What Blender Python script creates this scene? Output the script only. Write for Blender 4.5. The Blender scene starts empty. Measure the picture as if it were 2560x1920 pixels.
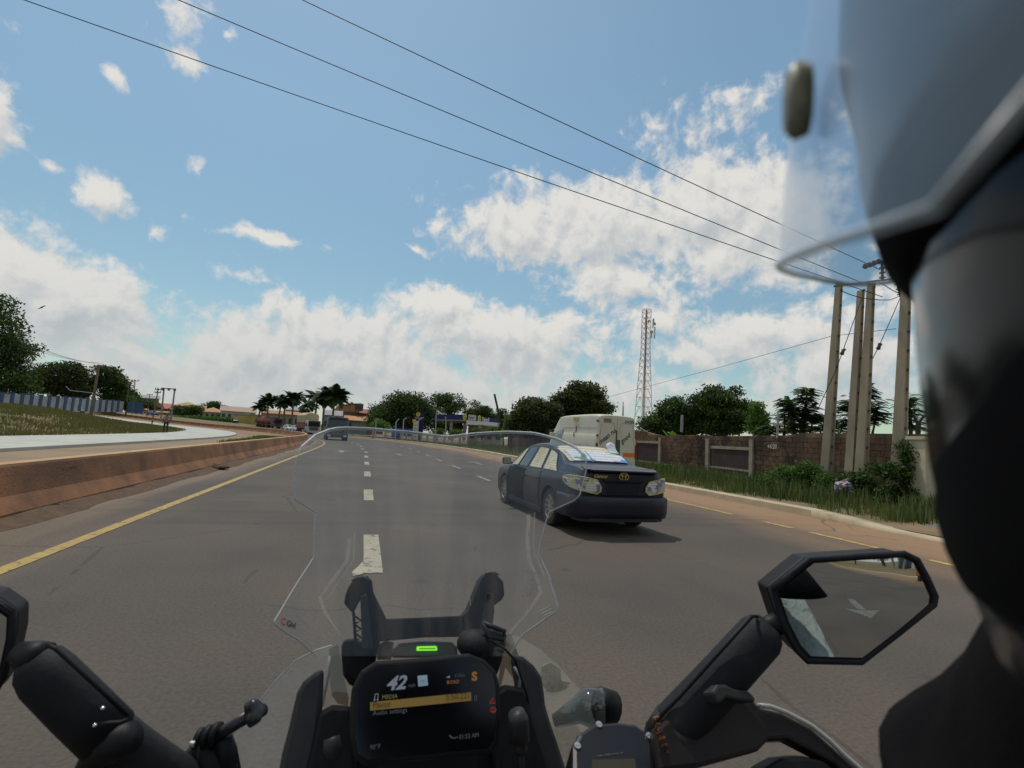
import bpy, bmesh, math, random
import numpy as np
from mathutils import Vector, Matrix
R = math.radians
random.seed(7); rng = np.random.default_rng(7)
S = bpy.context.scene
COL = S.collection
# ------------------------------------------------------------ camera
FPX = 1250.0; EYE = 1.5
_f = Vector((0, math.cos(R(6.2)), math.sin(R(6.2)))); _r0 = Vector((1, 0, 0)); _u0 = _r0.cross(_f)
_r = math.cos(R(3.5))*_r0 + math.sin(R(3.5))*_u0
_u = -math.sin(R(3.5))*_r0 + math.cos(R(3.5))*_u0
cam = bpy.data.objects.new('camera', bpy.data.cameras.new('camera')); COL.objects.link(cam)
_m = Matrix((_r, _u, -_f)).transposed().to_4x4(); _m.translation = (0, 0, EYE)
cam.matrix_world = _m
cam.data.sensor_width = 36; cam.data.lens = FPX/2560*36
cam.data.clip_start = 0.01; cam.data.clip_end = 3000
cam.data.dof.use_dof = True; cam.data.dof.focus_distance = 14; cam.data.dof.aperture_fstop = 12.0
S.camera = cam
# ------------------------------------------------------------ light
SUN_AZ, SUN_EL = -30, 67
S.view_settings.view_transform = 'Standard'; S.view_settings.look = 'None'
S.view_settings.exposure = 0.0; S.view_settings.gamma = 1; S.view_settings.use_curve_mapping = False
sd = bpy.data.lights.new('sun', 'SUN'); sd.energy = 2.35; sd.angle = R(1.2); sd.color = (1, .95, .86)
sun = bpy.data.objects.new('sun', sd); COL.objects.link(sun)
_sd = Vector((math.sin(R(SUN_AZ))*math.cos(R(SUN_EL)), math.cos(R(SUN_AZ))*math.cos(R(SUN_EL)), math.sin(R(SUN_EL))))
sun.rotation_euler = _sd.to_track_quat('Z', 'Y').to_euler(); sun.location = (0, 0, 60)
S.cycles.transparent_max_bounces = 24; S.cycles.max_bounces = 8

def ray(px, py):
    return _f + (px-1280)/FPX*_r - (py-960)/FPX*_u
def P(px, py, d):
    return Vector((0, 0, EYE)) + ray(px, py)*d
def G(px, py, z=0.0):
    d = ray(px, py); return Vector((0, 0, EYE)) + d*((z-EYE)/d.z)
def proj(p):
    v = Vector(p)-Vector((0, 0, EYE)); d = v.dot(_f); return 1280+FPX*v.dot(_r)/d, 960-FPX*v.dot(_u)/d
def azel(px, py):
    d = ray(px, py).normalized(); return math.degrees(math.atan2(d.x, d.y)), math.degrees(math.asin(d.z))

# ------------------------------------------------------------ sky with clouds
W = bpy.data.worlds.new('World'); S.world = W; W.use_nodes = True
nt = W.node_tree; nt.nodes.clear()
# name, px, py, half width px, half height px, strength
CL = [(1520, 560, 330, 110, .95), (1330, 590, 190, 75, .9), (1750, 520, 200, 110, .95), (1560, 700, 200, 80, .8), (1900, 560, 200, 150, .95),
      (1090, 780, 130, 55, .95), (1250, 850, 240, 80, 1.0), (1170, 830, 160, 60, .95), (800, 830, 190, 65, .95), (900, 900, 260, 70, .9), (640, 860, 190, 60, .9),
      (180, 740, 240, 110, .95), (60, 700, 260, 130, .9), (240, 480, 85, 55, .85), (60, 850, 420, 70, .62), (330, 880, 260, 60, .56),
      (680, 610, 150, 28, .72), (590, 690, 110, 36, .6), (440, 60, 90, 75, .72), (450, 165, 75, 40, .7), (270, 180, 50, 28, .62),
      (0, 290, 90, 110, .85), (500, 395, 40, 40, .6), (110, 420, 60, 30, .62), (40, 50, 90, 60, .55), (560, 120, 45, 40, .5), (1040, 620, 60, 20, .55),
      (1750, 300, 230, 110, .6), (1800, 270, 120, 60, .55), (1900, 830, 260, 60, .85), (2100, 900, 300, 80, .8), (2060, 760, 70, 40, .65),
      (1500, 960, 420, 60, .6), (1000, 950, 420, 60, .66), (2350, 700, 200, 140, .8), (2300, 250, 260, 140, .6), (490, 540, 60, 24, .55), (400, 560, 45, 30, .6),
      (1750, 880, 220, 50, .75), (1620, 800, 130, 60, .8)]
def nn(tree, t, **k):
    n = tree.nodes.new(t)
    for a, b in k.items(): setattr(n, a, b)
    return n
def mathn(tree, op, a, b=None, c=None, clamp=False):
    n = tree.nodes.new('ShaderNodeMath'); n.operation = op; n.use_clamp = clamp
    for i, x in enumerate((a, b, c)):
        if x is None: continue
        if isinstance(x, (int, float)): n.inputs[i].default_value = x
        else: tree.links.new(x, n.inputs[i])
    return n.outputs[0]
grp = bpy.data.node_groups.new('cloud_density', 'ShaderNodeTree')
grp.interface.new_socket('AE', in_out='INPUT', socket_type='NodeSocketVector')
grp.interface.new_socket('D', in_out='OUTPUT', socket_type='NodeSocketFloat')
gi = nn(grp, 'NodeGroupInput'); go = nn(grp, 'NodeGroupOutput')
def gnoise(vec, scale, detail, rough):
    n = nn(grp, 'ShaderNodeTexNoise'); n.noise_dimensions = '3D'
    n.inputs['Scale'].default_value = scale; n.inputs['Detail'].default_value = detail; n.inputs['Roughness'].default_value = rough
    grp.links.new(vec, n.inputs['Vector']); return n
wn = gnoise(gi.outputs['AE'], .09, 3, .55)
wsub = nn(grp, 'ShaderNodeVectorMath', operation='SUBTRACT'); grp.links.new(wn.outputs['Color'], wsub.inputs[0]); wsub.inputs[1].default_value = (.5, .5, .5)
wsc = nn(grp, 'ShaderNodeVectorMath', operation='SCALE'); grp.links.new(wsub.outputs[0], wsc.inputs[0]); wsc.inputs['Scale'].default_value = 5.5
wad = nn(grp, 'ShaderNodeVectorMath', operation='ADD'); grp.links.new(gi.outputs['AE'], wad.inputs[0]); grp.links.new(wsc.outputs[0], wad.inputs[1])
acc = None
for (cx, cy, hw, hh, st) in CL:
    a, e = azel(cx, cy)
    a1, _ = azel(cx+hw, cy); a0, _ = azel(cx-hw, cy); _, e1 = azel(cx, cy-hh); _, e0 = azel(cx, cy+hh)
    sx, sy = max(1.2, (a1-a0)/2), max(1.0, (e1-e0)/2)
    mp = nn(grp, 'ShaderNodeVectorMath', operation='MULTIPLY_ADD'); grp.links.new(wad.outputs[0], mp.inputs[0])
    mp.inputs[1].default_value = (1/sx, 1/sy, 0); mp.inputs[2].default_value = (-a/sx, -e/sy, 0)
    ln = nn(grp, 'ShaderNodeVectorMath', operation='LENGTH'); grp.links.new(mp.outputs[0], ln.inputs[0])
    v = mathn(grp, 'MULTIPLY_ADD', ln.outputs['Value'], -.42*st, st)
    acc = v if acc is None else mathn(grp, 'SMOOTH_MAX', acc, v, .12)
acc = mathn(grp, 'MAXIMUM', acc, 0.0)
sep = nn(grp, 'ShaderNodeSeparateXYZ'); grp.links.new(gi.outputs['AE'], sep.inputs[0])
# the sky beyond the frame: broken cumulus of the same sort
lown = gnoise(gi.outputs['AE'], .045, 4, .5)
aabs = mathn(grp, 'ABSOLUTE', sep.outputs[0])
side = mathn(grp, 'MULTIPLY', mathn(grp, 'SUBTRACT', aabs, 50), .1, clamp=True)
up = mathn(grp, 'MULTIPLY', mathn(grp, 'SUBTRACT', sep.outputs[1], 46), .1, clamp=True)
oth = mathn(grp, 'MAXIMUM', side, up)
oth = mathn(grp, 'MULTIPLY', oth, mathn(grp, 'MULTIPLY', mathn(grp, 'SUBTRACT', lown.outputs['Fac'], .18), 1.6))
acc = mathn(grp, 'MAXIMUM', acc, oth)
low = mathn(grp, 'MULTIPLY', mathn(grp, 'SUBTRACT', 11.0, sep.outputs[1]), .05, clamp=True)
acc = mathn(grp, 'ADD', acc, mathn(grp, 'MULTIPLY', mathn(grp, 'MULTIPLY', low, low), 2.0))
fb = gnoise(gi.outputs['AE'], .16, 9, .62)
fb2 = gnoise(wad.outputs[0], .55, 6, .6)
fbm = mathn(grp, 'ADD', mathn(grp, 'MULTIPLY', fb.outputs['Fac'], .55), mathn(grp, 'MULTIPLY', fb2.outputs['Fac'], .45))
den = mathn(grp, 'ADD', acc, mathn(grp, 'MULTIPLY', mathn(grp, 'SUBTRACT', fbm, .5), 1.42))
grp.links.new(den, go.inputs['D'])

tc = nn(nt, 'ShaderNodeTexCoord')
sx_ = nn(nt, 'ShaderNodeSeparateXYZ'); nt.links.new(tc.outputs['Generated'], sx_.inputs[0])
az = mathn(nt, 'MULTIPLY', mathn(nt, 'ARCTAN2', sx_.outputs[0], sx_.outputs[1]), 57.2958)
el = mathn(nt, 'MULTIPLY', mathn(nt, 'ARCSINE', sx_.outputs[2]), 57.2958)
cmb = nn(nt, 'ShaderNodeCombineXYZ'); nt.links.new(az, cmb.inputs[0]); nt.links.new(el, cmb.inputs[1])
g1 = nn(nt, 'ShaderNodeGroup'); g1.node_tree = grp; nt.links.new(cmb.outputs[0], g1.inputs[0])
ofs = nn(nt, 'ShaderNodeVectorMath', operation='ADD'); nt.links.new(cmb.outputs[0], ofs.inputs[0]); ofs.inputs[1].default_value = (-.7, 1.5, 0)
g2 = nn(nt, 'ShaderNodeGroup'); g2.node_tree = grp; nt.links.new(ofs.outputs[0], g2.inputs[0])
mr = nn(nt, 'ShaderNodeMapRange', interpolation_type='SMOOTHSTEP'); nt.links.new(g1.outputs[0], mr.inputs[0])
mr.inputs[1].default_value = .40; mr.inputs[2].default_value = .67
mask = mathn(nt, 'MULTIPLY', mr.outputs[0], .96)
# light comes through thin cloud and lights its sunward side: less cloud towards the sun = brighter
mr2 = nn(nt, 'ShaderNodeMapRange', interpolation_type='SMOOTHSTEP'); nt.links.new(g2.outputs[0], mr2.inputs[0])
mr2.inputs[1].default_value = .55; mr2.inputs[2].default_value = 1.45; mr2.inputs[3].default_value = 1; mr2.inputs[4].default_value = 0
emb = nn(nt, 'ShaderNodeMapRange', interpolation_type='SMOOTHSTEP'); nt.links.new(mathn(nt, 'SUBTRACT', g1.outputs[0], g2.outputs[0]), emb.inputs[0])
emb.inputs[1].default_value = -.27; emb.inputs[2].default_value = .27
litf = mathn(nt, 'ADD', mathn(nt, 'MULTIPLY', emb.outputs[0], .62), mathn(nt, 'MULTIPLY', mr2.outputs[0], .45), clamp=True)
# far cloud near the horizon is dimmed by the air in front of it
lowf = mathn(nt, 'MULTIPLY', mathn(nt, 'SUBTRACT', el, 1.0), .075, clamp=True)
litf = mathn(nt, 'MULTIPLY', litf, mathn(nt, 'MULTIPLY_ADD', lowf, .55, .45))
ccol = nn(nt, 'ShaderNodeMix', data_type='RGBA'); nt.links.new(litf, ccol.inputs[0])
ccol.inputs[6].default_value = (.42, .465, .50, 1); ccol.inputs[7].default_value = (.77, .745, .70, 1)
sky = nn(nt, 'ShaderNodeTexSky', sky_type='NISHITA'); sky.sun_disc = False
sky.sun_elevation = R(SUN_EL); sky.sun_rotation = R(SUN_AZ % 360); sky.dust_density = .35; sky.air_density = 1.0; sky.ozone_density = 1.5
SKY = .118
ssc = nn(nt, 'ShaderNodeMix', data_type='RGBA', blend_type='MULTIPLY'); ssc.inputs[0].default_value = 1
nt.links.new(sky.outputs[0], ssc.inputs[6]); ssc.inputs[7].default_value = (1.10, 1.19, 1.0, 1)
cdiv = nn(nt, 'ShaderNodeVectorMath', operation='SCALE'); nt.links.new(ccol.outputs[2], cdiv.inputs[0]); cdiv.inputs['Scale'].default_value = 1/SKY
mx = nn(nt, 'ShaderNodeMix', data_type='RGBA'); nt.links.new(mask, mx.inputs[0]); hzf = nn(nt, 'ShaderNodeVectorMath', operation='SCALE'); nt.links.new(ssc.outputs[2], hzf.inputs[0]); nt.links.new(mathn(nt, 'MULTIPLY_ADD', mathn(nt, 'MULTIPLY', el, 1/32., clamp=True), .36, .64), hzf.inputs['Scale']); nt.links.new(hzf.outputs[0], mx.inputs[6]); nt.links.new(cdiv.outputs[0], mx.inputs[7])
bg = nn(nt, 'ShaderNodeBackground'); bg.inputs[1].default_value = SKY; nt.links.new(mx.outputs[2], bg.inputs[0])
wo = nn(nt, 'ShaderNodeOutputWorld'); nt.links.new(bg.outputs[0], wo.inputs[0])
W.cycles.sampling_method = 'MANUAL'; W.cycles.sample_map_resolution = 512

# ------------------------------------------------------------ materials
MATS = {}
def mat(name, c, rough=.7, c2=None, sc=4., amt=1., metal=0., bump=0., bsc=60., coat=0., detail=6, stretch=(1, 1, 1), emit=0, spec=.5, bd=.02, lo=.35, hi=.65, backf=False):
    if name in MATS: return MATS[name]
    m = bpy.data.materials.new(name); MATS[name] = m; m.use_nodes = True; t = m.node_tree; b = t.nodes['Principled BSDF']
    b.inputs['Roughness'].default_value = rough; b.inputs['Metallic'].default_value = metal
    b.inputs['Base Color'].default_value = (*c, 1); b.inputs['Coat Weight'].default_value = coat; b.inputs['Specular IOR Level'].default_value = spec
    if emit: b.inputs['Emission Color'].default_value = (*c, 1); b.inputs['Emission Strength'].default_value = emit
    tcn = nn(t, 'ShaderNodeTexCoord'); mp = nn(t, 'ShaderNodeMapping'); mp.inputs['Scale'].default_value = stretch
    t.links.new(tcn.outputs['Object'], mp.inputs[0])
    if c2 is None: c2 = tuple(x*.82 for x in c)
    n = nn(t, 'ShaderNodeTexNoise'); n.inputs['Scale'].default_value = sc; n.inputs['Detail'].default_value = detail; n.inputs['Roughness'].default_value = .62
    t.links.new(mp.outputs[0], n.inputs['Vector'])
    r_ = nn(t, 'ShaderNodeMapRange'); r_.inputs[1].default_value = lo; r_.inputs[2].default_value = hi; r_.inputs[4].default_value = amt
    t.links.new(n.outputs['Fac'], r_.inputs[0])
    mxx = nn(t, 'ShaderNodeMix', data_type='RGBA'); t.links.new(r_.outputs[0], mxx.inputs[0]); mxx.inputs[6].default_value = (*c, 1); mxx.inputs[7].default_value = (*c2, 1)
    t.links.new(mxx.outputs[2], b.inputs['Base Color'])
    m['mix'] = mxx.name
    if bump:
        n2 = nn(t, 'ShaderNodeTexNoise'); n2.inputs['Scale'].default_value = bsc; n2.inputs['Detail'].default_value = 5; t.links.new(mp.outputs[0], n2.inputs['Vector'])
        bp = nn(t, 'ShaderNodeBump'); bp.inputs['Strength'].default_value = min(1, bump); bp.inputs['Distance'].default_value = bd
        t.links.new(n2.outputs['Fac'], bp.inputs['Height']); t.links.new(bp.outputs[0], b.inputs['Normal'])
    return m
def leafmat(name, a, b_, c_):
    if name in MATS: return MATS[name]
    m = bpy.data.materials.new(name); MATS[name] = m; m.use_nodes = True; t = m.node_tree; b = t.nodes['Principled BSDF']
    g = nn(t, 'ShaderNodeNewGeometry'); cr = nn(t, 'ShaderNodeValToRGB'); e = cr.color_ramp.elements
    e[0].color = (*a, 1); e[1].color = (*c_, 1); x = e.new(.55); x.color = (*b_, 1)
    t.links.new(g.outputs['Random Per Island'], cr.inputs[0]); t.links.new(cr.outputs[0], b.inputs['Base Color'])
    b.inputs['Roughness'].default_value = .55; b.inputs['Specular IOR Level'].default_value = .3
    tr = nn(t, 'ShaderNodeBsdfTranslucent'); t.links.new(cr.outputs[0], tr.inputs[0])
    ms = nn(t, 'ShaderNodeMixShader'); ms.inputs[0].default_value = .4; t.links.new(b.outputs[0], ms.inputs[1]); t.links.new(tr.outputs[0], ms.inputs[2])
    t.links.new(ms.outputs[0], t.nodes['Material Output'].inputs[0]); return m
def clearmat(name, haze=.05, tint=(.95, .97, .97), hcol=(.6, .62, .6), rough=.06, smear=3., refl=1.):
    """thin clear plastic: mostly see-through, a fresnel reflection and a film of dust"""
    m = bpy.data.materials.new(name); MATS[name] = m; m.use_nodes = True; t = m.node_tree; t.nodes.remove(t.nodes['Principled BSDF'])
    tr = nn(t, 'ShaderNodeBsdfTransparent'); tr.inputs[0].default_value = (*tint, 1)
    gl = nn(t, 'ShaderNodeBsdfGlossy'); gl.inputs['Roughness'].default_value = rough; gl.inputs[0].default_value = (1, 1, 1, 1)
    df = nn(t, 'ShaderNodeBsdfDiffuse'); df.inputs[0].default_value = (*hcol, 1)
    ge = nn(t, 'ShaderNodeNewGeometry'); dt = nn(t, 'ShaderNodeVectorMath', operation='DOT_PRODUCT'); t.links.new(ge.outputs['Incoming'], dt.inputs[0]); t.links.new(ge.outputs['Normal'], dt.inputs[1])
    cs = mathn(t, 'SUBTRACT', 1.0, mathn(t, 'ABSOLUTE', dt.outputs['Value']), clamp=True)
    frm = mathn(t, 'MULTIPLY', mathn(t, 'MULTIPLY_ADD', mathn(t, 'POWER', cs, 5.0), .94, .06), refl, clamp=True)
    tcn = nn(t, 'ShaderNodeTexCoord'); n = nn(t, 'ShaderNodeTexNoise'); n.inputs['Scale'].default_value = smear; n.inputs['Detail'].default_value = 8; n.inputs['Roughness'].default_value = .7
    t.links.new(tcn.outputs['Object'], n.inputs[0])
    r_ = nn(t, 'ShaderNodeMapRange'); t.links.new(n.outputs['Fac'], r_.inputs[0]); r_.inputs[1].default_value = .35; r_.inputs[2].default_value = .8; r_.inputs[3].default_value = haze*.5; r_.inputs[4].default_value = haze*2
    m1 = nn(t, 'ShaderNodeMixShader'); t.links.new(r_.outputs[0], m1.inputs[0]); t.links.new(tr.outputs[0], m1.inputs[1]); t.links.new(df.outputs[0], m1.inputs[2])
    m2 = nn(t, 'ShaderNodeMixShader'); t.links.new(frm, m2.inputs[0]); t.links.new(m1.outputs[0], m2.inputs[1]); t.links.new(gl.outputs[0], m2.inputs[2])
    t.links.new(m2.outputs[0], t.nodes['Material Output'].inputs[0]); return m

# ------------------------------------------------------------ mesh helpers
class MB:
    def __init__(s): s.v = []; s.f = []; s.m = []; s.uv = None
    def add(s, vs, fs, mi=0):
        o = len(s.v); s.v += [tuple(v) for v in vs]
        for q in fs: s.f.append(tuple(i+o for i in q)); s.m.append(mi)
        return s
    def box(s, c, d, rz=0, mi=0, M=None):
        x, y, z = d[0]/2, d[1]/2, d[2]/2
        vs = [Vector((a*x, b*y, e*z)) for e in (-1, 1) for b in (-1, 1) for a in (-1, 1)]
        if M is not None: vs = [M @ v + Vector(c) for v in vs]
        else: ca, sa = math.cos(rz), math.sin(rz); vs = [Vector((v.x*ca-v.y*sa+c[0], v.x*sa+v.y*ca+c[1], v.z+c[2])) for v in vs]
        return s.add(vs, [(0, 2, 3, 1), (4, 5, 7, 6), (0, 1, 5, 4), (2, 6, 7, 3), (0, 4, 6, 2), (1, 3, 7, 5)], mi)
    def prism(s, pts, off, mi=0, off0=None):
        n = len(pts); pts = [Vector(p) for p in pts]; off = Vector(off); o0 = Vector(off0) if off0 is not None else Vector((0, 0, 0))
        vs = [p+o0 for p in pts]+[p+off for p in pts]
        return s.add(vs, [tuple(range(n-1, -1, -1)), tuple(range(n, 2*n))]+[(i, (i+1) % n, (i+1) % n+n, i+n) for i in range(n)], mi)
    def rings(s, rs, mi=0, closed=True, cap=True):
        n = len(rs[0]); vs = [p for r_ in rs for p in r_]; fs = []
        for k in range(len(rs)-1):
            for i in range(n if closed else n-1):
                j = (i+1) % n; fs.append((k*n+i, k*n+j, (k+1)*n+j, (k+1)*n+i))
        if cap and closed: fs.append(tuple(range(n-1, -1, -1))); fs.append(tuple(range((len(rs)-1)*n, len(rs)*n)))
        return s.add(vs, fs, mi)
    def tube(s, pts, r, n=8, mi=0, cap=True):
        pts = [Vector(p) for p in pts]; rs = []; rr = r if hasattr(r, '__len__') else [r]*len(pts); up = None
        for i, p in enumerate(pts):
            a = pts[max(0, i-1)]; b = pts[min(len(pts)-1, i+1)]; d = (b-a).normalized()
            if up is None: up = Vector((0, 0, 1)) if abs(d.z) < .9 else Vector((1, 0, 0))
            x = d.cross(up).normalized(); up = x.cross(d).normalized()
            rs.append([p+rr[i]*(math.cos(2*math.pi*k/n)*x+math.sin(2*math.pi*k/n)*up) for k in range(n)])
        return s.rings(rs, mi, cap=cap)
    def cyl(s, a, b, r0, r1=None, n=12, mi=0): return s.tube([a, b], [r0, r0 if r1 is None else r1], n, mi)
    def lathe(s, prof, c, ax='z', n=20, mi=0, cap=True):
        rs = []
        for (r_, h) in prof:
            q = []
            for k in range(n):
                a = 2*math.pi*k/n; x, y = r_*math.cos(a), r_*math.sin(a)
                q.append(Vector(c)+(Vector((x, y, h)) if ax == 'z' else Vector((x, h, y)) if ax == 'y' else Vector((h, x, y))))
            rs.append(q)
        return s.rings(rs, mi, cap=cap)
    def build(s, name, mats, parent=None, smooth=False, bevel=0, fix=True):
        me = bpy.data.meshes.new(name); me.from_pydata(s.v, [], s.f); me.update()
        if not isinstance(mats, (list, tuple)): mats = [mats]
        for m in mats: me.materials.append(m)
        if len(mats) > 1: me.polygons.foreach_set('material_index', s.m)
        if fix:
            bm = bmesh.new(); bm.from_mesh(me); bmesh.ops.recalc_face_normals(bm, faces=bm.faces); bm.to_mesh(me); bm.free()
        o = bpy.data.objects.new(name, me); COL.objects.link(o)
        if smooth: me.shade_smooth(); 
        if parent is not None: attach(o, parent)
        if bevel:
            b = o.modifiers.new('bevel', 'BEVEL'); b.width = bevel; b.segments = 2; b.limit_method = 'ANGLE'; b.angle_limit = R(40)
        return o
def attach(o, parent):
    """o is modelled in the same space as parent's own geometry; world-space things carry 'ws'"""
    o.parent = parent
    if parent.get('ws') and parent.parent is None: o.location = -Vector(parent.location); 
def tag(o, label=None, cat=None, group=None, kind=None):
    if label: o['label'] = label
    if cat: o['category'] = cat
    if group: o['group'] = group
    if kind: o['kind'] = kind
    return o
def thing(name, label, cat, loc=(0, 0, 0), rz=0, group=None, ws=False):
    o = bpy.data.objects.new(name, None); COL.objects.link(o); o.location = loc; o.rotation_euler = (0, 0, rz); o.empty_display_size = .2
    if ws: o['ws'] = 1
    return tag(o, label, cat, group)
def copy_tree(o, parent=None):
    c = o.copy(); COL.objects.link(c); c.parent = parent
    for ch in [x for x in COL.objects if x.parent == o]: copy_tree(ch, c)
    return c
def textmesh(s, size, name, m, parent, M, ext=.001, font_shear=0, align='LEFT', bold=0, xs=1.):
    cu = bpy.data.curves.new('txt', 'FONT'); cu.body = s; cu.size = size; cu.extrude = ext; cu.shear = font_shear; cu.align_x = align; cu.offset = bold; cu.resolution_u = 2
    t = bpy.data.objects.new('txt', cu); COL.objects.link(t); bpy.context.view_layer.update()
    me = bpy.data.meshes.new_from_object(t.evaluated_get(bpy.context.evaluated_depsgraph_get()))
    bpy.data.objects.remove(t); me.materials.clear(); me.materials.append(m)
    me.transform(Matrix.Diagonal((xs, 1, 1, 1))); me.transform(M); me.name = name
    o = bpy.data.objects.new(name, me); COL.objects.link(o)
    if parent is not None: attach(o, parent)
    return o
def frame(o, x, y):
    """matrix with local x -> x, local y -> y (orthonormalised), origin o"""
    x = Vector(x).normalized(); y = Vector(y); z = x.cross(y).normalized(); y = z.cross(x)
    m = Matrix((x, y, z)).transposed().to_4x4(); m.translation = Vector(o); return m
def npmesh(name, V, F, m, parent=None):
    me = bpy.data.meshes.new(name); V = np.asarray(V, np.float32); F = np.asarray(F, np.int32); k = F.shape[1]
    me.vertices.add(len(V)); me.vertices.foreach_set('co', V.ravel()); me.loops.add(F.size); me.loops.foreach_set('vertex_index', F.ravel())
    me.polygons.add(len(F)); me.polygons.foreach_set('loop_start', np.arange(len(F), dtype=np.int32)*k); me.polygons.foreach_set('loop_total', np.full(len(F), k, np.int32))
    me.update(calc_edges=True); me.materials.append(m)
    o = bpy.data.objects.new(name, me); COL.objects.link(o)
    if parent is not None: attach(o, parent)
    return o
def sm(t): t = max(0., min(1., t)); return t*t*(3-2*t)

# ------------------------------------------------------------ road line and terrain
def _path():
    x = y = 0.; h = R(16); pts = {0: (0., 0., h)}
    for s in range(0, 420):
        k = 0 if s < 33 else min(1, (s-33)/20)/110
        if h > R(62): k = 0
        h += k; x -= math.sin(h); y += math.cos(h); pts[s+1] = (x, y, h)
    for s in range(1, 140): pts[-s] = (s*math.sin(R(16)), -s*math.cos(R(16)), R(16))
    return pts
PATH = _path(); PKEYS = sorted(PATH); PA = np.array([PATH[k] for k in PKEYS])
def TZ(x, y):
    a = 2.5*sm((-x-50)/90.)*sm((y+10)/40.)
    dx = PA[:, 0]-x; dy = PA[:, 1]-y; i = int(np.argmin(dx*dx+dy*dy)); h = PA[i, 2]
    n = (x-PA[i, 0])*math.cos(h)+(y-PA[i, 1])*math.sin(h)
    return a + 1.6*sm((-18.4-n)/15.)*(1-.5*sm((-x-68)/22.))
def SN(s, n, z=0.):
    i = int(math.floor(s)); t = s-i; a = PATH[i]; b = PATH[i+1]
    x = a[0]*(1-t)+b[0]*t; y = a[1]*(1-t)+b[1]*t; h = a[2]*(1-t)+b[2]*t
    X, Y = x+n*math.cos(h), y+n*math.sin(h)
    return Vector((X, Y, 2.5*sm((-X-50)/90.)*sm((Y+10)/40.)+z))
def HD(s): return PATH[int(s)][2]
def ribbon(name, m, n0, n1, s0, s1, z=0., ds=2., nd=1, parent=None, prof=None, jit=0):
    """strip along the road between offsets n0 and n1; prof: list of (n, z) across"""
    pr = prof or [(n0+(n1-n0)*k/nd, z) for k in range(nd+1)]
    ss = list(np.arange(s0, s1, ds))+[s1]; V = []; U = []; F = []; w = len(pr)
    for s in ss:
        j = jit*math.sin(s*1.7)*math.sin(s*.63+1)
        for (n, zz) in pr: V.append(SN(s, n+j, zz)); U.append((n, s))
    for i in range(len(ss)-1):
        for k in range(w-1): a = i*w+k; F.append((a, a+1, a+w+1, a+w))
    me = bpy.data.meshes.new(name); me.from_pydata([tuple(v) for v in V], [], F); uv = me.uv_layers.new(name='UVMap')
    for l in me.loops: uv.data[l.index].uv = U[l.vertex_index]
    me.materials.append(m); o = bpy.data.objects.new(name, me); COL.objects.link(o)
    if parent is not None: attach(o, parent)
    return o

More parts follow.
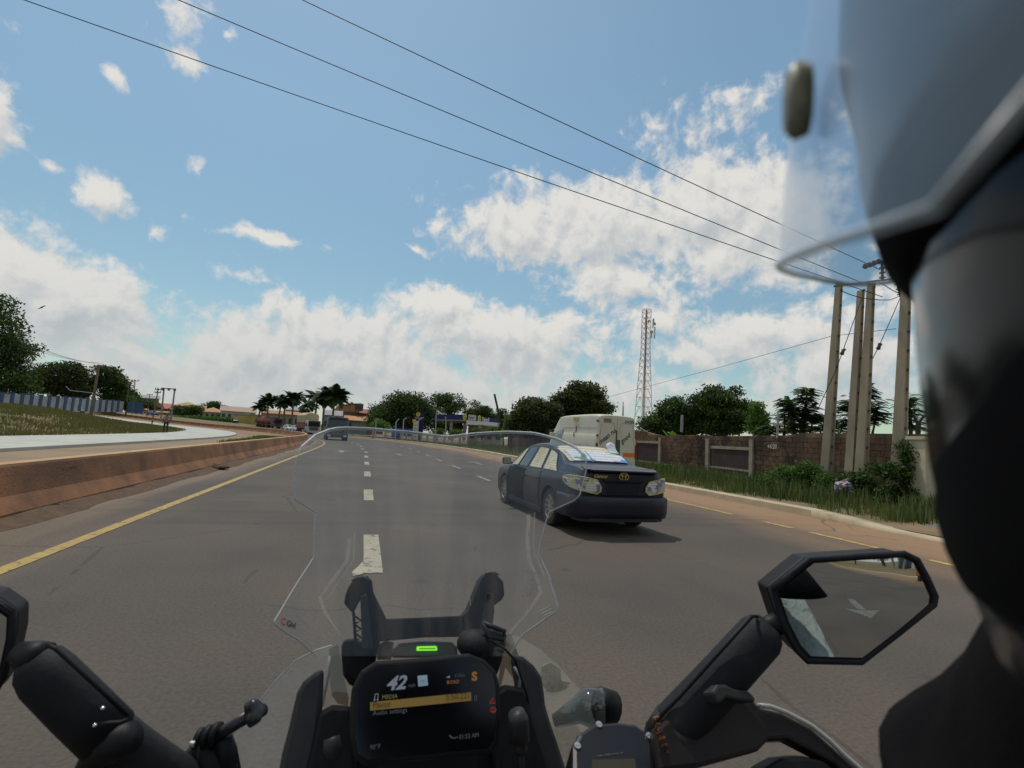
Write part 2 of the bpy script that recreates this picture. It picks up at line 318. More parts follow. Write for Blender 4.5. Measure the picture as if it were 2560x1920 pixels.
def roadmat():
    m = bpy.data.materials.new('asphalt'); m.use_nodes = True; t = m.node_tree; b = t.nodes['Principled BSDF']
    uv = nn(t, 'ShaderNodeUVMap'); sp = nn(t, 'ShaderNodeSeparateXYZ'); t.links.new(uv.outputs[0], sp.inputs[0])
    mp = nn(t, 'ShaderNodeMapping'); mp.inputs['Scale'].default_value = (1, .13, 1); t.links.new(uv.outputs[0], mp.inputs[0])
    n1 = nn(t, 'ShaderNodeTexNoise'); n1.inputs['Scale'].default_value = .9; n1.inputs['Detail'].default_value = 7; t.links.new(mp.outputs[0], n1.inputs[0])
    n2 = nn(t, 'ShaderNodeTexNoise'); n2.inputs['Scale'].default_value = 38; n2.inputs['Detail'].default_value = 4; t.links.new(uv.outputs[0], n2.inputs[0])
    n3 = nn(t, 'ShaderNodeTexNoise'); n3.inputs['Scale'].default_value = .35; n3.inputs['Detail'].default_value = 6; t.links.new(uv.outputs[0], n3.inputs[0])
    # dust that gathers at the kerb and along the barrier
    wob = mathn(t, 'MULTIPLY', mathn(t, 'SUBTRACT', n1.outputs[0], .5), 3.2)
    nn_ = mathn(t, 'ADD', sp.outputs[0], wob)
    dr = nn(t, 'ShaderNodeMapRange', interpolation_type='SMOOTHSTEP'); t.links.new(nn_, dr.inputs[0]); dr.inputs[1].default_value = 6.6; dr.inputs[2].default_value = 10.2
    dl = nn(t, 'ShaderNodeMapRange', interpolation_type='SMOOTHSTEP'); t.links.new(nn_, dl.inputs[0]); dl.inputs[1].default_value = -3.0; dl.inputs[2].default_value = -4.4
    base = nn(t, 'ShaderNodeMix', data_type='RGBA'); n3r = nn(t, 'ShaderNodeMapRange'); t.links.new(n3.outputs[0], n3r.inputs[0]); n3r.inputs[1].default_value = .34; n3r.inputs[2].default_value = .66; t.links.new(n3r.outputs[0], base.inputs[0]); base.inputs[6].default_value = (.066, .056, .048, 1); base.inputs[7].default_value = (.104, .081, .062, 1)
    # tyre tracks: slightly browner and smoother
    tr = mathn(t, 'MULTIPLY', mathn(t, 'COSINE', mathn(t, 'MULTIPLY', sp.outputs[0], 3.8)), .5)
    b2 = nn(t, 'ShaderNodeMix', data_type='RGBA'); t.links.new(mathn(t, 'MULTIPLY', tr, n1.outputs[0], clamp=True), b2.inputs[0]); t.links.new(base.outputs[2], b2.inputs[6]); b2.inputs[7].default_value = (.10, .077, .06, 1)
    m1 = nn(t, 'ShaderNodeMix', data_type='RGBA'); t.links.new(mathn(t, 'MULTIPLY', dr.outputs[0], .85), m1.inputs[0]); t.links.new(b2.outputs[2], m1.inputs[6]); m1.inputs[7].default_value = (.31, .185, .10, 1)
    m2 = nn(t, 'ShaderNodeMix', data_type='RGBA'); t.links.new(mathn(t, 'MULTIPLY', dl.outputs[0], .7), m2.inputs[0]); t.links.new(m1.outputs[2], m2.inputs[6]); m2.inputs[7].default_value = (.235, .17, .115, 1)
    sp2 = nn(t, 'ShaderNodeMapRange'); t.links.new(n2.outputs[0], sp2.inputs[0]); sp2.inputs[1].default_value = .3; sp2.inputs[2].default_value = .7; sp2.inputs[3].default_value = .80; sp2.inputs[4].default_value = 1.2
    m3 = nn(t, 'ShaderNodeVectorMath', operation='SCALE'); t.links.new(m2.outputs[2], m3.inputs[0]); t.links.new(sp2.outputs[0], m3.inputs['Scale'])
    # fine cracks and a few dark oil drips in the wheel lines
    cw = nn(t, 'ShaderNodeVectorMath', operation='MULTIPLY_ADD'); t.links.new(n1.outputs['Color'], cw.inputs[0]); cw.inputs[1].default_value = (1.2, 1.2, 0); t.links.new(uv.outputs[0], cw.inputs[2])
    vc = nn(t, 'ShaderNodeTexVoronoi', feature='DISTANCE_TO_EDGE'); vc.inputs['Scale'].default_value = .33; t.links.new(cw.outputs[0], vc.inputs['Vector'])
    cg = mathn(t, 'MULTIPLY', mathn(t, 'LESS_THAN', vc.outputs['Distance'], .0045), mathn(t, 'GREATER_THAN', n3.outputs[0], .50))
    vo = nn(t, 'ShaderNodeTexVoronoi'); vo.inputs['Scale'].default_value = 1.1; t.links.new(uv.outputs[0], vo.inputs['Vector'])
    dr_ = mathn(t, 'MULTIPLY', mathn(t, 'SUBTRACT', .11, vo.outputs['Distance']), 6., clamp=True)
    dk = mathn(t, 'MAXIMUM', mathn(t, 'MULTIPLY', cg, .45), dr_)
    m4 = nn(t, 'ShaderNodeMix', data_type='RGBA'); t.links.new(dk, m4.inputs[0]); t.links.new(m3.outputs[0], m4.inputs[6]); m4.inputs[7].default_value = (.035, .03, .027, 1); m3 = m4
    t.links.new(m3.outputs[2], b.inputs['Base Color']); b.inputs['Roughness'].default_value = .82; b.inputs['Specular IOR Level'].default_value = .3
    bp = nn(t, 'ShaderNodeBump'); bp.inputs['Strength'].default_value = .2; bp.inputs['Distance'].default_value = .003; t.links.new(n2.outputs[0], bp.inputs['Height']); t.links.new(bp.outputs[0], b.inputs['Normal'])
    return m
def paintmat(name, c, wear=.45, under=(.11, .1, .09)):
    m = mat(name, c, .7, tuple(x*.8 for x in c), 3, bump=.1)
    t = m.node_tree; b = t.nodes['Principled BSDF']
    tcn = nn(t, 'ShaderNodeTexCoord'); n = nn(t, 'ShaderNodeTexNoise'); n.inputs['Scale'].default_value = 9; n.inputs['Detail'].default_value = 10; n.inputs['Roughness'].default_value = .75
    t.links.new(tcn.outputs['Object'], n.inputs[0]); r_ = nn(t, 'ShaderNodeMapRange'); t.links.new(n.outputs[0], r_.inputs[0]); r_.inputs[1].default_value = wear-.03; r_.inputs[2].default_value = wear+.04
    mx_ = nn(t, 'ShaderNodeMix', data_type='RGBA'); src = b.inputs['Base Color'].links[0].from_socket
    t.links.new(r_.outputs[0], mx_.inputs[0]); mx_.inputs[6].default_value = (*under, 1); t.links.new(src, mx_.inputs[7]); t.links.new(mx_.outputs[2], b.inputs['Base Color']); return m

M_asph = roadmat()
M_dirt = mat('dirt', (.30, .175, .085), .95, (.17, .115, .07), .5, bump=.6, bsc=8)
M_grav = mat('gravel', (.20, .15, .10), .95, (.29, .20, .12), .35, bump=.8, bsc=14)
M_slab = mat('new_concrete', (.46, .46, .41), .85, (.36, .35, .30), .5, bump=.3, bsc=10, lo=.42, hi=.7)
M_gr = mat('grass_ground', (.10, .12, .035), .95, (.20, .125, .06), .16, bump=1., bsc=6, lo=.40, hi=.58)
M_conc = mat('concrete', (.33, .29, .22), .85, (.24, .2, .15), 1.5, bump=.3, bsc=30)
M_kerb = mat('kerb_concrete', (.50, .42, .28), .85, (.38, .29, .18), 1.2, bump=.4, bsc=20)
M_yel = paintmat('yellow_paint', (.43, .285, .065), .43)
M_yw = paintmat('worn_yellow_paint', (.50, .34, .08), .47, (.22, .15, .1))
M_wht = paintmat('white_paint', (.42, .36, .26), .44)
M_wfar = paintmat('worn_white_paint', (.38, .34, .27), .49)

# ground sheets
xs = np.concatenate([np.arange(-900, -260, 40), np.arange(-260, 160, 5), np.arange(160, 901, 40)])
ys = np.concatenate([np.arange(-500, -60, 40), np.arange(-60, 260, 5), np.arange(260, 1400, 60)])
V = []; F = []
for j, y in enumerate(ys):
    for i, x in enumerate(xs):
        dx = PA[:, 0]-x; dy = PA[:, 1]-y; k = int(np.argmin(dx*dx+dy*dy)); h = PA[k, 2]; n = (x-PA[k, 0])*math.cos(h)+(y-PA[k, 1])*math.sin(h)
        cor = sm((n+26)/4.)*sm((24-n)/3.) if abs(n) < 30 else 0
        V.append((x, y, TZ(x, y)-.10*cor-.015))
nx = len(xs)
for j in range(len(ys)-1):
    for i in range(nx-1): a = j*nx+i; F.append((a, a+1, a+nx+1, a+nx))
o = npmesh('ground', V, F, M_gr); tag(o, 'grassy brown ground around the road', None, None, 'structure')
tag(ribbon('road', M_asph, -4.9, 11.2, -120, 400, 0, 2, 12), None, None, None, 'structure')
tag(ribbon('median_ground', M_grav, -21, -4.4, -120, 400, 0, 2, 6, prof=[(-22.5, .02), (-19, .0), (-14, -.01), (-9, .03), (-6.5, .05), (-4.5, .0)]), None, None, None, 'structure')
tag(ribbon('dirt_path', M_dirt, 0, 0, 62, 400, 0, 2, prof=[(-10.6, .02), (-8, .06), (-5.2, .075), (-4.7, .03)], jit=.5), None, None, None, 'structure')
tag(ribbon('concrete_path', M_slab, 0, 0, -40, 400, 0, 2, prof=[(-11.6, .0), (-11.6, .13), (-16.7, .13), (-16.7, 0)]), 'freshly laid pale concrete strip beyond the median', None, None, 'structure')
tag(ribbon('verge_ground', mat('verge_soil', (.12, .10, .05), .95, (.23, .15, .08), .5, bump=.8, bsc=8), 0, 0, -60, 130, 0, 2, prof=[(11.3, .06), (12.2, .10), (15, .12), (21.5, .0), (24, -.02)]), None, None, None, 'structure')
# kerb
kprof = [(10.95, 0), (10.97, .16), (11.42, .17), (11.44, .0)]
ko = ribbon('kerb', M_kerb, 0, 0, 10.2, 120, 0, 1.0, prof=kprof); tag(ko, 'pale concrete kerb along the right side of the road', None, None, 'structure')
V = []; F = []
for i, (s, hh) in enumerate([(10.2, .165), (9.4, .13), (8.7, .07), (8.0, .045), (5, .04), (-60, .04)]):
    for (n, q) in kprof: V.append(SN(s, n-(.0 if i < 1 else 0.0), q/.165*hh))
for i in range(5):
    for k in range(3): a = i*4+k; F.append((a, a+1, a+5, a+4))
tag(npmesh('dropped_kerb', V, F, M_kerb), 'low dropped kerb at the gateway', None, None, 'structure')
tag(ribbon('driveway', mat('grey_screed', (.22, .21, .19), .9, (.16, .15, .13), 2, bump=.3), 0, 0, -4, 8.6, 0, 1, prof=[(11.46, .05), (13.2, .14), (17.5, .2)]), 'grey concrete ramp at the gateway', None, None, 'structure')
# lane paint
def dash(name, m, s0, s1, n, w, z=.006, par=None, ragged=0):
    k = max(1, int((s1-s0)/1.)); mb = MB(); pr = []
    L = []; Rr = []
    for i in range(k+1):
        s = s0+(s1-s0)*i/k; L.append(SN(s, n-w/2+random.uniform(-1, 1)*ragged, z)); Rr.append(SN(s, n+w/2+random.uniform(-1, 1)*ragged, z))
    for i in range(k): mb.add([L[i], Rr[i], Rr[i+1], L[i+1]], [(0, 1, 2, 3)])
    o = mb.build(name, m, fix=False); return o
o = dash('yellow_line', M_yel, -60, 330, -3.1, .15); tag(o, 'solid yellow edge line beside the median barrier', None, None, 'structure')
lane = []
for k in range(-8, 14):
    s = 5.62+5.65*k
    o = dash('white_dash', M_wht if k < 5 else M_wfar, s, s+2.0, .22 if k < 6 else -.02, .21, ragged=.008); tag(o, None, None, None, 'structure')
for k in range(2, 16):
    s = 5.62+5.65*k
    o = dash('white_dash', M_wfar, s, s+2.0, 4.28, .15, ragged=.012); tag(o, None, None, None, 'structure')
for (a, b) in ((10.3, 13.4), (8.55, 9.3), (6.7, 8.1), (5.3, 5.9), (1.5, 3.6), (15.3, 17.2), (20, 22), (26, 29), (-4, -2), (-10, -8), (34, 38)):
    o = dash('yellow_dash', M_yw, a, b, 8.68, .16, ragged=.01); tag(o, None, None, None, 'structure')
def arrow(s, n, m, sc=1.):
    mb = MB(); sh = [(-.08, -1.6), (.08, -1.6), (.08, .3), (.32, .25), (0, 1.3), (-.32, .25), (-.08, .3)]
    mb.add([SN(s+b*sc, n+a*1.6, .007) for a, b in sh], [(0, 1, 2, 6), (3, 4, 5), (2, 3, 5, 6)]); return tag(mb.build('lane_arrow', m, fix=False), None, None, None, 'structure')
M_warr = paintmat('faint_arrow_paint', (.27, .25, .21), .52)
arrow(34.5, -1.3, M_wfar); arrow(34, 2.3, M_warr); arrow(28, 6.2, M_warr); arrow(-7, 2.2, M_warr); arrow(-9, -1.4, M_wfar)
# a torn white patch at the foot of the near dash
mb = MB(); mb.add([SN(5.58, .12, .010), SN(5.50, .02, .010), SN(5.66, .005, .010), SN(5.86, .06, .010), SN(6.1, .115, .010)], [(0, 1, 2, 3, 4)])
tag(mb.build('paint_patch', M_wht, fix=False), None, None, None, 'structure')
# ============================================================ large structures
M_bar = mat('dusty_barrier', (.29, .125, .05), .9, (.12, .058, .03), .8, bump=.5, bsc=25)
M_dark = mat('dark_metal', (.05, .045, .04), .6)
def profile_wall(name, m, prof, s0, s1, ds, parent, joints=0):
    return ribbon(name, m, 0, 0, s0, s1, 0, ds, prof=prof, parent=parent)
bar = thing('median_barrier', 'long low concrete median barrier stained orange with dust on the left of the road', 'barrier')
prof = [(-4.42, -.01), (-4.42, .10), (-4.58, .30), (-4.70, .68), (-4.72, .71), (-4.92, .71), (-4.94, .68), (-5.04, .30), (-5.18, .10), (-5.18, -.01)]
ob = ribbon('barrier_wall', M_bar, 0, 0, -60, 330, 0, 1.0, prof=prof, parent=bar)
oc = ribbon('barrier_lit_top', mat('sunlit_cap', (.50, .34, .17), .9, (.4, .25, .12), 2, bump=.3), 0, 0, -60, 330, 0, 1.0, prof=[(-4.73, .715), (-4.76, .725), (-4.89, .725), (-4.92, .715)], parent=bar)  # paler strip, sunlight on the barrier top put into its colour
a = SN(9.45, -4.655, .63); d = (SN(9.0, -4.655, .63)-SN(10, -4.655, .63))
textmesh('14+375', .15, 'stencil_number', mat('faded_stencil', (.15, .08, .045), .9), bar, frame(SN(9.95, -4.645, .49), SN(10.95, -4.64, .62)-SN(9.95, -4.64, .62), (SN(10, -4.68, .79)-SN(10, -4.58, .3)).normalized()), .002, 0)
# dirt banked against the foot of the barrier
mb = MB(); rs = []
for i in range(0, 130):
    s = -6+i*.5; w = .22+.16*abs(math.sin(s*.9))*abs(math.sin(s*.37+1))+.05*random.random(); h = .035+.03*random.random()
    rs.append([SN(s, -4.42, h+.03), SN(s, -4.42+w*.5, h), SN(s, -4.42+w, .004)])
mb.rings(rs, closed=False)
tag(mb.build('dirt_drift', mat('dark_soil', (.075, .045, .028), .95, (.13, .075, .04), 6, bump=.8), smooth=True), 'dark soil swept along the foot of the barrier', None, None, 'stuff')
def rubble(name, label, cat, loc, size, m, n=9, flat=.35, group=None, seed=0):
    rd = random.Random(seed); mb = MB()
    for k in range(n):
        c = Vector(((rd.random()-.5)*size, (rd.random()-.5)*size*.5, size*.1*flat*rd.random())); r_ = size*(.1+.13*rd.random())
        rs = []
        for j in range(5):
            ph = math.pi*(j+.5)/5; rr = r_*math.sin(ph); rs.append([c+Vector((rr*math.cos(t*1.047)*(1+.4*rd.random()), rr*math.sin(t*1.047)*(1+.4*rd.random()), flat*r_*(1-math.cos(ph))*(.8+.4*rd.random()))) for t in range(6)])
        mb.rings(rs)
    o = mb.build(name, m); o.location = loc; o.rotation_euler = (0, 0, rd.random()*.6+R(106)); return tag(o, label, cat, group)
rubble('crumpled_rag', 'crumpled black rag lying against the foot of the barrier', 'rag', G(85, 1276)+Vector((0, 0, .02)), .62, mat('black_cloth', (.012, .012, .014), .9), 30, .28, seed=3)
rubble('soil_clump', 'dark clump of soil beside the barrier below its dusty toe', 'soil', G(545, 1172), .7, mat('dark_soil', (.075, .045, .028), .95), 9, .4, seed=5)
rubble('stone', 'brown stone on the gravel just behind the barrier', 'stone', SN(13.2, -6.2, .05), .35, mat('stone', (.13, .075, .05), .9), 4, .6, seed=6)
rubble('stone', 'small dark stone on the gravel behind the bend of the barrier', 'stone', P(636, 1093, 46), .5, MATS['stone'], 3, .6, seed=8)
rubble('litter', 'small scrap of white litter beside the barrier', 'litter', G(245, 1249)+Vector((0, 0, .01)), .16, mat('white_litter', (.7, .72, .75), .6), 4, .3, seed=7)
rubble('soil_heap', 'small brown heap of soil in the gutter below the kerb, right of the dark car', 'soil', G(1862, 1246), .35, MATS['dark_soil'], 6, .6, seed=9)
rubble('soil_heap', 'flat smear of soil in the gutter beneath the leftmost concrete poles', 'soil', G(1955, 1266), .4, MATS['dark_soil'], 5, .35, seed=10)

# -------- left: white wall with blue posts on the bank
def zat(x, y): return TZ(x, y)
A0 = P(-30, 1018, 78); A1 = P(306, 1027, 113); A0.z = 0; A1.z = 0
lw = thing('compound_wall', 'long white compound wall with blue posts on the grassy bank', 'wall')
M_lwp = mat('whitewash', (.40, .42, .43), .85, (.26, .27, .26), .6, bump=.2); M_lbl = mat('blue_paint', (.035, .09, .20), .7, (.03, .07, .14), 1)
nP = 17; dv = A1-A0; ang = math.atan2(dv.y, dv.x)
za, zb_ = 1.4, 2.2
for k in range(nP):
    p = A0+dv*(k/nP); q = A0+dv*((k+1)/nP); zz = za+(zb_-za)*k/nP; L = (q-p).length
    mb = MB(); mb.box(((p+q)/2+Vector((0, 0, zz+1.05))), (L, .16, 2.5), ang); mb.build('panel', M_lwp, lw)
    mb = MB(); mb.box(p+Vector((0, 0, zz+1.1)), (.75, .34, 2.66), ang); mb.box(p+Vector((0, 0, zz+2.47)), (.85, .42, .08), ang); mb.build('post', M_lbl, lw)
mb = MB(); mb.box(A1+Vector((1.2, 2, zb_+1.05)), (3.4, .3, 2.5), ang-.5); mb.build('end_panel', M_lbl, lw)
mb = MB(); a = P(175, 976, 90); b = P(256, 985, 103); mb.tube([a, b], .05, 6); a2 = P(165, 966, 90); mb.tube([a2, a], .05, 6); mb.build('pipe_rail', mat('grey_metal', (.33, .34, .34), .5), lw)

# -------- right: block wall
M_mort = mat('mortar', (.20, .13, .075), .95, (.06, .042, .03), 1.1, bump=.4)
M_blk = [mat('dark_block%s' % '', (.080, .046, .028), .95, (.135, .074, .036), 2.5, bump=.6, bsc=18), mat('brown_block', (.14, .078, .040), .95, (.07, .042, .026), 2.5, bump=.6, bsc=18), mat('mossy_block', (.058, .044, .022), .95, (.11, .07, .034), 2.0, bump=.6, bsc=18)]
WP = [G(2345, 1277), G(1790, 1192), G(1590, 1164), G(1270, 1124)]
for p in WP: p.z = 0
bw = thing('block_wall', 'old brown block wall with blocked up openings along the right verge', 'wall', (0, 0, 0))
def wall_at(t):
    """metres along the wall from its right-hand end -> point, direction, outward normal (to the road)"""
    for i in range(len(WP)-1):
        L = (WP[i+1]-WP[i]).length
        if t <= L or i == len(WP)-2:
            d = (WP[i+1]-WP[i]).normalized(); return WP[i]+d*t, d, Vector((d.y, -d.x, 0)) if (Vector((d.y, -d.x, 0)).dot(-WP[i]) > 0) else Vector((-d.y, d.x, 0))
        t -= L
L0 = (WP[1]-WP[0]).length; L1 = (WP[2]-WP[1]).length; L2 = (WP[3]-WP[2]).length; LT = L0+L1+L2
def t_of_px(px):
    lo, hi = 0, LT
    for _ in range(40):
        m_ = (lo+hi)/2
        if proj(wall_at(m_)[0]+Vector((0, 0, 1.5)))[0] > px: lo = m_
        else: hi = m_
    return lo
def wtop(t): # top follows the photograph: about eye level rising to the right
    pts = [(0, 2.50), (t_of_px(1985), 2.55), (t_of_px(1980), 2.44), (t_of_px(1770), 2.35), (t_of_px(1765), 2.43), (t_of_px(1650), 2.35), (t_of_px(1600), 2.75), (LT, 2.7)]
    for i in range(len(pts)-1):
        if t <= pts[i+1][0]: a, b = pts[i], pts[i+1]; return a[1]+(b[1]-a[1])*(t-a[0])/max(1e-6, b[0]-a[0])
    return pts[-1][1]
# core (mortar), in three straight runs
mb = MB(); ts = [0]+[i*1.0 for i in range(1, int(LT))]+[LT]
rs = []
for t in ts:
    p, d, n = wall_at(t); h = wtop(t)-.01
    rs.append([p+n*.10, p+n*.10+Vector((0, 0, h)), p-n*.08+Vector((0, 0, h)), p-n*.08])
mb.rings(rs); mb.build('wall_core', M_mort, bw)
openings = [(t_of_px(1886), t_of_px(1775), .62, 1.62), (t_of_px(1655), t_of_px(1592), .45, 1.75)]
for m_ in M_blk+[M_mort]:
    t_ = m_.node_tree; b_ = t_.nodes['Principled BSDF']; src = b_.inputs['Base Color'].links[0].from_socket; ge = nn(t_, 'ShaderNodeNewGeometry'); mp_ = nn(t_, 'ShaderNodeMapping'); mp_.inputs['Scale'].default_value = (1, 1, .45); t_.links.new(ge.outputs['Position'], mp_.inputs[0])
    n_ = nn(t_, 'ShaderNodeTexNoise'); n_.inputs['Scale'].default_value = .8; n_.inputs['Detail'].default_value = 7; n_.inputs['Roughness'].default_value = .65; t_.links.new(mp_.outputs[0], n_.inputs[0])
    oi = nn(t_, 'ShaderNodeObjectInfo'); v_ = nn(t_, 'ShaderNodeMapRange'); t_.links.new(n_.outputs[0], v_.inputs[0]); v_.inputs[1].default_value = .36; v_.inputs[2].default_value = .66; v_.inputs[3].default_value = .30; v_.inputs[4].default_value = 1.45
    k_ = mathn(t_, 'MULTIPLY', v_.outputs[0], mathn(t_, 'MULTIPLY_ADD', oi.outputs['Random'], .5, .75)); sc2 = nn(t_, 'ShaderNodeVectorMath', operation='SCALE'); t_.links.new(src, sc2.inputs[0]); t_.links.new(k_, sc2.inputs['Scale']); t_.links.new(sc2.outputs[0], b_.inputs['Base Color'])
BW_, BH = .46, .235; cnt = 0; far = MB(); bmesh_cache = {}
def blockmesh(m, k):
    if (m, k) in bmesh_cache: return bmesh_cache[(m, k)]
    rd = random.Random(k*7+m); mb = MB(); j = lambda: (rd.random()-.5)*.022
    w, d_, h = BW_-.02, .13, BH-.018
    vs = [(x*w/2+j(), y+j()*.5, z*h/2+j()) for y in (0, .035) for z in (-1, 1) for x in (-1, 1)]
    mb.add(vs, [(0, 1, 3, 2), (4, 6, 7, 5), (0, 4, 5, 1), (2, 3, 7, 6), (0, 2, 6, 4), (1, 5, 7, 3)])
    o = mb.build('block', M_blk[m]); me = o.data; bpy.data.objects.remove(o); bmesh_cache[(m, k)] = me; return me
row = 0; rows = int(2.75/BH)
cells = []
for r_ in range(rows):
    t = -.1+(.23 if r_ % 2 else 0)
    while t < LT-.3:
        tc_ = t+BW_/2; z = r_*BH+BH/2
        if z+BH/2 < wtop(tc_)+.02 and not any(a-.15 < tc_ < b+.15 and lo-.05 < z < hi+.05 for a, b, lo, hi in openings): cells.append((tc_, z))
        t += BW_
cells.sort(key=lambda c: c[0])
nearc = [c for c in cells if c[0] > t_of_px(1995) and c[1] > .55][:292]; ns = set(nearc)
for c in cells:
    p, d, n = wall_at(c[0]); rd = random.random(); mi = 2 if (rd < .3 and c[0] < 12) else (0 if rd < .62 else 1)
    pos = p+n*.095+Vector((0, 0, c[1])); ang = math.atan2(n.y, n.x)-math.pi/2
    if c in ns:
        o = bpy.data.objects.new('block', blockmesh(mi, random.randrange(4))); COL.objects.link(o); o.parent = bw; o.location = pos; o.rotation_euler = (0, 0, ang)
    else:
        far.box(pos+n*.015, (BW_-.02, .035, BH-.018), ang, mi)
oo = far.build('block_courses', M_blk, bw); oo['kind'] = 'stuff'
M_op = mat('rusty_sheet', (.055, .026, .02), .85, (.03, .018, .016), 1.5, bump=.3)
for a, b, lo, hi in openings:
    for k, tt in enumerate((a, b)):
        p, d, n = wall_at(tt); mb = MB(); mb.box(p+n*.12+Vector((0, 0, 1.1)), (.30, .2, 2.2), math.atan2(d.y, d.x)); mb.build('pillar', M_conc, bw)
    p, d, n = wall_at((a+b)/2); mb = MB(); mb.box(p+n*.105+Vector((0, 0, (lo+hi)/2)), (b-a-.1, .02, hi-lo), math.atan2(d.y, d.x)); mb.build('door_panel', M_op, bw)
    mb = MB(); mb.box(p+n*.125+Vector((0, 0, lo-.06)), (b-a, .1, .1), math.atan2(d.y, d.x)); mb.box(p+n*.125+Vector((0, 0, hi+.09)), (b-a, .07, .16), math.atan2(d.y, d.x)); mb.build('lintel', M_conc, bw)
tt = t_of_px(1925); p, d, n = wall_at(tt)
textmesh('+6:20', .30, 'painted_number', mat('chalk_paint', (.62, .60, .52), .9), bw, frame(p+n*.145+Vector((0, 0, 1.78)), -d, (0, 0, 1)), .003, 0, bold=.003)

# gate pillar
gp = G(2322, 1288); gp.z = 0
gt = thing('gate_pillar', 'cream rendered gate pillar with an ochre band at the gateway', 'pillar', gp, ws=True)
mb = MB(); mb.rings([[gp+Vector((a*w, b*w, z)) for a, b in ((-1, -1), (1, -1), (1, 1), (-1, 1))] for z, w in ((0, .30), (.28, .30))]); mb.rings([[gp+Vector((a*w, b*w, z)) for a, b in ((-1, -1), (1, -1), (1, 1), (-1, 1))] for z, w in ((.43, .30), (2.2, .30))]); mb.build('shaft', mat('cream_render', (.56, .50, .36), .85, (.44, .38, .26), 2), gt, bevel=.015)
mb = MB(); mb.box(gp+Vector((0, 0, .355)), (.62, .62, .148)); mb.build('band', mat('ochre_paint', (.42, .24, .05), .8), gt)
mb = MB(); mb.box(gp+Vector((0, 0, 2.25)), (.72, .72, .1)); mb.build('capstone', MATS['cream_render'], gt)
lf = thing('gate_spikes', 'bent dark iron spikes above the wall beside the gate pillar', 'spikes', P(2292, 1080, 16), ws=True)
for k, q in enumerate(([(2292, 1085), (2293, 1056), (2283, 1035)], [(2298, 1085), (2300, 1053), (2310, 1040)])):
    mb = MB(); mb.tube([P(a, b, 16) for a, b in q], .04, 6); mb.build('spike', M_dark, lf)

# -------- concrete power poles on the right verge
M_pole = mat('pole_concrete', (.36, .30, .20), .85, (.25, .21, .15), 1.6, bump=.4, bsc=22, stretch=(1, 1, .3)); M_steel = mat('galvanised_steel', (.16, .16, .16), .5, metal=.6)
M_ins = mat('brown_porcelain', (.06, .03, .025), .25, coat=.5)
def conc_pole(px, py, H, w, label, dep_scale=1., lean=0., steps=True):
    b = G(px, py); b.z = 0; t = thing('power_pole', label, 'power pole', b, 0, 'tall concrete power poles on the right verge', ws=True); mb = MB()
    yaw = R(28); ca, sa = math.cos(yaw), math.sin(yaw)
    def sec(z):
        f_ = 1-.42*z/H; a, b_ = w*.45*f_, w*.40*f_; o = []
        for x, y in ((-a, -b_), (-a*.45, -b_), (-a*.35, -b_*.72), (a*.35, -b_*.72), (a*.45, -b_), (a, -b_), (a, b_), (a*.45, b_), (a*.35, b_*.72), (-a*.35, b_*.72), (-a*.45, b_), (-a, b_)):
            o.append(b+Vector((x*ca-y*sa+lean*z, x*sa+y*ca, z)))
        return o
    mb.rings([sec(-.3), sec(H*.3), sec(H*.65), sec(H)]); mb.build('shaft', M_pole, t)
    if steps:
        for k in range(int(H/.62)):
            mb = MB()
            z = .7+k*.62; f_ = 1-.38*z/H; c = b+Vector((lean*z, 0, z)); c += Vector((sa, -ca, 0))*w*.36*f_
            mb.cyl(c, c+Vector((sa, -ca, 0))*w*.12, .055*f_+.01, .04, 8)
            mb.build('step_socket', mat('pole_socket', (.12, .09, .07), .9), t)
    return t, b
pl1, b1 = conc_pole(2062, 1243, 8.5, .40, 'leftmost tall concrete power pole of the group of four, nearest the crouching person', lean=.075)
pl2, b2 = conc_pole(2122, 1258, 7.5, .36, 'second concrete power pole from the left, standing just behind the third', lean=.07)
pl3, b3 = conc_pole(2149, 1262, 7.7, .38, 'third concrete power pole from the left, close beside the second', lean=.068)
pl4, b4 = conc_pole(2242, 1277, 8.3, .40, 'rightmost concrete power pole, half behind the leafy bush by the gate pillar', lean=.065)
# cross arm with insulators, carried by the pair
arm = thing('cross_arm', 'steel cross arm with insulators on top of the grouped concrete poles', 'cross arm', P(2165, 668, 17), ws=True)
mb = MB(); mb.tube([P(2085, 716, 17), P(2160, 706, 17), P(2290, 690, 17)], .035, 6); mb.build('arm_bar', M_steel, arm)
for q in ([(2158, 668), (2202, 652)], [(2205, 652), (2206, 700)], [(2240, 690), (2252, 742)]):
    mb = MB(); a, b = P(*q[0], 17), P(*q[1], 17); mb.tube([a, b], .045, 8)
    for k in range(4): c = a.lerp(b, (k+.5)/4); mb.tube([c-(b-a).normalized()*.02, c+(b-a).normalized()*.02], .095, 10)
    mb.build('insulator', M_ins, arm)
def wire(name, label, pts, r, group=None, m=None, cat='cable', sag=0.):
    q = [Vector(p) for p in pts]
    if len(q) == 2 and sag: q = [q[0].lerp(q[1], k/14.)-Vector((0, 0, sag*4*(k/14.)*(1-k/14.))) for k in range(15)]
    mb = MB(); mb.tube(q, r, 6); return tag(mb.build(name, m or mat('cable', (.03, .03, .032), .6)), label, cat, group)
def wl(x0, y0, x1, y1, d0, d1): return [P(x0, y0, d0), P(x1, y1, d1)]
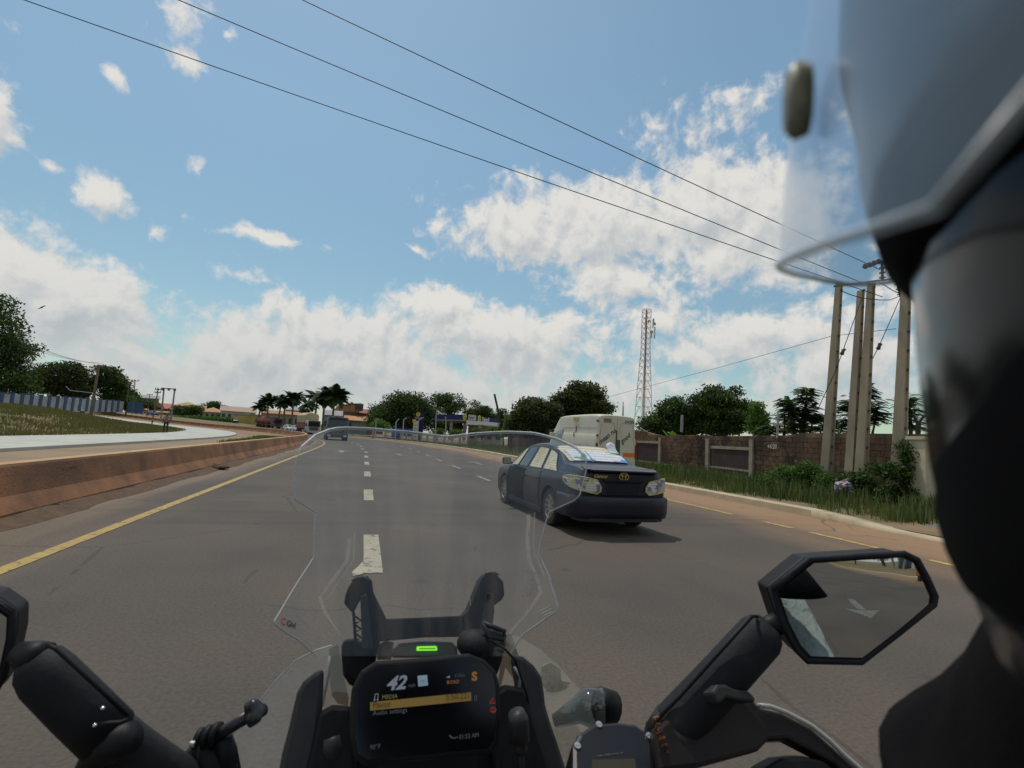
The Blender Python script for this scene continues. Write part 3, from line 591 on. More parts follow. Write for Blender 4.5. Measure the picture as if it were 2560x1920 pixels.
# three conductors crossing over the road
for (x0, y0, x1, y1, lab) in ((-330, -138, 2206, 750-8, 'lowest of the three thick power cables crossing the sky'), (300, -62, 2158, 708, 'middle of the three thick power cables crossing the sky'), (560, -94, 2200, 674, 'uppermost of the three thick power cables crossing the sky')):
    a, b = P(x0, y0, 13.5), P(x1, y1, 17.2); wire('power_cable', lab, [a, b], .013, 'power cables over the road', sag=.06)
for (q, lab) in (([(1510, 995), (1800, 918), (2080, 840), (2240, 822)], 'thin stay wire slanting from the tower side up to the concrete poles'),):
    wire('stay_wire', lab, [P(a, b, 17+ (2240-a)*.04) for a, b in q], .012)
wire('guy_wire', 'guy wire with a dark insulator between the first and second concrete pole', [P(2155, 745, 17.2), P(2106, 880, 17.2), P(2090, 925, 17.3), P(2046, 1020, 18.5)], .012)
wire('guy_wire', 'guy wire with a dark insulator between the third and fourth concrete pole', [P(2268, 705, 17.2), P(2200, 860, 17.2), P(2180, 900, 17.3)], .012)
for (a, b, lab) in ((2107, 879, 'dark egg insulator on the left guy wire'), (2198, 866, 'dark egg insulator on the right guy wire'), (2258, 738, 'dark egg insulator high beside the rightmost concrete pole')):
    mb = MB(); c = P(a, b, 17.15); mb.lathe([(.02, -.13), (.07, -.1), (.05, 0), (.07, .1), (.02, .13)], (0, 0, 0), 'z', 10); o = mb.build('insulator', M_ins, smooth=True); o.location = c; o.rotation_euler = (0, .4, 0); tag(o, lab, 'insulator', 'egg insulators on the guy wires')
wire('slack_cable', 'slack cable drooping between the tops of the first and third concrete poles', [P(2105, 728, 17), P(2130, 738, 17), P(2155, 745, 17), P(2200, 750, 17), P(2225, 750, 17), P(2255, 738, 17)], .014)
wire('slack_cable', 'slack cable looping between the third pole and the rightmost pole', [P(2200, 706, 17), P(2230, 725, 17), P(2258, 738, 17)], .014)

# -------- distant timber poles on the left
M_wood = mat('weathered_timber', (.12, .10, .075), .9, (.18, .15, .11), 2)
def wpole(px0, py0, px1, py1, d, label, arm_w=3.2, arms=1, r=.14, py_arm=0):
    a, b = P(px0, py0, d), P(px1, py1, d)
    t = thing('utility_pole', label, 'utility pole', a, 0, 'wooden utility poles on the left bank', ws=True)
    mb = MB(); mb.tube([a-Vector((0, 0, .4)), b], [r*.8, r*.55], 8); mb.build('shaft', M_wood, t)
    for k in range(arms):
        c = a.lerp(b, 1-.03-.09*k); L = Vector((.86, -.5, 0))*arm_w/2
        mb = MB(); mb.tube([c-L, c+L], .09, 6)
        for q in (-1, -.25, 1): mb.tube([c+L*q, c+L*q+Vector((0, 0, .3))], .06, 6)
        mb.build('crossarm', M_wood, t)
    return b
q1 = wpole(228, 1032, 247, 912, 80, 'large leaning utility pole with one cross arm in front of the white and blue wall', 3.4, 1, .30)
q2 = wpole(331, 1030, 338, 950, 112, 'utility pole rising beyond the end of the blue wall', 3.4, 1, .15)
wpole(318, 1000, 322, 962, 111, 'short bracket pole half hidden by the tree at the end of the blue wall', 1.6, 2, .12)
wpole(366, 1043, 375, 985, 135, 'short utility pole between the two leaning ones on the far bank', 3.0, 1, .13)
wpole(380, 1058, 396, 971, 88, 'tilted utility pole with a double cross arm beside the walking man', 1.9, 2, .16)
hf = thing('transformer_frame', 'two tall posts joined by a cross beam behind the walking man', 'pole frame', P(400, 1045, 96), 0, ws=True)
for (a, b, c, d_) in ((402, 1050, 410, 972), (427, 1055, 437, 972)):
    mb = MB(); mb.tube([P(a, b, 92), P(c, d_, 92)], [.15, .12], 8); mb.build('post', mat('pale_timber', (.24, .2, .13), .9), hf)
mb = MB(); mb.tube([P(406, 970, 92), P(438, 973, 92)], .10, 6); mb.build('beam', M_wood, hf)
for (a, b) in ((407, 973), (422, 973), (437, 974)):
    mb = MB(); c = P(a, b, 91.8); mb.tube([c-Vector((0, 0, .25)), c+Vector((0, 0, .2))], .2, 8); mb.build('insulator', M_ins, hf)
for k, off in enumerate((-1.4, 0, 1.4)):
    wire('distant_cable', ('left', 'middle', 'right')[k]+' one of three thin cables running over the bank to the large leaning pole', [q1+Vector((off*.86, -off*.5, .25)), P(40+k*6, 842+k*10, 60)], .02, 'thin cables over the left bank', sag=.5)
wire('distant_cable', 'thin cable strung between the large leaning pole and the next one beyond the wall', [q1+Vector((0, 0, .2)), q2+Vector((0, 0, .2))], .02, sag=1.)

# -------- lattice tower
M_tw = mat('tower_red_paint', (.42, .22, .18), .7, (.3, .2, .17), .2); M_tg = mat('tower_grey_paint', (.30, .28, .28), .6, (.38, .36, .35), .3)
tb = P(1607, 1080, 150); tb.z = 0
tw = thing('radio_tower', 'tall red and white lattice radio mast above the trees behind the wall', 'tower', tb, ws=True)
TH = 1.5+150*(1117-772)/1250.+.6
def twid(z): return 2.2-1.25*min(1, z/TH/.72)
lv = [0]; 
while lv[-1] < TH-.5: lv.append(min(TH, lv[-1]+max(1.6, 2.7*twid(lv[-1])/1.6)))
C4 = [(-1, -1), (1, -1), (1, 1), (-1, 1)]; ya = R(22)
def tc4(k, z): a, b = C4[k % 4]; w = twid(z); x, y = a*w, b*w; return tb+Vector((x*math.cos(ya)-y*math.sin(ya), x*math.sin(ya)+y*math.cos(ya), z))
for k in range(4):
    mb = MB(); mb.tube([tc4(k, z) for z in lv], .085, 6); mb.build('corner_leg', M_tg, tw)
for i in range(len(lv)-1):
    mb = MB()
    for k in range(4):
        mb.tube([tc4(k, lv[i+1]), tc4(k+1, lv[i+1])], .045, 5); mb.tube([tc4(k, lv[i]), tc4(k, lv[i+1]).lerp(tc4(k+1, lv[i+1]), .5)], .04, 5); mb.tube([tc4(k+1, lv[i]), tc4(k, lv[i+1]).lerp(tc4(k+1, lv[i+1]), .5)], .04, 5)
    mb.build('brace_tier', M_tw if (i//3) % 2 else M_tg, tw)
mb = MB(); mb.tube([tb+Vector((0, 0, 2)), tb+Vector((0, 0, TH))], .16, 6); mb.build('cable_ladder', M_tw, tw)
for (px, y0, y1, w) in ((1613, 791, 822, .35), (1632, 797, 820, .3), (1636, 817, 846, .35), (1628, 826, 845, .4), (1634, 796, 808, .3)):
    mb = MB(); a, b = P(px, y1, 148), P(px+1, y0, 148); mb.box((a+b)/2, (w, .25, (b-a).length)); mb.build('antenna_panel', mat('antenna_white', (.55, .55, .52), .6), tw)
for (px, py, r_) in ((1636, 810, .45), (1622, 803, .35), (1615, 817, .4), (1629, 830, .45)):
    mb = MB(); c = P(px, py, 148); mb.lathe([(.05, .25), (r_, .1), (r_, -.12), (.05, -.15)], c, 'y', 12); mb.build('dish', mat('dish_grey', (.35, .35, .33), .6), tw)
tb2 = P(1558, 1030, 420); mb = MB(); mb.tube([tb2-Vector((0, 0, 20)), P(1558, 1015, 420)], [1.2, .5], 4); mb.tube([P(1558, 1022, 420), P(1558, 1004, 420)], .35, 4); tag(mb.build('distant_mast', M_tg), 'tiny distant mast seen just above the van roof', 'tower')
t = thing('antenna_post', 'grey post with two short crossbars above the block wall', 'antenna', P(1945, 1083, 24), ws=True)
mb = MB(); mb.tube([P(1943, 1095, 24), P(1946, 1033, 24)], .05, 6); mb.build('mast', M_tg, t)
for y in (1047, 1061): mb = MB(); mb.tube([P(1933, y+.5, 24), P(1958, y, 24)], .04, 6); mb.build('crossbar', M_tg, t)
for (q, lab, r_) in (([(1704, 1080), (1705, 1045), (1706, 1038)], 'thin grey post among the bushes behind the left part of the block wall', .07), ([(1251, 1058), (1246, 1030), (1236, 985)], 'thin dark bent pole leaning left beside the filling station canopy', .0), ([(2002, 1082), (2008, 1040), (2014, 1005)], 'pale slanting stake beside the feathery tree above the wall', .05)):
    d = 60 if r_ == 0 else 26; mb = MB(); mb.tube([P(a, b, d) for a, b in q], r_ or .14, 6); tag(mb.build('bare_pole', M_tg if r_ else M_dark), lab, 'pole')

# ============================================================ buildings
M_rust = mat('rust_roof', (.33, .15, .08), .85, (.42, .23, .12), .8, stretch=(4, 1, 1)); M_red = mat('red_roof', (.42, .09, .06), .7, (.33, .07, .05), .6)
M_tan = mat('tan_wall', (.36, .29, .2), .9, (.27, .22, .16), .5); M_grn = mat('grey_green_wall', (.17, .19, .15), .9, (.11, .12, .1), .5)
M_crm = mat('cream_wall', (.46, .42, .32), .9, (.36, .32, .24), .5); M_yelw = mat('yellow_wall', (.58, .46, .16), .85, (.48, .38, .14), .5)
M_brn = mat('dark_brown_wall', (.10, .075, .06), .9, (.16, .12, .09), .4); M_gry = mat('grey_roof', (.20, .20, .21), .7, (.28, .27, .26), .7)
M_win = mat('dark_window', (.02, .022, .025), .25); M_frm = mat('window_frame', (.35, .34, .3), .7)
def house(name, label, x0, x1, d, ytop, ybase, wallm, roofm, roof='gable', rh=1.6, nwin=4, nfl=1, depth=9., yaw=None, cat='building', over=.5):
    a, b = P(x0, ybase, d), P(x1, ybase, d); c = (a+b)/2; w = (b-a).length
    zb = min(TZ(c.x, c.y), c.z)-.5; h = P((x0+x1)/2, ytop, d).z-zb
    fw = Vector((-c.x, -c.y, 0)).normalized(); rz = math.atan2(fw.y, fw.x)+math.pi/2 if yaw is None else yaw   # local -y faces the camera
    t = thing(name, label, cat, (c.x, c.y, zb), rz)
    mb = MB(); mb.box((0, depth/2, h/2), (w, depth, h)); mb.build('wall', wallm, t)
    o = over; mb = MB()
    if roof == 'gable': # ridge across the view
        mb.prism([(-w/2-o, -o, h), (-w/2-o, depth+o, h), (-w/2-o, depth/2, h+rh)], (w+2*o, 0, 0))
    elif roof == 'front':
        mb.prism([(-w/2-o, -o, h), (w/2+o, -o, h), (0, -o, h+rh)], (0, depth+2*o, 0))
    elif roof == 'hip':
        mb.add([(-w/2-o, -o, h), (w/2+o, -o, h), (w/2+o, depth+o, h), (-w/2-o, depth+o, h), (-w/2+depth*.45, depth/2, h+rh), (w/2-depth*.45, depth/2, h+rh)], [(3, 2, 1, 0), (0, 1, 5, 4), (1, 2, 5), (2, 3, 4, 5), (3, 0, 4)])
    elif roof == 'shed':
        mb.prism([(-w/2-o, -o, h), (-w/2-o, -o, h+.12), (-w/2-o, depth+o, h+rh+.12), (-w/2-o, depth+o, h+rh)], (w+2*o, 0, 0))
    else: mb.box((0, depth/2, h+.12), (w+o, depth+o, .24))
    mb.build('roof', roofm, t)
    fh = h/nfl
    for f_ in range(nfl):
        for k in range(nwin):
            x = -w/2+w*(k+.5)/nwin; z = f_*fh+fh*.58; ww, wh = min(1.4, w/nwin*.5), fh*.36
            mb = MB(); mb.box((x, -.03, z), (ww+.2, .1, wh+.2)); fr = mb.build('window', M_frm, t); mb = MB(); mb.box((x, -.085, z), (ww, .03, wh)); mb.build('pane', M_win, fr)
    return t
house('apartment_block', 'dark unfinished apartment block behind the far utility poles', 333, 386, 190, 995, 1040, M_brn, M_gry, 'shed', 1.5, 4, 3, 12)
house('roadside_house', 'low dark house with a rusty roof right of the unfinished block', 378, 402, 185, 1018, 1040, M_brn, M_rust, 'front', 2.2, 2, 1, 8)
house('red_roofed_house', 'house with a bright red roof and two storeys behind the far poles', 392, 424, 200, 1021, 1042, mat('red_wall', (.30, .12, .09), .9), M_red, 'gable', 2.2, 4, 2, 10)
house('kiosk', 'low cream shop beneath the red roofed house', 334, 362, 170, 1025, 1040, M_crm, M_rust, 'shed', .6, 3, 1, 5)
house('long_shop', 'long low yellowish shop row below the red roofed house', 362, 424, 175, 1031, 1042, mat('ochre_wall', (.36, .28, .14), .9), M_rust, 'shed', .5, 6, 1, 5)
house('two_storey_house', 'grey green two storey house with a yellowish hipped roof', 432, 496, 210, 1016, 1044, M_grn, mat('yellow_brown_roof', (.45, .33, .14), .8, (.25, .15, .08), .5), 'hip', 2.2, 5, 2, 12)
house('rust_roofed_annexe', 'rusty roofed wing at the right of the grey green house', 484, 508, 212, 1022, 1046, M_brn, M_rust, 'gable', 1.6, 2, 1, 9)
house('cream_bungalow', 'cream bungalow with an orange hipped roof beyond the median', 500, 560, 190, 1030, 1048, M_crm, mat('orange_roof', (.45, .24, .09), .8, (.33, .2, .1), .8), 'hip', 1.9, 5, 1, 10)
house('long_bungalow', 'long cream bungalow with a grey and rust roof beyond the median', 556, 632, 185, 1029, 1050, M_crm, mat('grey_rust_roof', (.30, .26, .22), .8, (.42, .24, .14), .35), 'gable', 1.9, 6, 1, 10)
house('yellow_store', 'bright yellow walled store left of the palm row', 584, 626, 170, 1038, 1055, M_yelw, M_gry, 'flat', .2, 0, 1, 6)
house('yellow_store', 'small yellow walled store directly behind the leftmost palms', 628, 660, 168, 1038, 1058, M_yelw, M_gry, 'flat', .2, 1, 1, 6)
house('street_stall_row', 'brown shop row behind the palms and the red tanker', 655, 760, 165, 1036, 1068, M_tan, M_rust, 'shed', 1.2, 7, 1, 6)
house('upper_house', 'dark grey house with a blue wing above the shop row between the palms', 715, 760, 185, 1026, 1040, M_grn, M_gry, 'hip', 1.6, 3, 1, 8)
house('warehouse', 'large grey walled warehouse with tall orange pointed roof', 843, 902, 150, 1030, 1080, mat('grey_brown_wall', (.22, .18, .14), .9), mat('orange_tile_roof', (.46, .23, .10), .8, (.36, .17, .08), .7), 'front', 3.2, 3, 1, 14)
house('warehouse', 'warehouse with an orange pointed roof left of the tallest one', 832, 866, 152, 1028, 1080, M_tan, MATS['orange_tile_roof'], 'front', 3.0, 1, 1, 14)
house('grey_shed', 'grey roofed shed behind the pale truck', 808, 848, 140, 1038, 1075, M_gry, M_gry, 'gable', 1.5, 2, 1, 6)
house('red_shed', 'red roofed shed with a white sign left of the dark trees', 900, 950, 150, 1034, 1070, mat('maroon_wall', (.22, .07, .05), .9), mat('maroon_roof', (.30, .10, .07), .8), 'gable', 1.4, 2, 1, 8)
house('lean_to', 'orange roofed lean-to below the grey warehouse', 862, 915, 140, 1052, 1075, M_grn, MATS['orange_tile_roof'], 'shed', 1.4, 0, 1, 6)
mb = MB(); a = P(846, 1013, 148); b = P(892, 1011, 148)
wt = thing('water_tank', 'black water tank on a frame above the orange roofs', 'water tank', P(899, 1016, 148), ws=True)
mb = MB(); mb.lathe([(.3, -1.1), (1.1, -1.0), (1.1, .8), (.4, 1.1)], P(899, 1017, 148), 'z', 14); mb.build('tank', M_dark, wt)
mb = MB(); mb.tube([P(850, 1014, 148), P(893, 1010, 148)], .25, 6); mb.tube([P(850, 1014, 148), P(850, 1032, 148)], .15, 6); mb.tube([P(889, 1011, 148), P(889, 1030, 148)], .15, 6); mb.build('gantry', M_dark, wt)
sf = thing('sign_frame', 'empty square sign frame above the red shed', 'sign frame', P(933, 1030, 140), ws=True)
for q in ([(929, 1034), (930, 1018)], [(938, 1034), (938, 1018)], [(930, 1018), (938, 1018)]): mb = MB(); mb.tube([P(a, b, 140) for a, b in q], .1, 5); mb.build('frame_bar', M_dark, sf)

# -------- filling station
M_nvy = mat('navy_fascia', (.012, .018, .11), .6, (.02, .02, .08), .5, spec=.2); M_ysn = mat('sign_yellow', (.75, .62, .04), .6); M_gsn = mat('sign_green', (.03, .22, .06), .6); M_wsn = mat('sign_white', (.7, .7, .7), .6)
c0, c1, c2 = P(1083, 1066, 88), P(1165, 1066, 80), P(1250, 1071, 92)
zt, zbn = P(1165, 1036, 80).z, P(1165, 1048, 80).z
fs = thing('filling_station', 'blue canopied filling station with pale columns behind the right verge', 'filling station', (c1.x, c1.y, 0), ws=True)
v0, v2 = Vector((c0.x-c1.x, c0.y-c1.y, 0)), Vector((c2.x-c1.x, c2.y-c1.y, 0)); o_ = Vector((c1.x, c1.y, 0))
mb = MB(); mb.prism([o_+Vector((0, 0, zbn)), o_+v0+Vector((0, 0, zbn)), o_+v0+v2*1.+Vector((0, 0, zbn)), o_+v2+Vector((0, 0, zbn))], (0, 0, zt-zbn)); mb.build('canopy', M_nvy, fs)
mb = MB(); mb.prism([o_+v0*.03+v2*.03+Vector((0, 0, zbn-.25)), o_+v0*.97+v2*.03+Vector((0, 0, zbn-.25)), o_+v0*.97+v2*.97+Vector((0, 0, zbn-.25)), o_+v2*.97+v0*.03+Vector((0, 0, zbn-.25))], (0, 0, .24)); mb.build('soffit', mat('soffit_pale', (.4, .38, .38), .7), fs)
for px, w in ((1127, 7), (1161, 7), (1199, 8)):
    d_ = 84; b = P(px, 1080, d_); mb = MB(); mb.box((b.x, b.y, zbn/2-.12), (w/1250*d_, .5, zbn-.26), .2); col = mb.build('column', mat('tiled_column', (.42, .36, .37), .6, (.3, .22, .25), 2), fs)
    mb = MB()
    for z in np.arange(.6, zbn-.4, .75): mb.box((b.x, b.y, z), (w/1250*d_+.04, .54, .09), .2)
    mb.build('column_band', mat('column_band_brown', (.1, .06, .08), .6), col)
def emblem(par, c, r_, x, nrm):
    for k, (rr, m) in enumerate(((r_, M_ysn), (r_*.62, M_gsn), (r_*.28, M_ysn))):
        mb = MB(); z = Vector((0, 0, 1)); x = Vector(x).normalized(); q = [Vector(c)+rr*(math.cos(t)*x+math.sin(t)*z)+Vector(nrm)*(.03+.02*k) for t in np.linspace(0, 2*math.pi, 17)[:-1]]; mb.prism(q, -Vector(nrm)*.03, off0=Vector(nrm)*.02); mb.build('emblem_ring', m, par)
n2 = Vector((v2.y, -v2.x, 0)).normalized(); n2 = n2 if n2.dot(-o_) > 0 else -n2
n0 = Vector((v0.y, -v0.x, 0)).normalized(); n0 = n0 if n0.dot(-o_) > 0 else -n0
zc = (zt+zbn)/2
emblem(fs, o_+v2*.34+Vector((0, 0, zc)), .55, v2, n2)
textmesh('Rainoil', 1.0, 'canopy_lettering', M_wsn, fs, frame(o_+v2*.42+n2*.04+Vector((0, 0, zc-.35)), v2, (0, 0, 1)), .01, bold=.02)
emblem(fs, o_+v0*.05+v2*.0+Vector((0, 0, zc)), .5, -v0, n0)
mb = MB(); mb.prism([o_+v2*.04+n2*.03+Vector((0, 0, zc-.38)), o_+v2*.24+n2*.03+Vector((0, 0, zc-.38)), o_+v2*.24+n2*.03+Vector((0, 0, zc+.42)), o_+v2*.04+n2*.03+Vector((0, 0, zc+.42))], n2*.02); mb.build('lettering_panel', mat('panel_grey', (.5, .5, .45), .6), fs)
textmesh('Rainoil', .62, 'canopy_lettering', M_nvy, fs, frame(o_+v2*.055+n2*.06+Vector((0, 0, zc-.2)), v2, (0, 0, 1)), .01)
sh = house('station_shop', 'pale flat roofed shop under the filling station canopy', 1168, 1255, 95, 1066, 1105, mat('shop_cream', (.46, .38, .28), .8), M_wsn, 'flat', .5, 4, 1, 7)
mb = MB(); a, b = P(1166, 1055, 78), P(1253, 1062, 90); dd = b-a; mb.prism([a+Vector((0, 0, -.25)), b+Vector((0, 0, -.25)), b+Vector((0, 0, .3)), a+Vector((0, 0, .3))], (0, .6, 0)); tag(mb.build('white_awning', mat('awning_white', (.68, .68, .66), .6)), 'white awning strip below the blue canopy', 'awning')
# totem sign
tp = P(1040, 1075, 80); ts_ = thing('price_totem', 'tall filling station price sign, white panel before a navy board with a yellow emblem', 'sign', (tp.x, tp.y, 0), ws=True)
def board(par, name, m, x0, y0, x1, y1, d, th=.25):
    a, b = P(x0, y1, d), P(x1, y1, d); top = P((x0+x1)/2, y0, d).z; z0 = (a.z+b.z)/2; a.z = b.z = z0; x = (b-a).normalized(); n = Vector((x.y, -x.x, 0)); mb = MB()
    mb.prism([a, b, b+Vector((0, 0, top-z0)), a+Vector((0, 0, top-z0))], -n*th); return mb.build(name, m, par), a, b, n
board(ts_, 'navy_board', M_nvy, 1036, 1030, 1054, 1105, 80)
_, a, b, n = board(ts_, 'price_panel', mat('totem_white', (.62, .62, .58), .6), 1030, 1052, 1042, 1100, 79.6, .1)
board(ts_, 'panel_stripe', mat('totem_orange', (.75, .36, .05), .6), 1031, 1048, 1040, 1056, 79.4, .05)
for k in range(5): board(ts_, 'price_row', M_gsn, 1034, 1062+k*7, 1041, 1064+k*7, 79.4, .04)
emblem(ts_, P(1045.5, 1036, 79.9), .33, (1, 0, 0), n)
textmesh('Rainoil', .38, 'totem_lettering', M_wsn, ts_, frame(P(1038, 1046, 79.9)+n*.02, (1, .1, 0), (0, 0, 1)), .01)
# boundary rail of the station
br = thing('station_boundary', 'low white and brown boundary wall with openings in front of the filling station', 'wall', (P(1050, 1100, 72)))
br.location = (0, 0, 0)
for (x0, x1, d0, yy0, yy1, lab) in ((932, 995, 86, 1079, 1093, 0), (1002, 1030, 80, 1082, 1096, 0), (1052, 1085, 76, 1086, 1101, 0), (1092, 1130, 72, 1090, 1104, 0), (1130, 1170, 69, 1090, 1103, 0)):
    mb = MB(); a, b = P(x0, yy1, d0), P(x1, yy1+1.5, d0-3); a.z = b.z = .35; top = P(x0, yy0, d0).z-.1
    mb.prism([a, b, b+Vector((0, 0, .45)), a+Vector((0, 0, .45))], (0, .25, 0)); mb.build('low_panel', mat('pale_render', (.55, .50, .45), .8, (.4, .33, .28), 1.5), br)
    mb = MB(); mb.tube([a+Vector((0, 0, 1.0)), b+Vector((0, 0, 1.0))], .07, 5)
    for q in (0, .5, 1): c = a.lerp(b, q); mb.box(c+Vector((0, 0, .3)), (.28, .3, 1.6))
    mb.build('rail', mat('rail_brown', (.3, .24, .22), .8), br)
# lamp-like angle posts along the boundary
for (x, y0, y1, xt, yt, lab) in ((990, 1072, 1056, 997, 1048, 'first angled fence post, left of the curved one, before the filling station'), (1009, 1075, 1050, 1017, 1045, 'curved topped grey fence post left of the price sign'), (1046, 1078, 1052, 1058, 1044, 'angled grey fence post right beside the price sign'), (1115, 1086, 1050, 1113, 1042, 'tall grey fence post in front of the canopy'), (1090, 1084, 1048, 1092, 1025, 'thin straight grey post left of the canopy'), (940, 1070, 1052, 945, 1047, 'faint thin post before the pale green bush')):
    mb = MB(); d_ = 74; mb.tube([Vector((P(x, y0, d_).x, P(x, y0, d_).y, .2)), P(x, y1, d_), P((x+xt)/2, (y1+yt)/2-1, d_), P(xt, yt, d_)], .09, 6); tag(mb.build('fence_post', M_tg), lab, 'post', 'grey posts in front of the filling station')
mb = MB(); mb.box((0, 0, .8), (4, 3, 1.6)); o = mb.build('blue_shelter', mat('blue_tarpaulin', (.03, .08, .25), .6)); mb = None
o.location = P(1014, 1085, 84); o.location.z = .5; tag(o, 'small dark blue tarpaulin covered heap left of the price sign', 'tarpaulin')
# ============================================================ vehicles
M_tyre = mat('tyre_rubber', (.018, .017, .016), .85, (.04, .033, .026), 6); M_rim = mat('alloy_rim', (.40, .37, .31), .5, (.22, .18, .14), 9, metal=.15)
M_glass = mat('dark_glass', (.015, .02, .022), .08, spec=.8); M_blkp = mat('black_plastic', (.014, .014, .016), .5)
def wheel(parent, c, r=.33, w=.21, side=1, spokes=7, name='wheel', mr=None):
    """axis along local y; side=+1 outer face at +y"""
    t = bpy.data.objects.new(name, None); COL.objects.link(t); attach(t, parent); t.location = c
    mb = MB(); mb.lathe([(r*.66, -w/2), (r*.93, -w/2), (r, -w*.36), (r, w*.36), (r*.93, w/2), (r*.66, w/2), (r*.66, -w/2)], (0, 0, 0), 'y', 28, cap=False); o = mb.build('tyre', M_tyre, smooth=False); o.parent = t
    mb = MB(); s = side
    mb.lathe([(r*.67, s*w*.46), (r*.62, s*w*.50), (r*.60, s*w*.2)], (0, 0, 0), 'y', 24, cap=False); mb.lathe([(r*.60, s*w*.02), (.01, s*w*.02)], (0, 0, 0), 'y', 24, 1)
    for k in range(spokes):
        a = 2*math.pi*k/spokes; d = Vector((math.cos(a), 0, math.sin(a))); e = Vector((-math.sin(a), 0, math.cos(a)))*r*(.055 if spokes > 7 else .08)
        c0, c1 = d*r*.10, d*r*.63; y = Vector((0, s*w*.40, 0)); mb.prism([c0-e+y, c1-e*.8+y, c1+e*.8+y, c0+e+y], (0, -s*.03, 0))
    mb.lathe([(.01, s*w*.46), (r*.15, s*w*.44), (r*.15, s*w*.2)], (0, 0, 0), 'y', 12)
    o = mb.build('rim', [mr or M_rim, M_blkp]); o.parent = t; return t
def cr(p, n):
    """catmull-rom through rows of an array, n samples per gap"""
    p = np.asarray(p, float); out = []
    for i in range(len(p)-1):
        a, b, c, d = p[max(0, i-1)], p[i], p[i+1], p[min(len(p)-1, i+2)]
        for k in range(n): t = k/n; out.append(.5*((2*b)+(-a+c)*t+(2*a-5*b+4*c-d)*t*t+(-a+3*b-3*c+d)*t**3))
    out.append(p[-1]); return np.array(out)
class Body:
    """lofted vehicle body; stations (x, half width, bottom, belt, half width of roof, top), x forward, y left"""
    def __init__(s, st, pl=.02):
        s.st = np.array(st, float); s.xs = s.st[:, 0]; s.dense = cr(s.st, 6); s.dense = s.dense[np.argsort(s.dense[:, 0])]
    def par(s, x): return [np.interp(x, s.dense[:, 0], s.dense[:, k]) for k in range(1, 6)]
    def sec(s, x, n=3):
        w, zb, be, wt, tp = s.par(x); H = be-zb; T = tp-be
        pts = [(0, zb), (w*.80, zb), (w*.955, zb+H*.07), (w*.99, zb+H*.30), (w, zb+H*.58), (w*.985, zb+H*.85), (w*.945, be), (w*.925, be+T*.03),
               (w*.925+(wt-w*.925)*.52, be+T*.45), (wt, be+T*.84), (wt*.93, be+T*.93), (wt*.6, be+T*.985), (0, tp)]
        return cr(pts, n)
    def side(s, x, v):
        """v in 0..1 from belt to roof edge on the side glass"""
        w, zb, be, wt, tp = s.par(x); T = tp-be; a = np.array([w*.925, be+T*.03]); b = np.array([wt, be+T*.84]); m = np.array([w*.925+(wt-w*.925)*.52, be+T*.45])
        q = (1-v)**2*a+2*v*(1-v)*(2*m-(a+b)/2)+v*v*b; return q
    def low(s, x, v):
        w, zb, be, wt, tp = s.par(x); sec = s.sec(x, 4); k = np.argmax(sec[:, 1] >= zb+(be-zb)*.001); z = zb+(be-zb)*v
        y = np.interp(z, sec[4:28, 1], sec[4:28, 0]); return y, z
    def top(s, x, y):
        sec = s.sec(x, 4); sec = sec[28:][::-1]; return np.interp(abs(y), sec[:, 0], sec[:, 1])
    def mesh(s, name, m, parent, dx=.08, arches=(), ar=.37):
        xs_ = np.arange(s.xs[0], s.xs[-1]+.001, dx); rs = []
        for x in xs_:
            q = s.sec(x); rs.append([Vector((x, y, z)) for y, z in q]+[Vector((x, -y, z)) for y, z in q[-2:0:-1]])
        mb = MB(); mb.rings(rs); o = mb.build(name, m, parent, smooth=True)
        if arches:
            for i, ax in enumerate(arches):
                for sd_ in (-1, 1):
                    cb = MB(); cb.lathe([(ar, 0), (ar, .36)], (0, 0, 0), 'y', 32); c = cb.build('cut', m); c.location = (ax, sd_*.96-(.36 if sd_ > 0 else 0), .335)
                    c.parent = None; b = o.modifiers.new('b', 'BOOLEAN'); b.operation = 'DIFFERENCE'; b.object = c; b.solver = 'EXACT'; s.cuts = getattr(s, 'cuts', [])+[c]
            inv = parent.matrix_world.copy(); bpy.context.view_layer.update()
            loc, rot = parent.location.copy(), parent.rotation_euler.copy(); parent.location = (0, 0, 0); parent.rotation_euler = (0, 0, 0); bpy.context.view_layer.update()
            me = bpy.data.meshes.new_from_object(o.evaluated_get(bpy.context.evaluated_depsgraph_get())); o.modifiers.clear(); o.data = me
            for c in s.cuts: bpy.data.objects.remove(c)
            parent.location, parent.rotation_euler = loc, rot
        me = o.data; me.shade_smooth()
        try: me.set_sharp_from_angle(angle=R(38))
        except Exception: pass
        return o
def grid(fn, nu, nv, name, m, parent, th=0, flip=False):
    """patch from fn(u, v)"""
    V = [fn(i/nu, j/nv) for j in range(nv+1) for i in range(nu+1)]; w = nu+1
    mb = MB(); mb.add(V, [(j*w+i, j*w+i+1, (j+1)*w+i+1, (j+1)*w+i) for j in range(nv) for i in range(nu)])
    o = mb.build(name, m, parent, smooth=True, fix=False)
    if th: s = o.modifiers.new('thickness', 'SOLIDIFY'); s.thickness = th; s.offset = 0
    return o
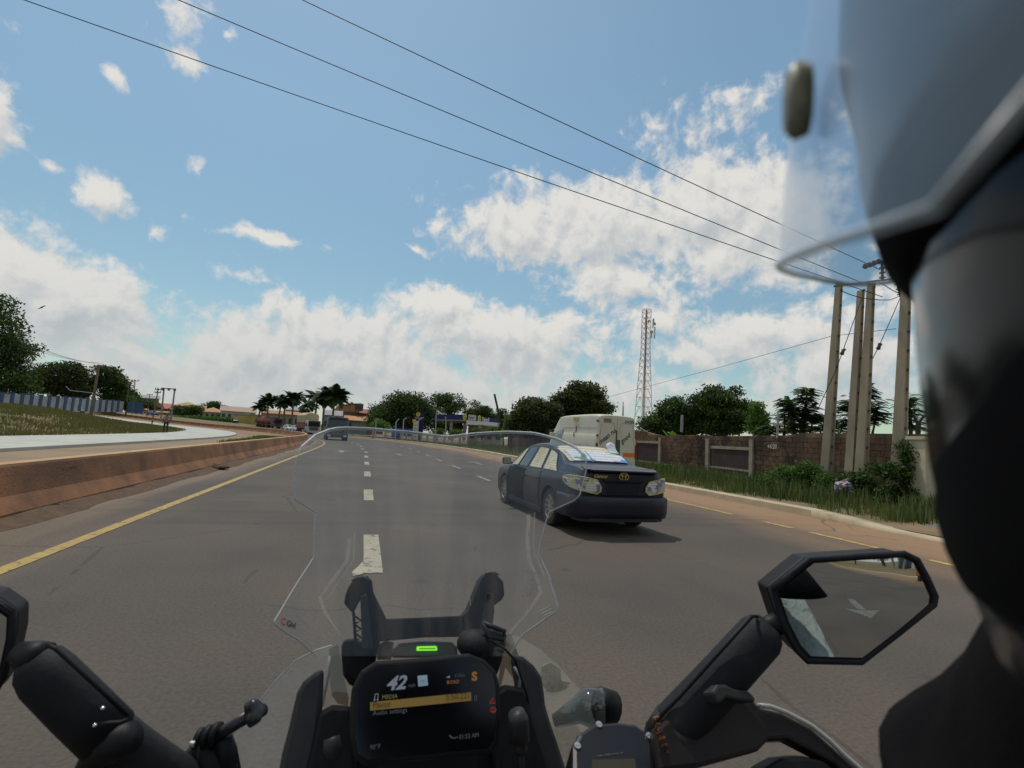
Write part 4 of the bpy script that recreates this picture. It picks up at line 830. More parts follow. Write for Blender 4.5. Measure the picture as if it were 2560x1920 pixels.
def printmat(name, base, ink, cols, sc=14., rot=0., thr=.80):
    """printed paper: text lines, columns and coloured pictures"""
    m = bpy.data.materials.new(name); MATS[name] = m; m.use_nodes = True; t = m.node_tree; b = t.nodes['Principled BSDF']; b.inputs['Roughness'].default_value = .75
    tcn = nn(t, 'ShaderNodeTexCoord'); mp = nn(t, 'ShaderNodeMapping'); mp.inputs['Rotation'].default_value = (0, rot, .1); t.links.new(tcn.outputs['Object'], mp.inputs[0])
    sp = nn(t, 'ShaderNodeSeparateXYZ'); t.links.new(mp.outputs[0], sp.inputs[0])
    ln = mathn(t, 'SINE', mathn(t, 'MULTIPLY', mathn(t, 'ADD', sp.outputs[2], mathn(t, 'MULTIPLY', sp.outputs[0], .0)), 2*math.pi*24))
    n1 = nn(t, 'ShaderNodeTexNoise'); n1.inputs['Scale'].default_value = 55; t.links.new(mp.outputs[0], n1.inputs[0])
    txt = mathn(t, 'MULTIPLY', mathn(t, 'GREATER_THAN', ln, .1), mathn(t, 'GREATER_THAN', n1.outputs[0], .48))
    vo = nn(t, 'ShaderNodeTexVoronoi', distance='CHEBYCHEV'); vo.inputs['Scale'].default_value = sc*.28; t.links.new(mp.outputs[0], vo.inputs[0])
    sc_ = nn(t, 'ShaderNodeSeparateColor'); t.links.new(vo.outputs['Color'], sc_.inputs[0])
    c1 = nn(t, 'ShaderNodeMix', data_type='RGBA'); t.links.new(mathn(t, 'MULTIPLY', txt, .55), c1.inputs[0]); c1.inputs[6].default_value = (*base, 1); c1.inputs[7].default_value = (*ink, 1)
    crp = nn(t, 'ShaderNodeValToRGB'); crp.color_ramp.interpolation = 'CONSTANT'; e = crp.color_ramp.elements; e[0].position = 0; e[0].color = (*cols[0], 1); e[1].position = .5; e[1].color = (*cols[1], 1)
    for i, c in enumerate(cols[2:]): x = e.new(.65+.12*i); x.color = (*c, 1)
    t.links.new(sc_.outputs[1], crp.inputs[0])
    c2 = nn(t, 'ShaderNodeMix', data_type='RGBA'); t.links.new(mathn(t, 'GREATER_THAN', sc_.outputs[0], thr), c2.inputs[0]); t.links.new(c1.outputs[2], c2.inputs[6]); t.links.new(crp.outputs[0], c2.inputs[7])
    t.links.new(c2.outputs[2], b.inputs['Base Color'])
    n3 = nn(t, 'ShaderNodeTexNoise'); n3.inputs['Scale'].default_value = 7; t.links.new(mp.outputs[0], n3.inputs[0]); bp = nn(t, 'ShaderNodeBump'); bp.inputs['Strength'].default_value = .7; bp.inputs['Distance'].default_value = .03
    t.links.new(n3.outputs[0], bp.inputs['Height']); t.links.new(bp.outputs[0], b.inputs['Normal']); return m
M_navy = mat('navy_primer', (.006, .008, .020), .42, (.010, .013, .026), 2.5, bump=.05, bsc=12, spec=.4, coat=.18)
M_navd = mat('navy_lower', (.006, .008, .018), .5, (.010, .012, .022), 3, spec=.3)
M_news = printmat('newspaper', (.58, .54, .40), (.12, .12, .11), [(.25, .22, .16), (.45, .4, .25)], 12)
M_newc = printmat('colour_print', (.62, .65, .72), (.2, .25, .3), [(.1, .25, .55), (.55, .5, .1), (.1, .3, .12), (.35, .1, .08)], 14)
M_newl = printmat('lamp_paper', (.66, .62, .61), (.15, .14, .16), [(.20, .18, .26), (.42, .38, .36), (.50, .48, .08)], 55, thr=.6)
M_masky = mat('masking_tape', (.58, .48, .12), .7)
th = R(17.5); rl = G(1383, 1312)
car = thing('sedan_car', 'dark navy sedan with newspaper masked windows and lamps driving away in the right lane', 'car')
fwd = Vector((-math.sin(th), math.cos(th), 0)); lft = Vector((-math.cos(th), -math.sin(th), 0))
car.location = Vector((rl.x, rl.y, 0))-lft*.80-fwd*.98; car.rotation_euler = (0, 0, math.pi/2+th)
CB = Body([(0, .80, .42, .90, .66, 1.02), (.05, .855, .34, .95, .72, 1.075), (.22, .895, .28, .965, .74, 1.105), (.55, .91, .22, .962, .75, 1.13), (.80, .912, .2, .955, .73, 1.15), (1.15, .912, .19, .945, .655, 1.30),
            (1.5, .912, .18, .935, .61, 1.405), (1.9, .912, .18, .925, .59, 1.46), (2.4, .912, .18, .915, .585, 1.468), (2.9, .912, .18, .905, .585, 1.43), (3.25, .91, .18, .895, .62, 1.31), (3.7, .905, .18, .88, .70, 1.06), (4.05, .895, .18, .85, .72, .97), (4.5, .85, .2, .78, .66, .86), (4.72, .74, .24, .70, .56, .76), (4.8, .60, .30, .64, .45, .68)])
CB.mesh('body', M_navy, car, .06, (.98, 3.76), .365)
for ax in (.98, 3.76):
    for sgn in (1, -1): wheel(car, (ax, sgn*.80, .325), .325, .215, sgn, 10)
# side windows masked with paper (left and right)
for sgn in (1, -1):
    def pane(x0, x1, x0t, x1t, nm, m, off=.012, v0=.04, v1=.93, par=car):
        def fn(u, v):
            vv = v0+(v1-v0)*v; x = (x0+(x1-x0)*u)*(1-vv)+(x0t+(x1t-x0t)*u)*vv; y, z = CB.side(x, vv); return Vector((x, sgn*(y+off), z+off*.3))
        return grid(fn, 10, 8, nm, m, par)
    pane(.80, 1.50, 1.30, 1.66, 'quarter_window_paper', M_news); pane(1.62, 2.28, 1.80, 2.30, 'rear_door_window_paper', M_news)
    if sgn == 1: pane(2.44, 3.12, 2.44, 2.82, 'front_door_window', M_glass, .006); pane(3.0, 3.45, 2.98, 3.06, 'front_window_paper', M_news, .02)
    else: pane(2.42, 3.45, 2.42, 3.0, 'front_door_window_paper', M_news)
    # black trim round the masked glass
    for q in ((.72, 1.56, 1.26, 1.74), (1.56, 2.34, 1.76, 2.36), (2.38, 3.56, 2.38, 3.10)): pane(*q, 'window_trim', M_blkp, .004, 0., .985)
    # door panels
    def dpan(x0, x1, nm, m, off, v0=.10, v1=.985):
        def fn(u, v): x = x0+(x1-x0)*u; y, z = CB.low(x, v0+(v1-v0)*v); return Vector((x, sgn*(y+off), z))
        o = grid(fn, 12, 8, nm, m, car); mb = MB(); mb.tube([fn(u, v)+Vector((0, sgn*.001, 0)) for u, v in [(k/8, 0) for k in range(9)]+[(1, k/8) for k in range(1, 9)]], .006, 5); mb.tube([fn(0, k/8) for k in range(9)], .006, 5); mb.build('shut_line', M_blkp, o); return o
    fd = dpan(2.42, 3.48, 'front_door', mat('bare_black_door', (.005, .006, .007), .6, spec=.2), .012) if sgn == 1 else dpan(2.42, 3.48, 'front_door', M_navy, .006)
    if sgn == 1: fd['label'] = 'blackened front door'
    dpan(1.52, 2.40, 'rear_door', M_navy, .006)
    for x in (2.36, 1.64):
        y, z = CB.low(x, .80); mb = MB(); mb.tube([(x-.10, sgn*(y+.008), z-.005), (x-.06, sgn*(y+.04), z), (x+.04, sgn*(y+.04), z), (x+.08, sgn*(y+.008), z-.005)], .014, 6); mb.build('door_handle', M_navd, car)
    mb = MB(); mb.box((3.30, sgn*(1.02), 1.0), (.10, .20, .15)); o = mb.build('mirror_housing', M_navy, car, bevel=.03)
    mb = MB(); mb.box((3.245, sgn*(1.02), 1.0), (.012, .16, .11)); g_ = mb.build('mirror_paper', M_news, o, bevel=.004)
    mb = MB(); mb.box((3.32, sgn*.93, .955), (.06, .12, .04)); mb.build('mirror_arm', M_blkp, o)
    # arch lips and sill
    for ax in (.98, 3.76):
        mb = MB(); q = []
        for k in range(15): a = R(-8+196*k/14); x = ax+.375*math.cos(a); z = .335+.375*math.sin(a); y, _ = CB.low(x, min(.98, max(.03, (z-CB.par(x)[1])/(CB.par(x)[2]-CB.par(x)[1])))); q.append((x, sgn*(y+.002), z))
        mb.tube(q, .011, 5); mb.build('arch_lip', M_navd, car)
    mb = MB(); mb.box((2.37, sgn*.875, .20), (2.0, .06, .10)); mb.build('sill', M_navd, car, bevel=.015)
# rear glass paper sheets
def rearp(x0, x1, y0, y1, nm, m, off, lab=None, lift=0.):
    def fn(u, v):
        y = y0+(y1-y0)*u; x = x0+(x1-x0)*v; z = CB.top(x, y); return Vector((x-off*.5, y, z+off+lift*(v**3)*(.5+.5*math.sin(u*5))))
    o = grid(fn, 12, 10, nm, m, car)
    if lab: o['label'] = lab
    return o
rearp(.83, 1.60, -.60, .60, 'rear_window_paper', M_news, .010)
rearp(.84, 1.30, .14, .52, 'glossy_sheet', M_newc, .018, 'white printed sheet on the left of the rear window'); rearp(.84, 1.24, -.30, .12, 'glossy_sheet', M_newc, .022, 'printed sheet in the middle of the rear window'); rearp(.83, 1.12, -.60, -.30, 'glossy_sheet', M_newc, .02, 'colour picture sheet at the right of the rear window')
def flap(u, v): return Vector((1.20+.20*v, -.42-.20*u, CB.top(1.20, -.42)+.02+.16*v*v+.05*math.sin(u*3.1)*v))
grid(flap, 8, 8, 'loose_sheet', M_newc, car, .002)
# white trim sheet at the front of the left windows
# trunk, bumper, plate recess, lamps
mb = MB(); rs = []
for x, hw, zb0, zt0 in ((-.13, .62, .30, .60), (-.125, .74, .28, .61), (-.08, .86, .27, .62), (.02, .915, .26, .63), (.20, .935, .25, .62), (.60, .925, .24, .60)):
    pass
def bump(z, ex): # plan outline of the bumper at a height
    return [(.62, .925+ex*.2), (.30, .935+ex*.4), (.10, .925+ex*.5), (-.02, .87+ex), (-.09, .74+ex), (-.13-ex, .50), (-.145-ex, .2), (-.145-ex, 0)]
rs = []
for z, ex in ((.285, -.06), (.30, -.02), (.38, .003), (.50, .012), (.60, .012), (.635, -.005), (.645, -.05)):
    q = bump(z, ex); rs.append([Vector((x, y, z)) for x, y in q]+[Vector((x, -y, z)) for x, y in q[-2::-1]])
mb.rings(rs, closed=False, cap=False); q0 = rs[-1]; n_ = len(q0); mb.add(rs[-1]+[Vector((.5, p.y*.9, .65)) for p in rs[-1]], [(i, i+1, n_+i+1, n_+i) for i in range(n_-1)])
bo = mb.build('rear_bumper', M_navy, car, smooth=True); mb2 = MB()
mb2.prism([(-.10, -.62, .20), (-.02, -.78, .2), (.2, -.82, .2), (.2, .82, .2), (-.02, .78, .2), (-.10, .62, .2)], (0, 0, .12), off0=(0, 0, .04)); mb2.build('lower_valance', M_blkp, car)
# trunk lid panel with shut lines
mb = MB(); mb.prism([(-.035, y, z) for y, z in ((-.60, .66), (.60, .66), (.66, .74), (.645, .93), (.60, 1.02), (-.60, 1.02), (-.645, .93), (-.66, .74))], (.10, 0, 0)); tl = mb.build('trunk_lid', M_navy, car, bevel=.012)
mb = MB(); mb.prism([(-.10, -.58, 1.045), (-.10, .58, 1.045), (.05, .70, 1.06), (.16, .70, 1.085), (.16, -.70, 1.085), (.05, -.70, 1.06)], (0, 0, .03)); mb.build('spoiler_lip', M_navy, tl, bevel=.008)
mb = MB(); mb.prism([(-.04, y, z) for y, z in ((-.30, .69), (.30, .69), (.34, .88), (-.34, .88))], (.03, 0, 0), off0=(-.001, 0, 0)); mb.build('plate_recess', M_navd, tl, bevel=.006)
mb = MB(); mb.prism([(-.085, y, z) for y, z in ((-.38, .885), (.38, .885), (.36, .925), (-.36, .925))], (.06, 0, 0)); mb.build('handle_strip', M_navd, tl, bevel=.01)
mb = MB()
for (a, b, cy) in ((.088, .062, 0), (.034, .060, 0), (.060, .024, .030)):
    mb.tube([(-.052, a*math.cos(t), .975+cy+b*math.sin(t)) for t in np.linspace(0, 2*math.pi, 25)], .0075, 6, cap=False)
mb.build('badge', mat('badge_yellow', (.60, .45, .10), .5), tl)
TL = lambda y, z, x=-.04: frame((x, y, z), (0, -1, 0), (0, 0, 1))
textmesh('Camry', .072, 'model_lettering', MATS['badge_yellow'], tl, TL(.56, .945), .004, .3, bold=.002, xs=1.25)
textmesh('LE', .05, 'trim_lettering', mat('chrome_letter', (.5, .5, .48), .4), tl, TL(-.46, .695), .004, 0)
for sgn in (1, -1):
    prof = [(-.062, .40, .73, .80), (-.06, .47, .68, .905), (-.055, .60, .70, .93), (-.03, .72, .72, .945), (.03, .83, .745, .955), (.12, .885, .775, .955), (.24, .905, .81, .945), (.34, .912, .86, .93)]
    V = []
    for x, y, z0, z1 in prof:
        for k in range(5): z = z0+(z1-z0)*k/4; V.append(Vector((x-.012*math.sin(k*.785)*(y < .8)+.004*random.random(), sgn*(y+.022+.010*math.sin(k*.785)), z)))
    mb = MB(); mb.add(V, [(i*5+k, i*5+k+1, i*5+k+6, i*5+k+5) for i in range(len(prof)-1) for k in range(4)]); lo = mb.build('tail_lamp_paper', M_newl, car, smooth=True)
    mb = MB(); mb.tube([V[i*5] for i in range(8)]+[V[i*5+4] for i in range(7, -1, -1)]+[V[0]], .009, 5); mb.build('tape_edge', M_masky, lo)
mb = MB(); mb.box((3.2, 0, 1.0), (.1, 1.2, .05)); mb.build('dashboard', M_blkp, car)
def front(u, v): x = 3.62-.62*v; y = (u-.5)*1.25*(1-.08*v); return Vector((x+.01, y, CB.top(x, y)+.012))
grid(front, 10, 6, 'windscreen_paper', M_news, car)
mb = MB(); mb.box((4.78, 0, .45), (.12, 1.3, .28)); mb.build('front_bumper', M_navy, car, bevel=.05)

# -------- white high-roof van
van = thing('panel_van', 'cream white high roof van with a hand painted slogan, ahead of the navy sedan', 'van')
vth = R(19.8); vl = P(1489, 1100, 20.9); vf = Vector((-math.sin(vth), math.cos(vth), 0)); vlf = Vector((-math.cos(vth), -math.sin(vth), 0))
van.location = Vector((vl.x, vl.y, 0))-vlf*1.0; van.rotation_euler = (0, 0, math.pi/2+vth)
M_van = mat('van_cream', (.60, .58, .47), .5, (.50, .46, .34), 1.2, bump=.06, bsc=6, lo=.45, hi=.8); M_rst = mat('rust', (.20, .09, .04), .9)
VB = Body([(0, .97, .45, 1.9, .86, 2.72), (.05, .99, .42, 1.9, .88, 2.76), (1, 1.0, .38, 1.9, .89, 2.80), (3.4, 1.0, .36, 1.9, .88, 2.78), (3.9, 1.0, .36, 1.75, .86, 2.66), (4.3, .99, .36, 1.5, .82, 2.35), (4.75, .98, .36, 1.25, .80, 1.85), (5.05, .96, .36, 1.12, .80, 1.42), (5.45, .90, .40, .98, .72, 1.16), (5.6, .78, .45, .8, .6, .92)])
VB.mesh('body', M_van, van, .08)
for ax in (1.15, 4.6):
    for sgn in (1, -1):
        mb = MB(); mb.lathe([(.44, 0), (.44, .02)], (ax, sgn*1.0-.01, .38), 'y', 24); mb.build('wheel_arch', M_blkp, van); wheel(van, (ax, sgn*.93, .36), .36, .22, sgn, 6)
for sgn, nm in ((1, 'mean no'), (-1, 'good')):
    mb = MB(); mb.prism([(-.03, sgn*.012, .62), (-.03, sgn*.93, .62), (-.03, sgn*.90, 1.9), (-.03, sgn*.83, 2.62), (-.03, sgn*.012, 2.66)], (.05, 0, 0)); dr = mb.build('rear_door', M_van, van, bevel=.012)
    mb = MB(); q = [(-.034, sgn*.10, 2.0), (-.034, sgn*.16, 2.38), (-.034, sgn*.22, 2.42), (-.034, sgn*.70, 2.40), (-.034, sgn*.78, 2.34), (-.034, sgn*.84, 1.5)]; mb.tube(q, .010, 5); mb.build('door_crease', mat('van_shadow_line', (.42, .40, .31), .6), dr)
    for z in (1.0, 1.85, 2.45):
        mb = MB(); mb.box((-.03, sgn*.95, z), (.07, .08, .09)); mb.build('hinge', M_rst, dr)
    ang = R(38); M_ = frame((-.033, (.80 if sgn > 0 else -.26), (1.45 if sgn > 0 else 1.55)), (0, -math.cos(ang), math.sin(ang)), (0, math.sin(ang), math.cos(ang)))
    textmesh(nm, .31 if sgn > 0 else .29, 'painted_slogan', mat('black_paint', (.03, .035, .06), .6), dr, M_, .002, .35, bold=.006, xs=.9)
VT = lambda y, z: frame((-.033, y, z), (0, -1, 0), (0, 0, 1))
textmesh('OON', .17, 'top_lettering', MATS['black_paint'], van, VT(-.36, 2.44), .002, 0, bold=.006, xs=1.2)
mb = MB(); mb.prism([(-.031, y, z) for y, z in ((.67, 2.40), (.30, 2.40), (.30, 2.60), (.67, 2.60))], (-.006, 0, 0)); pn = mb.build('name_sticker', mat('sticker_brown', (.36, .27, .18), .7), van)
textmesh('LAGOS', .11, 'sticker_lettering', mat('sticker_ink', (.25, .1, .05), .8), pn, frame((-.040, .64, 2.46), (0, -1, 0), (0, 0, 1)), .001, 0, bold=.002)
mb = MB(); mb.box((-.045, .03, 1.35), (.03, .05, 1.5)); mb.build('centre_seam', M_rst, van)
mb = MB(); mb.box((-.05, -.05, 1.40), (.02, .20, .62)); mb.build('green_strip', mat('green_tape', (.02, .14, .06), .7), van)
mb = MB(); mb.box((-.036, -.62, 1.10), (.012, .58, .17)); mb.build('orange_reflector', mat('orange_tape', (.75, .22, .02), .6), van)
for k, (x, z, w, h) in enumerate(((1.95, 2.05, .10, .36), (2.0, 1.85, .07, .2), (3.4, 1.35, .35, .02), (3.2, 1.6, .3, .02))):
    y = VB.side(x, .1)[0] if z > 1.9 else 1.0; mb = MB(); mb.box((x, y+.0-.004*(z > 2), z), (w, .015, h)); mb.build('rust_shade_mark', M_rst if k < 2 else MATS['van_shadow_line'], van)  # two rust patches, then thin strips with crease shade put into the colour
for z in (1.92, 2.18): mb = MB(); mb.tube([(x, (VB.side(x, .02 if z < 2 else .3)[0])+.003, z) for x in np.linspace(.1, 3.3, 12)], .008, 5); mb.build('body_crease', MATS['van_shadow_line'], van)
mb = MB(); mb.prism([(3.25, 1.012, 1.45), (4.55, 1.005, 1.32), (4.25, .93, 1.9), (3.55, .90, 2.12), (3.25, .93, 2.12)], (0, .012, 0)); mb.build('cab_window', mat('pale_glass', (.25, .32, .32), .15), van)
mb = MB(); mb.box((3.95, 1.18, 1.75), (.12, .26, .34)); mb.build('wing_mirror', M_van, van, bevel=.03)
mb = MB(); mb.box((2.0, .93, 2.55), (.45, .02, .18)); mb.build('roof_sticker', mat('sticker_yellow', (.5, .42, .15), .7), van); mb = MB(); mb.box((-.09, 0, .50), (.2, 1.95, .2)); mb.build('rear_bumper', M_blkp, van, bevel=.02)
for sgn in (1, -1): mb = MB(); mb.box((-.02, sgn*.945, 1.25), (.05, .09, .55)); mb.build('tail_lamp', mat('red_lens', (.3, .02, .02), .3), van)

# -------- oncoming lorries, tanker and cars (they face the camera: local +x forward)
def lorry(name, label, cat, loc, head, cabw, cabh, boxh, boxw, L, mcab, mbox, mlow, tank=False, mwin=M_glass, grille=True, tarp=True):
    t = thing(name, label, cat, loc, head)
    cw, hh = cabw/2, cabh
    mb = MB(); mb.rings([[Vector((x, a*cw*s_, z)) for a, z in ((-1, .55), (1, .55), (1, hh*.55), (.96, hh*.96), (.85, hh), (-.85, hh), (-.96, hh*.96), (-1, hh*.55))] for x, s_ in ((-1.9, 1), (-.25, 1), (-.02, .97), (0, .93))]); cb = mb.build('cab', mcab, t)
    mb = MB(); mb.prism([(.015, a*cw, z) for a, z in ((-.86, hh*.56), (.86, hh*.56), (.82, hh*.88), (-.82, hh*.88))], (-.05, 0, 0)); mb.build('windscreen', mwin, cb)
    mb = MB(); mb.prism([(.02, a*cw, z) for a, z in ((-.80, hh*.89), (.80, hh*.89), (.76, hh*.96), (-.76, hh*.96))], (.06, 0, 0)); mb.build('sun_visor', M_blkp, cb)
    if grille:
        mb = MB(); mb.prism([(.02, a*cw, z) for a, z in ((-.62, hh*.28), (.62, hh*.28), (.66, hh*.53), (-.66, hh*.53))], (-.05, 0, 0)); g = mb.build('grille', M_blkp, cb); mb = MB()
        for k in range(4): mb.box((.03, 0, hh*(.31+.055*k)), (.02, cw*1.2, .035))
        mb.build('grille_bar', M_rim, g)
    mb = MB(); mb.box((.02, 0, hh*.19), (.22, cabw, .38)); bp_ = mb.build('bumper', mcab, cb)
    for s_ in (-1, 1):
        mb = MB(); mb.box((.14, s_*cw*.72, hh*.20), (.03, .38, .2)); mb.build('headlamp', mat('lamp_lens', (.6, .6, .58), .2), bp_)
        mb = MB(); mb.box((-.15, s_*(cw+.18), hh*.68), (.12, .22, .6)); mb.build('mirror', M_blkp, cb)
        for x in (-.9, -L+3.6, -L+2.2, -L+.9):
            mb = MB(); mb.lathe([(.5, -.15), (.52, 0), (.5, .15)], (x, s_*(cw-.15), .5), 'y', 16); mb.build('wheel', M_tyre, t)
    mb = MB(); mb.box((-L/2-.8, 0, .85), (L-1.6, .9, .25)); mb.build('chassis', M_blkp, t)
    bw_ = boxw/2
    if tank:
        mb = MB(); mb.rings([[Vector((x, s_*1.2*math.cos(a), 2.15+s_*1.05*math.sin(a))) for a in np.linspace(0, 2*math.pi, 21)[:-1]] for x, s_ in ((-L, .8), (-L+.2, 1), (-2.3, 1), (-2.1, .8))]); mb.build('tank', mbox, t, smooth=False)
    else:
        mb = MB(); mb.box((-L/2-1.1, 0, 1.6), (L-2.2, boxw, 1.2)); mb.build('cargo_side', mlow, t)
        mb = MB(); rs = []
        for k in range(9):
            x = -2.15-(L-2.2)*k/8; j = .10*math.sin(k*2.1); rs.append([Vector((x, a*bw_, z)) for a, z in ((-1, 2.15), (-1, boxh-.45+j*.5), (-.75, boxh-.18+j), (-.2, boxh+.05+j), (.3, boxh+j), (.8, boxh-.15+j), (1, boxh-.5), (1, 2.15))])
        mb.rings(rs); mb.build('tarpaulin', mbox, t)
    return t
def place(px, py, s): # the heading along the road for an oncoming vehicle
    p = G(px, py); return Vector((p.x, p.y, 0)), HD(s)+math.pi/2+math.pi
M_tarp = mat('tan_tarpaulin', (.48, .42, .24), .9, (.38, .32, .18), .8, bump=.5, bsc=3)
p, h = place(783, 1086, 100)
lorry('cargo_lorry', 'white cabbed cargo lorry with a tan tarpaulin load coming around the barrier', 'lorry', p, math.atan2(-p.y, -p.x)+R(13), 2.45, 2.55, 3.95, 2.5, 9.5, mat('lorry_white', (.48, .48, .46), .5), M_tarp, mat('rusty_red_side', (.28, .08, .05), .8))
p, h = place(841, 1101, 66)
lorry('pale_blue_lorry', 'dark grey blue lorry seen just above the top edge of the motorcycle screen', 'lorry', p, math.atan2(-p.y, -p.x)+R(3), 2.5, 2.75, 2.85, 2.3, 7.0, mat('lorry_grey_blue', (.13, .16, .18), .5, (.09, .1, .11), 2), mat('dark_tarpaulin', (.05, .055, .06), .9), MATS['dark_tarpaulin'], mwin=mat('blue_grey_glass', (.06, .10, .12), .2))
for o in bpy.data.objects:
    if o.name.startswith('bumper') and o.parent and o.parent.parent and o.parent.parent.name.startswith('pale_blue'): o.data.materials[0] = M_dark
p = P(694, 1070, 143); lorry('fuel_tanker', 'dark red fuel tanker lorry queueing behind the barrier bend', 'tanker', (p.x, p.y, TZ(p.x, p.y)), math.atan2(-p.y, -p.x)+R(32), 2.4, 2.75, 3.2, 2.4, 9.5, mat('tanker_cab', (.12, .07, .10), .5), mat('tank_red', (.30, .07, .06), .5, (.22, .05, .05), .6), M_blkp, tank=True)
HB = [(0, .74, .3, .8, .6, .9), (.3, .85, .22, .9, .62, 1.35), (1.0, .86, .2, .9, .6, 1.46), (2.0, .86, .2, .88, .6, 1.45), (2.7, .86, .2, .86, .64, 1.15), (3.0, .85, .2, .84, .68, .98), (3.7, .8, .22, .72, .6, .84), (4.0, .6, .3, .6, .4, .66)]
def smallcar(name, label, cat, loc, head, m, group=None):
    t = thing(name, label, cat, loc, head, group); B = Body(HB); B.mesh('body', m, t, .15)
    for sgn in (1, -1):
        def fn(u, v): x = .55+2.1*u; x = x*(1-v)+(.8+1.6*u)*v; y, z = B.side(x, .08+.8*v); return Vector((x, sgn*(y+.01), z))
        grid(fn, 8, 3, 'side_window', M_glass, t)
        for ax in (.75, 3.2): mb = MB(); mb.lathe([(.30, -.1), (.31, 0), (.30, .1)], (ax, sgn*.80, .31), 'y', 14); mb.build('wheel', M_tyre, t)
        mb = MB(); mb.box((3.85, sgn*.5, .62), (.12, .3, .14)); mb.build('headlamp', MATS['lamp_lens'], t)
    def fn(u, v): x = 2.95-.75*v; y = (u-.5)*1.15; return Vector((x+.02, y, B.top(x, y)+.015))
    grid(fn, 6, 3, 'windscreen', M_glass, t); mb = MB(); mb.box((3.98, 0, .42), (.1, 1.1, .18)); mb.build('grille', M_blkp, t); return t
p = P(714, 1074, 120); smallcar('saloon_car', 'white car queueing between the red tanker and the lorry', 'car', (p.x, p.y, TZ(p.x, p.y)), math.atan2(-p.y, -p.x)+R(22), mat('car_white', (.6, .6, .6), .4))
p = P(734, 1080, 110); smallcar('saloon_car', 'silver blue car nearest the lorry, behind the bend of the barrier', 'car', (p.x, p.y, TZ(p.x, p.y)), math.atan2(-p.y, -p.x)+R(14), mat('car_silver_blue', (.30, .38, .50), .35, coat=.5))
p = P(588, 1056, 165); smallcar('parked_estate', 'dark car parked before the yellow store left of the palms', 'car', (p.x, p.y, TZ(p.x, p.y)), R(-60), mat('car_black', (.02, .02, .03), .35))
p = P(373, 1043, 150); smallcar('parked_estate', 'small dark blue car at the far end of the pale path between the poles', 'car', (p.x, p.y, TZ(p.x, p.y)), R(-30), mat('car_blue', (.02, .04, .13), .35))
p = P(350, 1035, 158); lorry('small_truck', 'small grey truck far away at the left beside the cream shop', 'truck', (p.x, p.y, TZ(p.x, p.y)), R(-45), 1.9, 2.1, 2.2, 1.9, 4.5, mat('truck_grey', (.16, .18, .2), .6), M_dark, M_dark)

# ============================================================ vegetation
LM = {'mango': leafmat('mango_leaf', (.022, .042, .012), (.045, .08, .017), (.13, .11, .03)), 'dark': leafmat('dark_leaf', (.022, .042, .013), (.046, .085, .018), (.11, .17, .03)),
      'mid': leafmat('mid_leaf', (.035, .075, .014), (.075, .15, .025), (.14, .22, .045)), 'light': leafmat('light_leaf', (.06, .13, .02), (.10, .20, .03), (.17, .27, .05)), 'palm': leafmat('palm_leaf', (.015, .04, .012), (.03, .07, .018), (.055, .10, .025)),
      'bankgrass': leafmat('bank_grass_blade', (.19, .11, .05), (.10, .12, .03), (.15, .19, .045)), 'weed': leafmat('weed_blade', (.03, .055, .014), (.07, .12, .025), (.20, .19, .08)), 'grass': leafmat('grass_blade', (.055, .09, .018), (.10, .16, .03), (.24, .20, .08))}
M_bark = mat('bark', (.11, .085, .06), .95, (.06, .05, .04), 4, bump=.6)
def leafcloud(cent, nper, rad, size, asp=.5, droop=.3, seed=0, ext=(1, 1, 1)):
    g = np.random.default_rng(seed); C = np.repeat(np.asarray(cent), nper, axis=0); N = len(C)
    pos = C+np.clip(g.normal(0, 1, (N, 3)), -1.7, 1.7)*rad*np.array([1, 1, .62])*.55
    d = g.normal(0, 1, (N, 3)); d[:, 2] -= droop; d /= np.linalg.norm(d, axis=1)[:, None]; e = np.cross(d, g.normal(0, 1, (N, 3))); e /= np.linalg.norm(e, axis=1)[:, None]
    s = size*(.6+.8*g.random((N, 1))); a = d*s; b = e*s*asp
    nrm = np.cross(a, b)*0.0
    V = np.stack([pos-a*.5, pos-b*.5+a*.08, pos+a*.5, pos+b*.5+a*.08], 1).reshape(-1, 3); F = np.arange(N*4).reshape(-1, 4); return V, F
def tree(name, label, base, crown, n, nper, rad, leaf, kind='dark', trunk=.25, cat='tree', group=None, asp=.5, seed=1, limbs=5, ht=None):
    """crown: list of ellipsoids (x, y, z, rx, ry, rz) in metres relative to the foot"""
    t = thing(name, label, cat, base, 0, group); g = np.random.default_rng(seed); cents = []; vol = np.array([c[3]*c[4]*c[5] for c in crown]); vol = vol/vol.sum()
    for c, v in zip(crown, vol):
        k = max(3, int(n*v)); d = g.normal(0, 1, (k, 3)); d /= np.linalg.norm(d, axis=1)[:, None]; r_ = .30+.62*g.random((k, 1))**.5; cents.append(np.array(c[:3])+d*r_*np.array(c[3:]))
    cents = np.concatenate(cents); V, F = leafcloud(cents, nper, rad, leaf, asp, seed=seed+5); npmesh('crown', V, F, LM[kind], t)
    if trunk:
        mb = MB(); c0 = np.mean([c[:3] for c in crown], 0); z0 = min(c[2]-c[5]*.5 for c in crown)
        fork = Vector((c0[0]*.4, c0[1]*.4, max(.6, z0*.8))); mb.tube([(0, 0, -.3), (0.03, 0, fork.z*.5), fork], [trunk*1.25, trunk, trunk*.75], 8)
        ids = g.choice(len(cents), min(limbs*2, len(cents)), replace=False)
        for i in ids: q = Vector(cents[i]); mid = fork.lerp(q, .5)+Vector((0, 0, .2)); mb.tube([fork, mid, q], [trunk*.5, trunk*.28, trunk*.08], 5)
        mb.build('trunk', M_bark, t)
    return t
